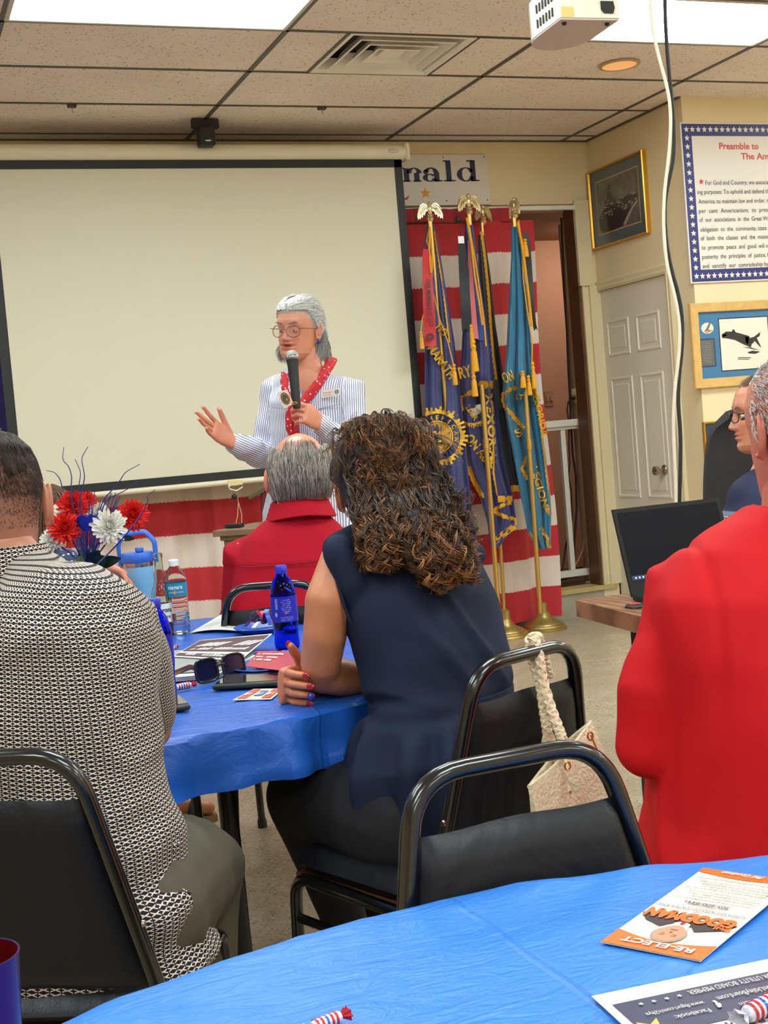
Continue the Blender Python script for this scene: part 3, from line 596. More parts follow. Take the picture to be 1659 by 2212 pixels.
for k in range(5): a = [p+[0.16*math.cos(q+k)*(0.6+0.1*k)-0.02*k, 0.08*math.sin(q+k*0.7), 0.012+0.012*k+0.008*math.sin(3*q)] for q in np.linspace(0, 5.2, 24)]; m.tube(a, 0.007, 6)
tag(m.build('cable_coil', M_black), 'black cable coil lying on the stage edge by the railing post', 'cable')
# ------------------------------------------------------------------ lectern
D = 6.0; p0 = P(458, 1147, D); ltop = p0[2]; lx = nrm([CR[0], CR[1], 0]); ly = np.array([-lx[1], lx[0], 0]); a_ = 0.35; lxx = lx*math.cos(a_)-ly*math.sin(a_); lyy = lx*math.sin(a_)+ly*math.cos(a_)
lc = thing('lectern', 'brown wooden lectern with stepped moulding behind the man in red', 'lectern', p0*[1, 1, 0]+lxx*0.3+lyy*0.2); M_lect = mat('lectern_wood', (126, 100, 80), 0.45, var=0.15, vscale=14)
cc = p0+lxx*0.30+lyy*0.22; steps = [(0.0, 0.028, 0.30, 0.22), (0.028, 0.05, 0.275, 0.20), (0.05, 0.075, 0.262, 0.19), (0.075, 0.10, 0.235, 0.17), (0.10, 0.14, 0.215, 0.155), (0.14, 0.17, 0.195, 0.14)]
m = MB()
for z0, z1, hx, hy in steps: m.box(cc-[0, 0, (z0+z1)/2], (2*hx, 2*hy, z1-z0), R=(lxx, lyy, (0, 0, 1)), bev=0.003)
m.build('cornice', M_lect, lc, smooth=False)
m = MB(); m.box((cc[0], cc[1], (ltop-0.17)/2), (0.38, 0.27, ltop-0.17), R=(lxx, lyy, (0, 0, 1)), bev=0.004); m.build('column', M_lect, lc, smooth=False)
m = MB(); m.box((cc[0], cc[1], 0.04), (0.5, 0.36, 0.08), R=(lxx, lyy, (0, 0, 1)), bev=0.01); m.build('plinth', M_lect, lc, smooth=False)
q0 = P(572, 1045, D+0.35); m = MB(); m.box(q0+lxx*0.06-[0, 0, 0.0], (0.30, 0.04, 0.022), R=(nrm(lx*1.0+np.array([0, 0, 0.45])), ly, nrm(np.array([0, 0, 1.0])-lx*0.45)), bev=0.003); m.build('reading_ledge', mat('lectern_ledge', (92, 74, 54), 0.5), lc, smooth=False)
m = MB(); q1 = P(571, 1062, D+0.36); m.box((q1[0], q1[1], (q1[2]+ltop)/2), (0.04, 0.04, q1[2]-ltop), bev=0.003); m.build('support', mat('lectern_support', (112, 34, 36), 0.5), lc, smooth=False)
m = MB(); m.box(np.array([*P(507, 1141, D+0.1)[:2], ltop+0.0105]), (0.08, 0.05, 0.018), R=(lxx, lyy, (0, 0, 1)), bev=0.003); tag(m.build('black_box', M_black, smooth=False), 'small black box lying on the lectern top', 'box')
# ------------------------------------------------------------------ pictures on the walls
M_gold = mat('gold_frame', (214, 160, 60), 0.3, 0.7); M_glassless = None
def frame(name, label, fnp, w, h, bwid, depth, mt, cat='picture'):
    """fnp(x, y, e): e = distance out of the wall"""
    o = thing(name, label, cat, fnp(w/2, 0, 0)); 
    ux = fnp(1, 0, 0)-fnp(0, 0, 0); uy = fnp(0, 1, 0)-fnp(0, 0, 0); ue = fnp(0, 0, 1)-fnp(0, 0, 0)
    m = MB()
    rings = []
    for i, e in ((0, 0), (0, depth*0.8), (0.004, depth), (bwid-0.004, depth*0.9), (bwid, depth*0.55)): rings.append([fnp(x, y, e) for x, y in ((i, i), (w-i, i), (w-i, h-i), (i, h-i))])
    m.loft(rings, cap=False); m.build('frame', mt, o, smooth=False); return o
def rectm(fnp, x0, y0, x1, y1, e): m = MB(); m.add([fnp(x0, y0, e), fnp(x1, y0, e), fnp(x1, y1, e), fnp(x0, y1, e)], [(0, 1, 2, 3)]); return m
# carrier photograph on the door wall (far edge first)
ya, yb_ = PX(1280, 430, XS)[1], PX(1402, 420, XS)[1]; z_hi = PX(1277, 373, XS)[2]; z_lo = PX(1287, 541, XS)[2]
fp = lambda x, y, e: np.array([XS-e, ya-x, z_lo+y]); w, h = ya-yb_, z_hi-z_lo
o = frame('framed_photograph', 'gold framed photograph of a warship with blue mat above the door', fp, w, h, 0.014, 0.035, M_gold)
rectm(fp, 0.012, 0.012, w-0.012, h-0.012, 0.017).build('mat_board', mat('slate_blue_mat', (84, 96, 104), 0.35, coat=0.6), o, smooth=False)
rectm(fp, 0.075, 0.078, w-0.075, h-0.078, 0.0178).build('inner_line', mat('mat_gold_line', (200, 165, 110), 0.4), o, smooth=False)
t = NT('warship_photo'); v = t.coord(); t.set(Base_Color=t.ramp(t.noise(v, 7, 6, 0.6, 1.2), [(0.35, s2l((92, 88, 84))), (0.6, s2l((122, 116, 106))), (0.8, s2l((150, 142, 130)))]), Roughness=0.12); M_ph = t.m
rectm(fp, 0.082, 0.085, w-0.082, h-0.085, 0.0186).build('photo_print', M_ph, o, smooth=False)
m = MB(); a0, b0, W2, H2 = 0.082, 0.085, w-0.164, h-0.17; g = lambda x, y: fp(a0+x*W2, b0+y*H2, 0.0196)
flatpoly(m, [(0.02, 0.30), (0.12, 0.42), (0.25, 0.50), (0.45, 0.52), (0.75, 0.56), (0.98, 0.52), (0.98, 0.35), (0.80, 0.22), (0.62, 0.04), (0.40, 0.0), (0.12, 0.0), (0.04, 0.10)], g); m.build('ship_hull', mat('ship_dark', (62, 54, 54), 0.15), o, smooth=False)
m = MB(); g = lambda x, y: fp(a0+x*W2, b0+y*H2, 0.0202)
flatpoly(m, [(0.20, 0.45), (0.20, 0.60), (0.26, 0.62), (0.26, 0.72), (0.30, 0.74), (0.31, 0.90), (0.33, 0.90), (0.34, 0.74), (0.38, 0.72), (0.39, 0.60), (0.45, 0.58), (0.45, 0.44)], g)
for (x, y) in [(0.27, 0.84), (0.25, 0.79)]: flatpoly(m, [(x, y), (x+0.12, y), (x+0.12, y+0.015), (x, y+0.015)], g)
m.build('ship_tower', mat('ship_tower_grey', (70, 68, 70), 0.15), o, smooth=False)
m = MB(); g = lambda x, y: fp(a0+x*W2, b0+y*H2, 0.0208); r_ = random.Random(3)
for k in range(60):
    x, y = r_.uniform(0.08, 0.95), r_.uniform(0.28, 0.58); s_ = r_.uniform(0.012, 0.04); flatpoly(m, [(x-s_, y), (x+s_*0.2, y-s_*0.35), (x+s_, y+s_*0.1), (x, y+s_*0.5)], g)
flatpoly(m, [(0.6, 0.05), (0.72, 0.2), (0.86, 0.34), (0.97, 0.42), (0.97, 0.36), (0.84, 0.26), (0.74, 0.12), (0.66, 0.0)], g); m.build('deck_details', mat('ship_light', (168, 156, 140), 0.2), o, smooth=False)
# preamble poster
Y0_ = YN-0.002; pl_ = PY(1468, 265, Y0_); pb_ = PY(1490, 613, Y0_); pw = 1.05; ph = pl_[2]-pb_[2]; pxl = (pl_[0]+pb_[0])/2
fp = lambda x, y, e: np.array([pxl+x, Y0_-e, pb_[2]+y]); 
o = thing('preamble_poster', 'white notice board with star border and red Preamble heading', 'poster', fp(pw/2, 0, 0))
m = MB(); m.box(fp(pw/2, ph/2, 0.004), (pw, 0.008, ph), bev=0.001); m.build('board', M_sign, o, smooth=False)
pxm = 1/ (2850/ (np.dot(pl_-CO, CF)))   # metres per pixel at the board
bd_ = 29*pxm; ed = 3*pxm
m = MB(); 
for (x0, y0, x1, y1) in [(ed, ed, pw-ed, bd_), (ed, ph-bd_, pw-ed, ph-ed), (ed, bd_, bd_-2*pxm, ph-bd_), (pw-bd_+2*pxm, bd_, pw-ed, ph-bd_)]: m.add([fp(x0, y0, 0.0088), fp(x1, y0, 0.0088), fp(x1, y1, 0.0088), fp(x0, y1, 0.0088)], [(0, 1, 2, 3)])
m.build('blue_border', mat('poster_blue', (38, 46, 112), 0.4), o, smooth=False)
m = MB(); nst = 17; cyc = (ph-bd_)/(nst-0)
sxs = []
g = plane_fn(fp(0, 0, 0.0094), (1, 0, 0), (0, 0, 1)); c_ = (ed+bd_)/2-1*pxm
for k in range(18): flatpoly(m, star_poly(c_, c_+k*(ph-2*c_)/17, 7.2*pxm, inner=0.45), g)
nx = int(round((pw-2*c_)/(15.4*pxm)))
for k in range(1, nx+1):
    for yy in (c_, ph-c_): flatpoly(m, star_poly(c_+k*(pw-2*c_)/nx, yy, 7.2*pxm, inner=0.45), g)
for k in range(1, 17): flatpoly(m, star_poly(pw-c_, c_+k*(ph-2*c_)/17, 7.2*pxm, inner=0.45), g)
m.build('border_stars', M_sign, o, smooth=False)
def pf(u, v): q_ = PY(u, v, Y0_); return lambda x, y: np.array([q_[0]+x, Y0_-0.0094, q_[2]+y])
m = MB(); text(m, 'Preamble to', pf(1552, 323), width=104*pxm, height=14*pxm, bold=0.018); text(m, 'The American Legion', pf(1599, 345), width=196*pxm, height=14*pxm, bold=0.018)
flatpoly(m, star_poly(0, 0, 7*pxm, inner=0.42), pf(1513, 393)); m.build('red_lettering', mat('poster_red', (204, 44, 32), 0.45), o, smooth=False)
m = MB(); L_ = [('For God and Country, we associate ourselves together for the', 1522, 397), ('ing purposes: To uphold and defend the Constitution of the United', 1505, 417), ('America; to maintain law and order; to foster and perpetuate a one', 1507, 437.5), ('per  cent  Americanism;  to  preserve the memories and incidents', 1508, 458), ('of  our  associations  in  the  Great Wars; to inculcate a sense of', 1509, 477), ('obligation  to  the  community, state and nation; to combat the', 1511, 498), ('of  both  the  classes  and  the  masses; to make right the master', 1512, 517), ('to  promote  peace  and  good  will on earth; to safeguard and', 1514, 537), ('posterity  the  principles  of  justice, freedom and democracy;', 1515, 557), ('and  sanctify  our  comradeship by our devotion to helpfulness.', 1516, 577)]
Kc = [('For God and Country, we a', 137), ('ing purposes: To uphold and de', 154), ('America; to maintain law and o', 152), ('per  cent  Americanism;  to', 150), ('of  our  associations  in  the  Gr', 150), ('obligation  to  the  community,', 148), ('of  both  the  classes  and  the', 143), ('to  promote  peace  and  good', 143), ('posterity  the  principles  of  ju', 144), ('and  sanctify  our  comrades', 143)]
for (s_, u, v), (k_, wk) in zip(L_, Kc):
    V0, _ = glyphs(s_, 0.004); V1, _ = glyphs(k_, 0.004); text(m, s_, pf(u, v+3), width=wk*pxm*V0[:, 0].max()/V1[:, 0].max(), height=9.5*pxm, bold=0.004)
m.build('black_lettering', mat('poster_ink', (58, 52, 52), 0.5), o, smooth=False)
# fish-art frame
a1 = PY(1489, 656, YN-0.01); a2 = PY(1498, 841, YN-0.01); fw = 0.80; fh = a1[2]-a2[2]; fx = (a1[0]+a2[0])/2
fp = lambda x, y, e: np.array([fx+x, YN-e, a2[2]+y])
o = frame('framed_drawing', 'light oak framed plane drawing with blue mat and oval badge', fp, fw, fh, 21*pxm, 0.028, mat('oak_frame', (214, 172, 104), 0.4, var=0.1, vscale=25))
b = 21*pxm; rectm(fp, b-0.003, b-0.003, fw-b+0.003, fh-b+0.003, 0.012).build('mat_board', mat('blue_mat', (62, 118, 160), 0.6), o, smooth=False)
def at(u, v): q_ = PY(u, v, YN-0.013); return q_[0]-fx, q_[2]-a2[2]
x0, y1 = at(1553, 690); x1, y0 = at(1664, 793); 
rectm(fp, x0-0.006, y0-0.006, x1+0.006, y1+0.006, 0.0125).build('bevel_line', M_black, o, smooth=False)
rectm(fp, x0, y0, x1, y1, 0.013).build('print', mat('paper_white', (226, 222, 206), 0.5), o, smooth=False)
rectm(fp, at(1512, 762)[0], at(1530, 793)[1], at(1546, 762)[0], at(1530, 731)[1], 0.0128).build('text_card_rim', mat('card_rim', (52, 66, 84), 0.5), o, smooth=False)
rectm(fp, at(1515, 762)[0], at(1530, 790)[1], at(1543, 762)[0], at(1530, 734)[1], 0.0133).build('text_card', mat('grey_card', (96, 96, 94), 0.5), o, smooth=False)
m = MB()
for k in range(12): xx = at(1517, 762)[0]; yy = at(1530, 739+k*4)[1]; wq = (22+(k*7) % 5)*pxm; m.add([fp(xx, yy, 0.0137), fp(xx+wq, yy, 0.0137), fp(xx+wq, yy+1.2*pxm, 0.0137), fp(xx, yy+1.2*pxm, 0.0137)], [(0, 1, 2, 3)])
m.build('card_lines', mat('card_lines', (130, 130, 126), 0.5), o, smooth=False)
ex, ey = at(1528, 709); m = MB(); flatpoly(m, [(ex+16*pxm*math.cos(q), ey+12*pxm*math.sin(q)) for q in np.linspace(0, 2*PI, 24)[:-1]], lambda x, y: fp(x, y, 0.0133)); m.build('oval_badge', M_sign, o, smooth=False)
m = MB(); flatpoly(m, [(ex-10*pxm, ey-8*pxm), (ex-4*pxm, ey-2*pxm), (ex+4*pxm, ey+10*pxm), (ex+10*pxm, ey+18*pxm), (ex+8*pxm, ey+6*pxm), (ex+2*pxm, ey-3*pxm), (ex+10*pxm, ey-6*pxm), (ex, ey-6*pxm)], lambda x, y: fp(x, y, 0.0137)); m.build('badge_emblem', mat('badge_olive', (110, 112, 84), 0.5), o, smooth=False)
m = MB(); flatpoly(m, [(ex-8*pxm, ey-9*pxm), (ex+12*pxm, ey-4*pxm), (ex+11*pxm, ey-7*pxm), (ex-2*pxm, ey-11*pxm)], lambda x, y: fp(x, y, 0.0138)); m.build('badge_scroll', mat('badge_tan', (200, 130, 90), 0.5), o, smooth=False)
m = MB(); F_ = lambda pts: flatpoly(m, [at(1230+x*0.3435, 640+y*0.3435) for x, y in pts], lambda x, y: fp(x, y, 0.0136))
F_([(957, 240), (985, 222), (1025, 222), (1080, 235), (1130, 250), (1150, 290), (1140, 322), (1100, 305), (1040, 275), (990, 265), (960, 262)]); F_([(1020, 225), (1028, 205), (1040, 215), (1046, 232)]); F_([(1135, 262), (1160, 255), (1200, 224), (1196, 250), (1178, 262), (1205, 318), (1200, 320), (1165, 282), (1150, 300)]); F_([(1085, 318), (1140, 322), (1200, 340), (1150, 332)]); F_([(1118, 352), (1150, 342), (1200, 348), (1170, 362), (1130, 360)]); F_([(1060, 384), (1140, 384), (1140, 389), (1060, 389)]); F_([(1060, 394), (1130, 394), (1130, 398), (1060, 398)])
m.build('plane_drawing', mat('ink_black', (44, 42, 42), 0.6), o, smooth=False)
m = MB(); F_([(962, 244), (985, 236), (990, 248), (966, 256)]); F_([(1105, 252), (1128, 258), (1125, 300), (1108, 292)]); m.build('plane_patches', M_sign, o, smooth=False)
# lower gold framed picture, mostly hidden
a1 = PY(1518, 912, YN-0.01); fp = lambda x, y, e: np.array([a1[0]+x, YN-e, a1[2]-0.60+y])
o = frame('small_framed_picture', 'thin gold framed picture with dark blue mat low on the notice wall', fp, 0.75, 0.60, 0.014, 0.02, M_gold)
rectm(fp, 0.012, 0.012, 0.738, 0.588, 0.01).build('mat_board', mat('dark_blue_mat', (44, 58, 78), 0.5), o, smooth=False)
rectm(fp, 0.06, 0.07, 0.69, 0.53, 0.0106).build('picture_print', mat('sea_blue_print', (52, 108, 156), 0.4, var=0.3, vscale=6), o, smooth=False)
rectm(fp, 0.13, 0.30, 0.50, 0.49, 0.0112).build('picture_panel', mat('tan_print', (214, 178, 130), 0.4), o, smooth=False)
# ================================================================== TABLES
def plastic_cloth(name, rgb, rgb2, cr, seed):
    t = NT(name); v = t.coord('Object'); c = s2l(rgb); c2 = s2l(rgb2); n = t.noise(v, 1.7, 3)
    t.set(Base_Color=t.mix(n, c, c2), Roughness=0.36); t.b.inputs['Specular IOR Level'].default_value = 0.32
    mp = t.n('ShaderNodeMapping'); mp.inputs['Scale'].default_value = (1.0, 2.6, 1.0); mp.inputs['Rotation'].default_value = (0, 0, 0.25+seed); t.l(v, mp.inputs[0])
    a = t.noise(mp.outputs[0], 9, 5, 0.55, 1.4); a2 = t.math('ABSOLUTE', t.math('SUBTRACT', a, 0.5))
    b = t.noise(mp.outputs[0], 34, 4, 0.5, 0.8); h = t.math('ADD', t.math('MULTIPLY', a2, -1.0), t.math('MULTIPLY', b, 0.16))
    sp = t.n('ShaderNodeSeparateXYZ'); t.l(v, sp.inputs[0])
    for ax, off in cr:   # packing creases
        d = t.math('ABSOLUTE', t.math('SUBTRACT', sp.outputs[ax], off)); h = t.math('ADD', h, t.math('MULTIPLY', t.math('SUBTRACT', 1.0, t.math('DIVIDE', d, 0.006), clamp=True), 0.35))
    t.bump(h, 0.5, 0.012); return t.m
M_tabletop = mat('folding_table_top', (60, 58, 58), 0.5); M_legb = mat('black_table_leg', (24, 24, 26), 0.4)
def round_table(cx, cy, R, name, label, legs):
    o = thing(name, label, 'table', (cx, cy, 0))
    m = MB(); m.lathe([(R-0.01, 0), (R, 0.006), (R, 0.022), (R-0.006, 0.028)], (cx, cy, 0.708), 64); m.build('tabletop', M_tabletop, o)
    for (a, b) in legs:
        a = np.array(a); b = np.array(b); m = MB(); m.tube([a, b], 0.02, 12); m.build('leg', M_legb, o)
    return o
C1 = (0.53, 0.44); C2 = (0.47, 3.33); RT = 0.905
lg = P(505, 1800, 2.72); 
def legset(cx, cy, first=None):
    out = []
    pts = [first] if first is not None else [np.array([cx+0.3, cy-0.42, 0])]
    v = pts[0][:2]-np.array([cx, cy]); 
    for k in range(4):
        s = [(1, 1), (-1, 1), (-1, -1), (1, -1)][k]; q = np.array([v[0]*s[0], v[1]*(-1 if s[1] < 0 else 1)]); out.append(((cx+q[0]*0.97, cy+q[1]*0.97, 0.71), (cx+q[0]*1.0, cy+q[1]*1.0, 0)))
    return out
T2 = round_table(C2[0], C2[1], RT, 'round_table', 'round folding table with black legs in the middle of the hall', legset(C2[0], C2[1], lg))
m = MB(); k = lg; m.tube([(k[0]+0.02, k[1]+0.04, 0.70), (k[0]+0.02, k[1]+0.05, 0.58), (k[0]+0.0, k[1]+0.02, 0.38)], 0.012, 8); m.build('leg_brace', M_legb, T2)
m = MB(); a = P(410, 1700, 3.1); b = P(432, 1790, 3.1); m.tube([(a[0], a[1], 0.70), b], 0.012, 8); m.build('leg_brace', M_legb, T2)
m = MB(); m.tube([(k[0]-0.10, k[1], 0.70), (k[0]+0.02, k[1]+0.02, 0.64), (k[0]+0.16, k[1]+0.1, 0.70)], 0.011, 8); m.build('leg_brace', M_legb, T2)
T1 = round_table(C1[0], C1[1], RT, 'round_table', 'round folding table nearest the viewer, mostly under its bright blue cloth', legset(C1[0], C1[1]))
def tablecloth(cx, cy, R, drop, mt, label, seed, nwave, dropfn=None):
    N, rs = 300, [0.0, 0.12, 0.25, 0.38, 0.5, 0.6, 0.7, 0.78, 0.85, 0.9, 0.94, 0.97, 0.99, 1.0]
    def wr(x, y):   # small real wrinkles in the plastic
        a = abs(noise.noise(Vector((x*4+seed, y*9, 3.1)))); b = abs(noise.noise(Vector((x*11, y*5+seed, 7.7))))
        return 0.0030*(1-min(1, a*5)) + 0.0016*(1-min(1, b*4))
    rings = []
    for f in rs:
        rings.append([np.array([cx+R*f*math.cos(q), cy+R*f*math.sin(q), 0.738+wr(cx+R*f*math.cos(q), cy+R*f*math.sin(q))-0.0015*(f > 0.99)]) for q in [2*PI*k/N for k in range(N)]])
    dl = []
    for k in range(N):
        q = 2*PI*k/N; dl.append(drop*(1+0.22*math.sin(q*4+seed)+0.14*math.sin(q*7+1)) if dropfn is None else dropfn(q))
    for f in (0.06, 0.16, 0.3, 0.45, 0.6, 0.75, 0.88, 1.0):
        r = []
        for k in range(N):
            q = 2*PI*k/N; tri = abs(((q*nwave/(2*PI)+0.3*math.sin(q*3+seed)) % 1)-0.5)*2
            out = 0.006+0.012*f+f*(0.045*(tri-0.5)+0.015*math.sin(q*nwave*2.3+seed)) + 0.01*noise.noise(Vector((q*9, f*3, seed)))
            r.append(np.array([cx+(R+out)*math.cos(q), cy+(R+out)*math.sin(q), 0.738-dl[k]*f]))
        rings.append(r)
    m = MB(); m.loft(rings, cap=False); 
    o = m.build('tablecloth', mt, smooth=30, origin=(cx, cy, 0.6)); return tag(o, label, 'tablecloth')
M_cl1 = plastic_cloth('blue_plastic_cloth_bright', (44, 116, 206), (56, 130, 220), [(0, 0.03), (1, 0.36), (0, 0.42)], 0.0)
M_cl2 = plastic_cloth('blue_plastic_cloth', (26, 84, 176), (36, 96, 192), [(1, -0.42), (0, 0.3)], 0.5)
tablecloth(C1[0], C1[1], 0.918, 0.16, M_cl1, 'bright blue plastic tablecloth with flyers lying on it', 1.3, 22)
def dfn(q):
    d = 0.115+0.02*math.sin(q*5+0.6)+0.012*math.sin(q*11)
    return d
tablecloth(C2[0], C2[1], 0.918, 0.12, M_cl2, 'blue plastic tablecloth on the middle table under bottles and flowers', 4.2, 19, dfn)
# laptop side table
la = PZ(1243, 1304, 0.74); lb = PZ(1372, 1337, 0.74); lcn = PZ(1330, 1290, 0.74)
ux = nrm([lb[0]-la[0], lb[1]-la[1], 0]); uy = nrm([lcn[0]-la[0], lcn[1]-la[1], 0]); uy = nrm(np.array([-ux[1], ux[0], 0])*(1 if np.dot([-ux[1], ux[0], 0], uy) > 0 else -1))
t = NT('walnut_laminate'); v = t.coord('Object', (3, 3, 26)); v2 = t.coord('Object', (1, 1, 1)); n = t.noise(v2, 6, 5, 0.6, 2.5); w_ = t.n('ShaderNodeTexWave'); w_.inputs['Scale'].default_value = 9; w_.inputs['Distortion'].default_value = 6; w_.inputs['Detail'].default_value = 3; t.l(v2, w_.inputs['Vector'])
t.set(Base_Color=t.mix(w_.outputs['Fac'], s2l((112, 72, 46)), s2l((156, 108, 72))), Roughness=0.35); M_walnut = t.m
Lx, Ly = 0.95, 0.62; cen = la+ux*Lx/2+uy*Ly/2; st = thing('side_table', 'walnut topped table holding the open laptop', 'table', (cen[0], cen[1], 0))
m = MB(); m.box((cen[0], cen[1], 0.727), (Lx, Ly, 0.05), R=(ux, uy, (0, 0, 1)), bev=0.002)
m.V = [tuple(v) for v in m.V]; m.build('tabletop', M_walnut, st, smooth=False)
for sx in (-1, 1):
    for sy in (-1, 1):
        c_ = cen+ux*(Lx/2-0.16)*sx+uy*(Ly/2-0.12)*sy; m = MB(); m.box((c_[0], c_[1], 0.35), (0.04, 0.04, 0.70), bev=0.004); m.build('leg', M_legb, st, smooth=False)
# ================================================================== CHAIRS
t = NT('black_vinyl'); v = t.coord(); t.set(Base_Color=s2l((20, 21, 26)), Roughness=0.40); t.b.inputs['Specular IOR Level'].default_value = 0.28; a_ = t.noise(v, 5, 3, 0.5, 1.0); b_ = t.noise(v, 220, 3)
t.bump(t.math('ADD', t.math('MULTIPLY', a_, 1.0), t.math('MULTIPLY', b_, 0.05)), 0.35, 0.02); M_vinyl = t.m
M_tube = mat('black_enamel_tube', (13, 13, 14), 0.22, coat=0.5)
def rpath(pts, rad, n=7):
    """polyline with rounded corners"""
    pts = [np.asarray(p, float) for p in pts]; out = [pts[0]]
    for i in range(1, len(pts)-1):
        a, b, c = pts[i-1], pts[i], pts[i+1]; r = min(rad if not hasattr(rad, '__len__') else rad[i], np.linalg.norm(a-b)*0.49, np.linalg.norm(c-b)*0.49); p0 = b+nrm(a-b)*r; p1 = b+nrm(c-b)*r
        for k in range(n+1): s = k/n; out.append((1-s)**2*p0+2*s*(1-s)*b+s*s*p1)
    out.append(pts[-1]); return out
def make_chair(label, group='black stacking banquet chairs'):
    o = thing('banquet_chair', label, 'chair', (0, 0, 0), group)
    bw_ = lambda z: 0.212-(z-0.45)*0.205; by = lambda z: -0.20-(z-0.45)*0.17
    L = [(-0.212, -0.235, 0.0), (-0.212, -0.20, 0.45), (-bw_(0.855)-0.0, by(0.855), 0.862)]; Rr = [(-x, y, z) for x, y, z in L[::-1]]
    m = MB(); m.tube(rpath(L[:2]+[L[2]]+[Rr[0]]+Rr[1:], [0, 0.08, 0.068, 0.068, 0.08, 0]), 0.0125, 12, up=(0, 1, 0), flat=(1.15, 0.95)); m.build('back_frame', M_tube, o)
    for s in (-1, 1):
        m = MB(); m.tube(rpath([(s*0.19, 0.235, 0), (s*0.19, 0.21, 0.425), (s*0.20, -0.19, 0.415)], 0.05), 0.0125, 12, up=(1, 0, 0)); m.build('front_leg', M_tube, o)
        m = MB(); m.tube([(s*0.19, 0.215, 0.34), (s*0.205, -0.205, 0.34)], 0.009, 10); m.build('side_brace', M_tube, o)
        for y in (0.235, -0.235): m = MB(); m.lathe([(0.016, 0), (0.016, 0.02), (0.0135, 0.03)], (s*(0.19 if y > 0 else 0.205), y, 0), 12); m.build('foot_cap', M_black, o)
    m = MB(); m.tube([(-0.19, 0.20, 0.415), (0.19, 0.20, 0.415)], 0.011, 10); m.tube([(-0.2, -0.19, 0.415), (0.2, -0.19, 0.415)], 0.011, 10); m.build('seat_frame', M_tube, o)
    def pad(fn, nu, nv, th):   # puffy cushion: fn(s,t)-> (point, normal), thickness profile
        m = MB(); g = []
        for side in (1, -1):
            m2 = lambda s, t_: fn(s, t_)[0]+fn(s, t_)[1]*side*th*(max(0, 1-abs(2*s-1)**9)**0.5)*(max(0, 1-abs(2*t_-1)**7)**0.5)
            if side > 0: m.sheet(m2, nu, nv)
            else: m.sheet(lambda s, t_: m2(1-s, t_), nu, nv)
        return m
    # back pad: trapezoid between the uprights
    zt_, zb2 = 0.795, 0.50
    def bfn(s, t_):
        z = zt_+(zb2-zt_)*t_; hw_ = bw_(z)-0.008; return np.array([(-1+2*s)*hw_, by(z)+0.004, z-0.002*math.sin(s*9)]), nrm([0, -1, -0.17])
    pad(bfn, 26, 14, 0.021).build('back_pad', M_vinyl, o, smooth=60)
    def sfn(s, t_): y = -0.19+0.43*t_; hw_ = (0.205-0.012*t_)*(1-0.22*max(0, (t_-0.78)/0.22)**3); return np.array([(-1+2*s)*hw_, y, 0.452]), np.array([0, 0, 1.0])
    pad(sfn, 20, 20, 0.028).build('seat', M_vinyl, o, smooth=60)
    m = MB(); m.box((0, 0.02, 0.423), (0.37, 0.39, 0.012), bev=0.002); m.build('seat_board', mat('plywood', (110, 66, 44), 0.6), o, smooth=False)
    for s in (-1, 1): m = MB(); m.lathe([(0.006, 0), (0.005, 0.004)], (s*bw_(0.6)*1.0+s*0.012, by(0.6), 0.6), 10, ax=(s, 0, 0)); m.build('screw', M_steel, o)
    return o
chair0 = make_chair('empty black chair with smooth padded back tucked against the nearest blue table')
used0 = [False]
def place_chair(pxl, rz, label, first=False):
    p = PZ(pxl[0], pxl[1], 0.872); o = chair0 if first else copy_tree(chair0)
    b = rot2(np.array([0, -0.27, 0]), rz); o.location = (p[0]-b[0], p[1]-b[1], 0); o.rotation_euler = (0, 0, rz); o['label'] = label; return o
ch_near = place_chair((1096, 1622), PI+0.02, 'empty black chair with smooth padded back tucked against the nearest blue table', True)
ch_bag = place_chair((1136, 1400), 0.37, 'black chair of the curly haired woman with a cream handbag hung on it')
ch_man = place_chair((-40, 1624), -0.48, 'black chair under the man in the patterned shirt')
ch_red = place_chair((585, 1257), -0.45, 'black chair of the grey haired man in the red shirt behind the table')
ch_r = copy_tree(chair0); ch_r['label'] = 'black chair under the large man in the bright red shirt'
# ================================================================== THINGS ON THE MIDDLE TABLE
TZ = 0.742
def glass_mat(name, rgb, rough=0.05, ior=1.45, trans=1.0, alpha=1.0):
    t = NT(name); t.set(Base_Color=s2l(rgb), Roughness=rough); t.b.inputs['Transmission Weight'].default_value = trans; t.b.inputs['IOR'].default_value = ior; return t.m
M_pet = glass_mat('clear_pet', (236, 242, 246), 0.06, 1.12); M_waterm = glass_mat('water', (226, 238, 246), 0.0, 1.33); M_bluepet = glass_mat('blue_pet', (40, 60, 225), 0.05, 1.2); M_glassm = glass_mat('clear_glass', (226, 240, 232), 0.02, 1.3)
M_cap = mat('white_cap', (232, 232, 232), 0.4); M_bcap = mat('blue_cap', (44, 44, 190), 0.35)
def cyl_fn(c, r, a0):
    """map (x,y) onto a cylinder round c, facing direction angle a0"""
    return lambda x, y: np.array([c[0]+r*math.cos(a0+x/r), c[1]+r*math.sin(a0+x/r), c[2]+y])
def facing(c): return math.atan2(-c[1], -c[0])
def band(mb, c, r, z0, z1, n=32, mi=0): mb.lathe([(r, z0), (r, z1)], c, n, cap=False, mi=mi)
def strokes(mb, fn, n, seed, slant=0.25, gap=0.3):
    """a row of short slanted marks: print too small to read; fn(x,y) on the unit box"""
    rr = random.Random(seed)
    for i in range(n):
        if rr.random() < 0.12: continue
        a, b = i/n, (i+1-gap)/n; h = rr.choice((0.7, 0.7, 1.0)); mb.add([fn(a, 0), fn(b, 0), fn(b+slant/n, h), fn(a+slant/n, h)], [(0, 1, 2, 3)])
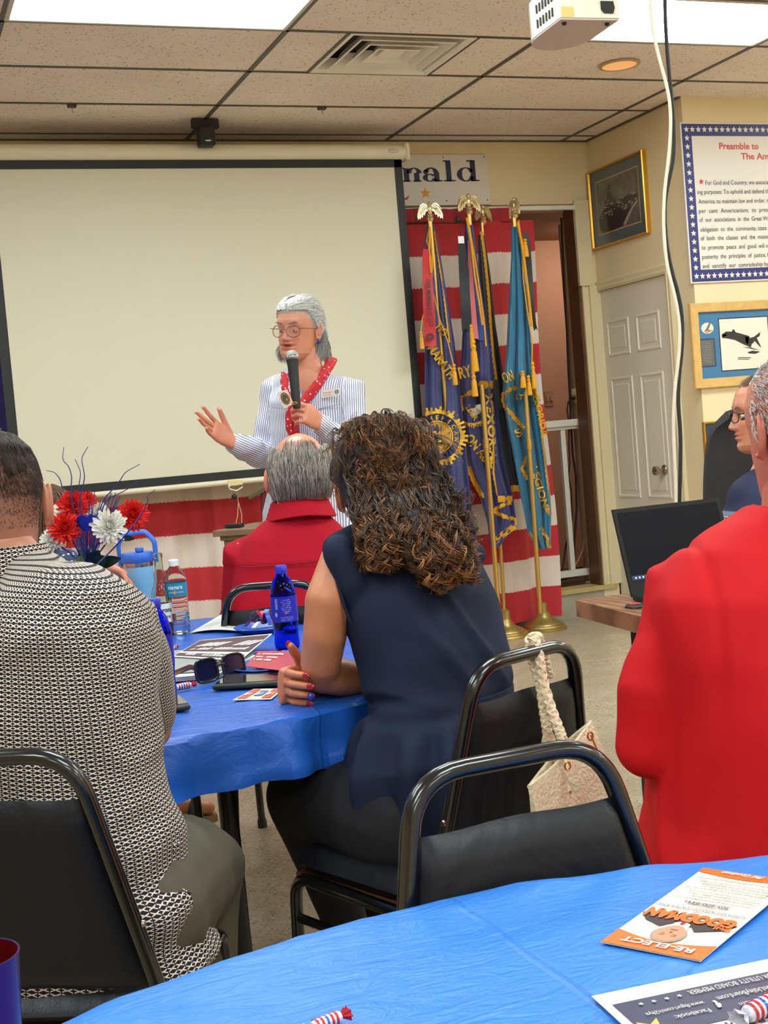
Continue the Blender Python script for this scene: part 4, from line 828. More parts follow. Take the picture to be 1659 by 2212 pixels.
def water_bottle(c, label, brand):
    o = thing('water_bottle', label, 'bottle', c, 'clear plastic water bottles')
    prof = [(0.022, 0.0), (0.031, 0.004), (0.0325, 0.015)]
    for k in range(7): z = 0.02+k*0.012; prof += [(0.0325, z), (0.0305, z+0.005), (0.0325, z+0.010)]
    prof += [(0.0325, 0.108), (0.0322, 0.112), (0.0322, 0.150), (0.0325, 0.153), (0.031, 0.165), (0.024, 0.185), (0.0135, 0.198), (0.0128, 0.205)]
    m = MB(); m.lathe(prof, c, 32); m.build('bottle_body', M_pet, o)
    m = MB(); m.lathe([(0.020, 0.003), (0.0300, 0.006), (0.0300, 0.062), (0.001, 0.0625)], c, 28); m.build('water', M_waterm, o)
    m = MB(); m.lathe([(0.0145, 0.200), (0.0148, 0.202), (0.0145, 0.216), (0.012, 0.218)], c, 24); m.build('cap', M_cap, o)
    m = MB(); band(m, c, 0.0332, 0.111, 0.151); lb_ = m.build('label', mat('teal_label', (24, 130, 158), 0.45), o)
    if brand:
        m = MB(); f = cyl_fn(c, 0.0338, facing(c)); text(m, 'niagara', lambda x, y: f(x-0.002, y+0.134), width=0.044, height=0.0115, bold=0.02, align='C'); text(m, 'PURIFIED    DRINKING', lambda x, y: f(x-0.001, y+0.1225), width=0.046, height=0.0035, align='C'); m.build('lettering', M_cap, lb_, smooth=False)
        m = MB(); m.add([f(0.005*math.cos(q)*(1-0.4*(math.sin(q) > 0)*math.sin(q))-0.004, 0.124+0.0055*math.sin(q)) for q in np.linspace(0, 2*PI, 14)[:-1]], [tuple(range(13))]); m.build('drop_mark', mat('orange_drop', (222, 120, 50), 0.5), lb_, smooth=False)
    return o
water_bottle(PZ(389, 1368, TZ), 'clear water bottle with teal label beside the beer bottle', True)
c = P(253, 1217, 4.05); water_bottle(np.array([c[0], c[1], TZ]), 'clear water bottle half hidden behind the blue tumbler', False)
def blue_bottle(c, label, front):
    o = thing('blue_water_bottle', label, 'bottle', c, 'cobalt blue water bottles')
    prof = [(0.018, 0.006), (0.026, 0.0), (0.031, 0.008), (0.0325, 0.02), (0.0315, 0.045), (0.0325, 0.07), (0.0335, 0.075), (0.0335, 0.145), (0.031, 0.162), (0.024, 0.182), (0.0145, 0.197), (0.0135, 0.203)]
    m = MB(); m.lathe(prof, c, 36); m.build('bottle_body', M_bluepet, o)
    m = MB(); m.lathe([(0.015, 0.200), (0.0155, 0.202), (0.0155, 0.217), (0.0135, 0.220)], c, 28)
    m.build('cap', M_bcap, o)
    m = MB(); band(m, c, 0.0340, 0.078, 0.143); l_ = m.build('label', mat('cobalt_label', (22, 24, 170), 0.4), o)
    f = cyl_fn(c, 0.0345, facing(c)); m = MB()
    for k in range(7): strokes(m, lambda x, y, k=k: f(0.006+(x-0.5)*(0.020+0.008*((k*5) % 3)/2), 0.133-k*0.0048+y*0.0024), 12, k)
    for k in range(3): strokes(m, lambda x, y, k=k: f(0.006+(x-0.5)*0.034, 0.090-k*0.004+y*0.0018), 16, k+9)
    for k in range(9): x0 = -0.024; m.add([f(x0, 0.112+k*0.003), f(x0+0.007, 0.112+k*0.003), f(x0+0.007, 0.1135+k*0.003), f(x0, 0.1135+k*0.003)], [(0, 1, 2, 3)])
    m.add([f(-0.023+0.0035*math.cos(q), 0.098+0.006*math.sin(q)) for q in np.linspace(0, 2*PI, 12)[:-1]], [tuple(range(11))])
    m.build('lettering', mat('pale_blue_print', (160, 170, 230), 0.5), l_, smooth=False)
    m = MB()
    for k in range(5): a = 0.2+k*0.7; m.add([f(0.006, 0.099), f(0.006+0.006*math.cos(a), 0.099+0.006*math.sin(a)), f(0.006+0.006*math.cos(a+0.35), 0.099+0.005*math.sin(a+0.35))], [(0, 1, 2)])
    m.build('emblem', mat('orange_print', (226, 130, 70), 0.5), l_, smooth=False)
    return o
blue_bottle(PZ(622, 1406, TZ), 'cobalt blue water bottle standing beside the curly haired woman', True)
c = P(331, 1300, 2.82); blue_bottle(np.array([c[0], c[1], TZ]), 'cobalt blue water bottle behind the patterned shirt shoulder', False)
# beer bottle
c = P(340, 1197, 3.85); c = np.array([c[0], c[1], TZ]); o = thing('beer_bottle', 'clear glass beer bottle with white label and black lettering', 'bottle', c)
m = MB(); m.lathe([(0.024, 0.004), (0.029, 0.0), (0.0305, 0.006), (0.0305, 0.11), (0.029, 0.125), (0.021, 0.145), (0.0145, 0.165), (0.0125, 0.2), (0.0125, 0.226), (0.0142, 0.228), (0.0142, 0.24), (0.0125, 0.242), (0.011, 0.242), (0.0115, 0.2), (0.013, 0.165), (0.019, 0.145), (0.0285, 0.12), (0.0285, 0.008), (0.001, 0.007)], c, 32); m.build('bottle_glass', M_glassm, o)
m = MB(); band(m, c, 0.0309, 0.04, 0.095); l_ = m.build('label', M_cap, o)
m = MB(); f = cyl_fn(c, 0.0314, facing(c)); text(m, 'Corona', lambda x, y: f(x+0.004, y+0.070), width=0.05, height=0.014, bold=0.03, align='C'); text(m, 'Extra', lambda x, y: f(x+0.008, y+0.052), width=0.03, height=0.010, bold=0.02, align='C'); m.build('lettering', M_black, l_, smooth=False)
m = MB(); band(m, c, 0.0311, 0.012, 0.036); m.build('lower_label', mat('dark_label', (30, 36, 60), 0.5), o)
# insulated tumbler
c = P(296, 1195, 4.0); c = np.array([c[0], c[1], TZ]); o = thing('tumbler', 'pale blue insulated tumbler with blue carry-handle lid', 'tumbler', c)
zt_ = 1.263-(1190-(H_/2+0))*0
m = MB(); m.lathe([(0.030, 0), (0.034, 0.004), (0.041, 0.11), (0.0455, 0.19), (0.0455, 0.195)], c, 36); m.build('cup', mat('pale_blue_powder_coat', (120, 180, 220), 0.45), o)
m = MB(); m.lathe([(0.0455, 0.195), (0.0458, 0.196), (0.0458, 0.208), (0.045, 0.209)], c, 36); m.build('steel_rim', M_steel, o)
M_lid = mat('blue_lid', (42, 100, 200), 0.4); m = MB(); m.lathe([(0.047, 0.208), (0.049, 0.212), (0.049, 0.232), (0.045, 0.238), (0.001, 0.239)], c, 36); m.box(c+[0.006, -0.01, 0.246], (0.022, 0.03, 0.014), bev=0.003); m.build('lid', M_lid, o)
rx_ = nrm([CR[0], CR[1], 0]); f = lambda x, z: c+rx_*x+np.array([0, 0, z])
m = MB(); m.tube(rpath([f(-0.053, 0.20), f(-0.055, 0.265), f(-0.034, 0.296), f(0.030, 0.300), f(0.056, 0.268), f(0.056, 0.205)], 0.012), 0.0062, 10, up=(0.3, -1, 0), flat=(1.5, 0.9)); m.build('handle', M_lid, o)
# ------------------------------------------------------------------ papers etc
M_paper = mat('paper', (228, 226, 220), 0.6); M_ink = mat('print_grey', (96, 96, 100), 0.6)
def quad_fn(pp, z):
    """bilinear sheet from four pixel corners lying on the plane z: (x,y in 0..1)"""
    a, b, c_, d = [PZ(u, v, z) for u, v in pp]
    return lambda x, y, e=0.0: (a*(1-x)+b*x)*(1-y)+(d*(1-x)+c_*x)*y+np.array([0, 0, e])
def sheet_of(name, label, cat, pp, z, mt, th=0.0012, curl=None, group=None):
    f = quad_fn(pp, z); o = thing(name, label, cat, f(0.5, 0.5), group)
    g = lambda x, y, e=0: f(x, y, e)+np.array([0, 0, curl(x, y) if curl else 0]); m = MB(); m.sheet(lambda s, t_: g(s, t_, th), 12, 12, th=0.001); m.build('sheet', mt, o); return o, g
# white programme sheet
o, g = sheet_of('paper_sheet', 'white printed paper sheet lying behind the blue plate', 'paper', [(412, 1367), (530, 1366), (600, 1322), (478, 1331)], TZ, M_paper, curl=lambda x, y: 0.008*math.sin(x*3.1)*(1-y)+0.004*y)
m = MB()
for k in range(9):
    for q in range(3): y = 0.1+k*0.09; x0 = 0.08+q*0.3; m.add([g(x0, y, 0.0022), g(x0+0.26, y, 0.0022), g(x0+0.26, y+0.018, 0.0022), g(x0, y+0.018, 0.0022)], [(0, 1, 2, 3)])
m.build('print_lines', mat('faint_print', (190, 190, 190), 0.6), o, smooth=False)
# blue plates
def plate(c, r, label, mt):
    o = thing('plate', label, 'plate', c, 'blue party plates'); m = MB(); m.lathe([(0.001, 0.0), (r*0.66, 0.0), (r*0.75, 0.004), (r*0.98, 0.016), (r, 0.017), (r*0.98, 0.019), (r*0.74, 0.008), (r*0.65, 0.004), (0.001, 0.004)], c, 40, cap=False); m.build('dish', mt, o); return o
M_plate = mat('blue_plate', (50, 90, 180), 0.35)
c1 = PZ(572, 1364, TZ); plate(c1, 0.088, 'blue plate with a foil ribbon bow on it behind the water bottle', M_plate)
c2 = PZ(583, 1450, TZ); plate(c2, 0.088, 'blue plate with a red flyer on it beside the red painted nails', M_plate)
M_foilb = mat('blue_foil', (60, 90, 200), 0.25, 0.5); M_foilr = mat('red_foil', (196, 36, 48), 0.28, 0.4); M_foilw = mat('white_foil', (220, 220, 232), 0.25, 0.3)
bow = thing('ribbon_bow', 'crumpled red, white and blue foil bow on the far plate', 'bow', c1+[0, 0, 0.02]); r_ = random.Random(11)
for k in range(26):
    a = r_.uniform(0, 2*PI); l = r_.uniform(0.03, 0.075); h = r_.uniform(0.01, 0.05); w = r_.uniform(0.004, 0.010); d = np.array([math.cos(a), math.sin(a), 0]); s_ = np.array([-d[1], d[0], 0])
    m = MB(); pts = [c1+[0, 0, 0.022]+d*l*q+np.array([0, 0, h*math.sin(PI*q)*(1-0.4*q)]) for q in np.linspace(0, 1, 6)]; m.add([p+s_*w*sg for p in pts for sg in (-1, 1)], [(2*i, 2*i+2, 2*i+3, 2*i+1) for i in range(5)]); m.build('streamer', [M_foilb, M_foilr, M_foilw, M_foilb][k % 4], bow)
# newspaper stack + campaign flyer
M_news = mat('newsprint', (150, 152, 150), 0.65, var=0.08)
o, g = sheet_of('newspaper', 'folded grey newspaper lying in front of the campaign flyer', 'newspaper', [(330, 1470), (478, 1460), (560, 1418), (330, 1415)], TZ, M_news, th=0.014)
m = MB()
for k in range(4): f = quad_fn([(330, 1477), (474, 1465), (556, 1424), (330, 1420)], TZ); m.sheet(lambda s, t_, k=k: f(s, t_, 0.002+0.003*k), 4, 4, th=0.0015)
m.build('inner_pages', M_paper, o)
o, g = sheet_of('flyer', 'dark campaign flyer with white lettering under the sunglasses end', 'flyer', [(372, 1419), (518, 1428), (590, 1386), (432, 1384)], TZ+0.016, M_paper, curl=lambda x, y: 0.02*y*x)
m = MB(); 
for (x0, y0, x1, y1) in [(0.02, 0.30, 0.98, 0.95), (0.02, 0.05, 0.98, 0.20)]: m.sheet(lambda s, t_: g(x0+(x1-x0)*s, y0+(y1-y0)*t_, 0.0022), 6, 4)
m.build('dark_panel', mat('maroon_print', (82, 48, 52), 0.5), o)
m = MB(); strokes(m, lambda x, y: g(0.10+x*0.8, 0.55+y*0.27, 0.003), 9, 1, 1.6, 0.28); strokes(m, lambda x, y: g(0.10+x*0.8, 0.37+y*0.10, 0.003), 17, 2, 0.8, 0.3); strokes(m, lambda x, y: g(0.15+x*0.7, 0.09+y*0.08, 0.003), 14, 3); m.build('lettering', M_paper, o, smooth=False)
o, g = sheet_of('flyer', 'red flyer leaning on the near blue plate', 'flyer', [(530, 1440), (630, 1452), (650, 1418), (560, 1418)], TZ+0.02, mat('red_print', (176, 48, 62), 0.45), curl=lambda x, y: 0.012*y)
m = MB(); [strokes(m, lambda x, y, k=k, w_=w_: g(0.06+x*w_, 0.74-k*0.18+y*0.10, 0.003), 12, k) for k, w_ in enumerate((0.6, 0.5, 0.4))]; m.build('lettering', M_paper, o, smooth=False)
# sunglasses, folded open on the table
gc = PZ(478, 1470, TZ); gx = nrm(PZ(528, 1455, TZ)-PZ(428, 1476, TZ)); gy = np.array([-gx[1], gx[0], 0]); o = thing('sunglasses', 'black square framed sunglasses standing on the blue cloth', 'glasses', gc)
M_sg = mat('sunglass_frame', (30, 32, 36), 0.25); M_lens = mat('dark_lens', (24, 26, 60), 0.06, coat=1.0)
for s in (-1, 1):
    cc_ = gc+gx*s*0.036+np.array([0, 0, 0.029]); up_ = nrm(np.array([0, 0, 1.0])+gy*0.15); pts = [cc_+gx*0.029*math.copysign(abs(math.cos(q))**0.55, math.cos(q))+up_*0.026*math.copysign(abs(math.sin(q))**0.55, math.sin(q)) for q in [2*PI*k/24 for k in range(24)]]
    m = MB(); m.tube(pts, 0.0030, 8, loop=True, cap=False); m.build('rim', M_sg, o)
    m = MB(); m.add(pts, [tuple(range(24))]); m.build('lens', M_lens, o, smooth=False)
    m = MB(); a = cc_+gx*s*0.030+up_*0.012; b = a+gy*0.125-gx*s*0.01-np.array([0, 0, 0.028]); m.tube([a, a+gy*0.02, b], 0.0028, 6, flat=(2.2, 0.8), up=(0, 0, 1)); m.build('temple', mat('tortoise_temple', (110, 60, 34), 0.3), o)
m = MB(); m.tube([gc-gx*0.012+[0, 0, 0.036], gc+[0, 0, 0.039], gc+gx*0.012+[0, 0, 0.036]], 0.003, 8); m.build('bridge', M_sg, o)
# phones
def phone(pp, label, gl):
    f = quad_fn(pp, TZ); o = thing('phone', label, 'phone', f(0.5, 0.5)); c_ = f(0.5, 0.5); ux_ = f(1, 0.5)-f(0, 0.5); uy_ = f(0.5, 1)-f(0.5, 0); lx_, ly_ = np.linalg.norm(ux_), np.linalg.norm(uy_)
    R_ = (nrm(ux_), np.cross([0, 0, 1], nrm(ux_)), (0, 0, 1)); m = MB(); m.box(c_+[0, 0, 0.007], (lx_, ly_, 0.012), R=R_, bev=0.004); m.build('case', mat('phone_case', (48, 50, 44), 0.5), o)
    m = MB(); m.box(c_+[0, 0, 0.0135], (lx_*0.93, ly_*0.86, 0.0015), R=R_); m.build('screen', mat('phone_glass', gl, 0.06, coat=1.0), o, smooth=False)
phone([(466, 1494), (612, 1482), (618, 1462), (480, 1468)], 'black phone lying face up near the stickers', (40, 36, 38))
phone([(345, 1545), (392, 1537), (390, 1500), (345, 1506)], 'olive cased phone half hidden by the patterned sleeve', (90, 92, 80))
# sticker card
o, g = sheet_of('sticker_card', 'small red and cream sticker card in front of the black phone', 'card', [(503, 1514), (586, 1512), (614, 1489), (548, 1490)], TZ, mat('sticker_cream', (228, 216, 180), 0.5), th=0.002)
m = MB()
for x0, x1 in ((0.06, 0.30), (0.70, 0.94)): m.add([g(x0, 0.08, 0.0032), g(x1, 0.08, 0.0032), g(x1, 0.92, 0.0032), g(x0, 0.92, 0.0032)], [(0, 1, 2, 3)])
m.build('red_blocks', mat('sticker_red', (190, 74, 64), 0.5), o, smooth=False)
m = MB(); m.add([g(0.38, 0.3, 0.0032), g(0.62, 0.3, 0.0032), g(0.62, 0.8, 0.0032), g(0.38, 0.8, 0.0032)], [(0, 1, 2, 3)]); m.build('blue_block', mat('sticker_blue', (90, 104, 160), 0.5), o, smooth=False)
m = MB(); [strokes(m, lambda x, y, a=a: g(a+x*0.16, 0.35+y*0.3, 0.0042), 4, 7) for a in (0.10, 0.42, 0.74)]; m.build('print_marks', M_paper, o, smooth=False)
# wrapped candies
def candy(c, ax, s, label, long=True):
    o = thing('wrapped_candy', label, 'candy', c); ax = nrm(ax); sd = np.cross([0, 0, 1], ax); c = np.asarray(c)
    m = MB(); pr = [(0.001, -0.5), (0.16, -0.5), (0.20, -0.42), (0.22, 0), (0.20, 0.42), (0.16, 0.5), (0.001, 0.5)]; m.lathe([(r*s, z*s) for r, z in pr], c+[0, 0, 0.2*s], 20, ax=ax); m.build('wrapper', M_foilw, o)
    for k in range(5):
        z0 = -0.42+k*0.17; m = MB(); m.lathe([(0.222*s, z0*s), (0.226*s, (z0+0.04)*s), (0.222*s, (z0+0.08)*s)], c+[0, 0, 0.2*s], 20, ax=ax, cap=False); m.build('blue_band' if k == 2 else 'red_stripe', M_foilb if k in (2,) else M_foilr, o)
    for sg in (-1, 1):
        m = MB(); pts = []
        for k in range(14): q = 2*PI*k/14; rr_ = (0.30 if k % 2 else 0.20)*s; pts.append((rr_, q))
        base = c+[0, 0, 0.2*s]+ax*sg*0.5*s; v = [base+(sd*math.cos(q)+np.array([0, 0, 1.0])*math.sin(q))*0.05*s for _, q in pts]+[base+ax*sg*0.3*s+(sd*math.cos(q)+np.array([0, 0, 0.75])*math.sin(q))*r for r, q in pts]
        m.add(v, [(i, (i+1) % 14, 14+(i+1) % 14, 14+i) for i in range(14)]); m.build('twisted_end', M_foilr if sg > 0 else M_foilw, o)
candy(PZ(397, 1489, TZ), gx, 0.036, 'foil wrapped candy lying left of the sunglasses')
candy(PZ(376, 1404, TZ+0.0), gx+gy, 0.03, 'blue foil candy beside the newspaper corner')
candy(PZ(1646, 2196, TZ+0.002), nrm(PZ(1659, 2150, TZ)-PZ(1580, 2190, TZ)), 0.040, 'stars and stripes wrapped candy on the campaign sheet')
candy(PZ(706, 2222, TZ+0.002), (1, 0.3, 0), 0.03, 'wrapped candy at the edge of the nearest table')
# bouquet
c = P(188, 1240, 3.45); vb = np.array([c[0], c[1], TZ]); vz = c[2]
o = thing('vase', 'clear bottle vase holding patriotic flowers', 'vase', vb); hv = vz-TZ+0.01
m = MB(); m.lathe([(0.03, 0), (0.036, 0.004), (0.037, hv*0.55), (0.02, hv*0.8), (0.017, hv*0.92), (0.021, hv), (0.018, hv), (0.015, hv*0.9), (0.034, hv*0.5), (0.034, 0.006), (0.001, 0.006)], vb, 28); m.build('glass', M_glassm, o)
bq = thing('flower_bouquet', 'red, white and blue artificial flower bouquet with curly blue twigs', 'flowers', vb+[0, 0, 0.02])
M_fr = mat('petal_red', (222, 36, 28), 0.7, var=0.12, vscale=60); M_fw = mat('petal_white', (236, 232, 220), 0.7); M_fb = mat('petal_blue', (34, 40, 150), 0.6); M_leaf = mat('leaf_green', (26, 52, 34), 0.5, var=0.2); M_twig = mat('glitter_blue_twig', (38, 42, 110), 0.4, 0.2)
def mumflower(c, nrmv, R, mt, seed, n=90):
    r_ = random.Random(seed); nv = nrm(nrmv); a = nrm(np.cross(nv, [0.3, 0.1, 1])); b = np.cross(nv, a); m = MB(); c = np.asarray(c)
    for k in range(n):
        f = ((k+0.5)/n)**0.6; th = f*1.75; ph = k*2.39996+r_.uniform(-.15, .15); L = R*(0.55+0.5*f)*r_.uniform(0.88, 1.06); w = R*0.10*r_.uniform(0.8, 1.2)
        rad = a*math.cos(ph)+b*math.sin(ph); d = nv*math.cos(th)+rad*math.sin(th); s_ = nrm(np.cross(d, nv) if abs(d@nv) < 0.99 else a); u_ = nrm(np.cross(s_, d))
        p0 = c+d*R*0.08; pts = []
        for q, ww, cu in ((0, 0.35, 0), (0.4, 0.9, -0.02), (0.8, 1.15, 0.03), (1.0, 0.55, 0.10)): cc_ = p0+d*L*q+u_*R*cu; pts.append([cc_-s_*w*ww, cc_+u_*w*0.35*(-1), cc_+s_*w*ww])
        m.add([p for r in pts for p in r], [(i*3+j, i*3+j+1, i*3+j+4, i*3+j+3) for i in range(3) for j in range(2)])
    return m
heads = [((140, 1142), 3.30, 0.040, M_fr, 'red_bloom'), ((158, 1093), 3.42, 0.040, M_fr, 'red_bloom'), ((186, 1085), 3.5, 0.030, M_fr, 'red_bloom'), ((287, 1113), 3.38, 0.041, M_fr, 'red_bloom'), ((236, 1138), 3.30, 0.043, M_fw, 'white_bloom'), ((140, 1112), 3.5, 0.036, M_fw, 'white_bloom'), ((212, 1108), 3.5, 0.030, M_fw, 'white_bloom'), ((112, 1168), 3.45, 0.030, M_fw, 'white_bloom')]
neck = vb+[0, 0, hv]
for k, ((u, v), D, R, mt, nm) in enumerate(heads):
    hc = P(u, v, D); d = nrm(CO-hc+np.array([0, 0, 0.5])+0.7*nrm(hc-neck)); mumflower(hc, d, R, mt, 40+k).build(nm, mt, bq, smooth=False)
    m = MB(); m.tube([vb+[0, 0, 0.02], neck, lerp(neck, hc, 0.5)+[0, 0, 0.01], hc-d*0.01], 0.0022, 6); m.build('stem', M_twig, bq)
# blue rose: nested cupped petals
hc = P(187, 1128, 3.32); m = MB()
for ring, (n_, r0, h0, op) in enumerate([(3, 0.008, 0.040, 0.15), (4, 0.014, 0.042, 0.3), (5, 0.021, 0.040, 0.5), (5, 0.025, 0.034, 0.9)]):
    for k in range(n_):
        a0 = 2*PI*k/n_+ring*0.7; sp = 2*PI/n_*0.72
        m.sheet(lambda s, t_, a0=a0, sp=sp, r0=r0, h0=h0, op=op: hc+np.array([math.cos(a0+(s-.5)*2*sp*(1-0.35*t_))*(r0*(0.35+0.65*math.sin(min(1, t_*1.2)*PI/2))+op*0.012*t_**3), math.sin(a0+(s-.5)*2*sp*(1-0.35*t_))*(r0*(0.35+0.65*math.sin(min(1, t_*1.2)*PI/2))+op*0.012*t_**3), -0.022+h0*t_*(1-0.25*(2*s-1)**2)]), 5, 5)
m.build('blue_rose', M_fb, bq, smooth=False); m = MB(); m.tube([neck, hc-[0, 0, 0.02]], 0.0022, 6); m.build('stem', M_twig, bq)
for k, (pts, D) in enumerate([([(192, 1230), (176, 1160), (160, 1105), (152, 1060), (156, 1030), (148, 1005), (134, 995), (138, 966)], 3.4), ([(192, 1230), (178, 1150), (166, 1090), (170, 1050), (175, 1020), (162, 992)], 3.42), ([(194, 1230), (185, 1150), (172, 1080), (184, 1030), (175, 990), (190, 965)], 3.4), ([(192, 1230), (150, 1120), (136, 1060), (130, 1035), (118, 1020), (100, 1016)], 3.45), ([(194, 1230), (205, 1140), (222, 1080), (255, 1045), (270, 1020), (302, 1003)], 3.4), ([(196, 1230), (210, 1130), (228, 1080), (270, 1060), (300, 1040)], 3.45), ([(200, 1230), (260, 1170), (300, 1120), (320, 1085), (318, 1070), (336, 1058)], 3.3)]):
    t_ = np.linspace(0, 1, len(pts)); T = np.linspace(0, 1, 26); us = np.interp(T, t_, [p[0] for p in pts]); vs = np.interp(T, t_, [p[1] for p in pts]); kk = np.array([.25, .5, .25])
    for _ in range(2): us[1:-1] = np.convolve(us, kk, 'valid'); vs[1:-1] = np.convolve(vs, kk, 'valid')
    m = MB(); m.tube([P(u, v, D) for u, v in zip(us, vs)], list(np.linspace(0.0022, 0.0009, 26)), 5); m.build('curly_twig', M_twig, bq)
r_ = random.Random(5)
for k in range(26):
    a = (190+r_.uniform(-8, 8), 1225); b = (190+r_.uniform(-62, 70), r_.uniform(1062, 1120)); D = r_.uniform(3.3, 3.5); m = MB(); m.tube([P(*a, 3.42), P((a[0]*.5+b[0]*.5), (a[1]+b[1])/2, D), P(b[0], b[1], D)], 0.0011, 4); m.build('thin_twig', M_twig, bq)
def leafm(p0, p1, w, droop=0.01):
    p0, p1 = np.asarray(p0), np.asarray(p1); d = p1-p0; s_ = nrm(np.cross(d, CF)); n_ = nrm(np.cross(s_, d)); m = MB()
    m.sheet(lambda s, t_: p0+d*t_+s_*w*(2*s-1)*math.sin(PI*min(1, t_*0.96+0.04))**0.8-n_*abs(2*s-1)*w*0.3*math.sin(PI*t_)-np.array([0, 0, droop*t_*t_]), 4, 8); return m
for a, b, w in [((200, 1225), (262, 1197), 0.016), ((200, 1230), (228, 1192), 0.020), ((185, 1232), (132, 1215), 0.018), ((190, 1235), (160, 1262), 0.014), ((196, 1225), (214, 1180), 0.02), ((250, 1160), (264, 1118), 0.014), ((262, 1165), (292, 1155), 0.008), ((196, 1240), (222, 1228), 0.018), ((180, 1190), (168, 1225), 0.012)]: leafm(P(*a, 3.42), P(*b, 3.36), w).build('leaf', M_leaf, bq)
# ------------------------------------------------------------------ nearest table: flyers and cup
A_, B_, C_ = PZ(1293, 2038, TZ), PZ(1508, 2080, TZ), PZ(1520, 1879, TZ); wv = A_-B_; uv = A_-C_; uv = uv-nrm(wv)*(uv@nrm(wv)); Lw, Lh = np.linalg.norm(wv), np.linalg.norm(uv); wv, uv = nrm(wv), nrm(uv); O_ = C_-wv*Lw
cd = lambda x, y, e=0.0: O_+wv*x*Lw+uv*y*Lh+np.array([0, 0, 0.002+e+0.004*math.exp(-((y-0.95)/0.1)**2)*0])
o = thing('flyer', 'orange and white RE-ELECT flyer lying upside down on the near blue cloth', 'flyer', cd(0.5, 0.5)); M_orange = mat('flyer_orange', (222, 104, 22), 0.5); M_fly = mat('flyer_white', (216, 211, 200), 0.5)
m = MB(); m.sheet(lambda s, t_: cd(s, t_), 4, 8, th=0.0008); m.build('card', M_fly, o)
def poly(ps, e, mt, name): m = MB(); m.add([cd(x, y, e) for x, y in ps], [tuple(range(len(ps)))]); return m.build(name, mt, o, smooth=False)
poly([(0, 1), (0, 0.84)]+[(x, 0.84+0.055*math.sin(PI*x)) for x in np.linspace(0.03, 0.97, 14)]+[(1, 0.84), (1, 1)], 0.0006, M_orange, 'top_band')
poly([(0, 0), (1, 0), (1, 0.055)]+[(x, 0.055+0.03*math.sin(PI*x)) for x in np.linspace(0.97, 0.03, 10)]+[(0, 0.055)], 0.0006, M_orange, 'bottom_band')
poly([(0.02, 0.615), (0.12, 0.69), (0.33, 0.745), (0.40, 0.70), (0.62, 0.70), (0.68, 0.745), (0.88, 0.70), (0.995, 0.625)], 0.0008, mat('suit_print', (52, 34, 34), 0.5), 'suit_print')
poly([(0.40, 0.755), (0.43, 0.68), (0.51, 0.655), (0.58, 0.68), (0.62, 0.755)], 0.0010, M_fly, 'collar_print')
poly([(0.49, 0.70), (0.52, 0.70), (0.535, 0.66), (0.51, 0.64), (0.48, 0.66)], 0.0012, mat('tie_print', (150, 30, 50), 0.5), 'tie_print')
poly([(0.51+0.165*math.cos(q), 0.815+0.088*math.sin(q)) for q in np.linspace(0, 2*PI, 26)[:-1]], 0.0011, mat('grey_hair_print', (160, 140, 124), 0.5), 'hair_print')
poly([(0.51+0.145*math.cos(q)*(1-0.15*(math.sin(q) < 0)), 0.80+0.088*math.sin(q)) for q in np.linspace(0, 2*PI, 26)[:-1]], 0.0013, mat('face_print', (206, 140, 104), 0.5), 'face_print')
m = MB()
for x in (0.45, 0.57): m.add([cd(x+0.025*math.cos(q), 0.815+0.004*math.sin(q), 0.0015) for q in np.linspace(0, 2*PI, 9)[:-1]], [tuple(range(8))]); m.add([cd(x-0.03, 0.828, 0.0015), cd(x+0.03, 0.828, 0.0015), cd(x+0.025, 0.833, 0.0015), cd(x-0.025, 0.833, 0.0015)], [(0, 1, 2, 3)])
m.add([cd(0.505, 0.81, 0.0015), cd(0.53, 0.785, 0.0015), cd(0.49, 0.785, 0.0015)], [(0, 1, 2)]); m.add([cd(0.51+0.045*math.cos(q), 0.763+0.006*math.sin(q), 0.0015) for q in np.linspace(0, 2*PI, 9)[:-1]], [tuple(range(8))]); m.build('feature_print', mat('feature_brown', (132, 72, 52), 0.5), o, smooth=False)
def ct(s, x, y, w, h, mt, name, bold=0.0, al='L', shear=0.0): m = MB(); text(m, s, lambda a, b: cd(x+a/Lw, y+b/Lh, 0.0018), width=w*Lw, height=h*Lh, bold=bold, align=al, shear=shear); return m.build(name, mt, o, smooth=False)
ct('RE-ELECT', 0.13, 0.915, 0.72, 0.045, M_fly, 'heading', 0.03); ct('GOODMAN', 0.04, 0.575, 0.92, 0.085, M_orange, 'name_lettering', 0.07); ct('Phil', 0.04, 0.655, 0.16, 0.035, M_orange, 'first_name', 0.04)
ct('FOR', 0.46, 0.545, 0.08, 0.015, M_ink, 'for_lettering'); ct('FLORIDA KEYS MOSQUITO CONTROL BOARD', 0.03, 0.505, 0.94, 0.03, M_ink, 'board_lettering'); ct('District 2', 0.38, 0.475, 0.24, 0.02, M_orange, 'district_lettering'); ct('305-600-8441', 0.27, 0.435, 0.46, 0.026, M_ink, 'telephone_lettering', 0.03)
m = MB()
for k, s in enumerate(['I will continue to work hard and efficiently control', 'mosquitoes in the safest manner to protect the', 'environment and residents our quality of life in', 'the Keys by preserving the quality of our waters.', 'I have been honored to serve you on the', 'Mosquito Control Board. I have worked on', 'issues to keep our streets safe and healthy', 'and to promote a sound fiscal budget.', 'Please get in touch by phone or by mail and', 'I ask for your vote this August.']): text(m, s, lambda a, b, k=k: cd(0.06+a/Lw, 0.40-k*0.030-0.012*(k > 3)-0.012*(k > 7)+b/Lh, 0.0018), width=(0.86-0.06*((k*3) % 4))*Lw, height=0.0135*Lh, bold=0.012)
m.build('body_lettering', M_ink, o, smooth=False)
ct('Phil Goodman', 0.30, 0.02, 0.46, 0.035, M_fly, 'signature', 0.02, shear=0.5)
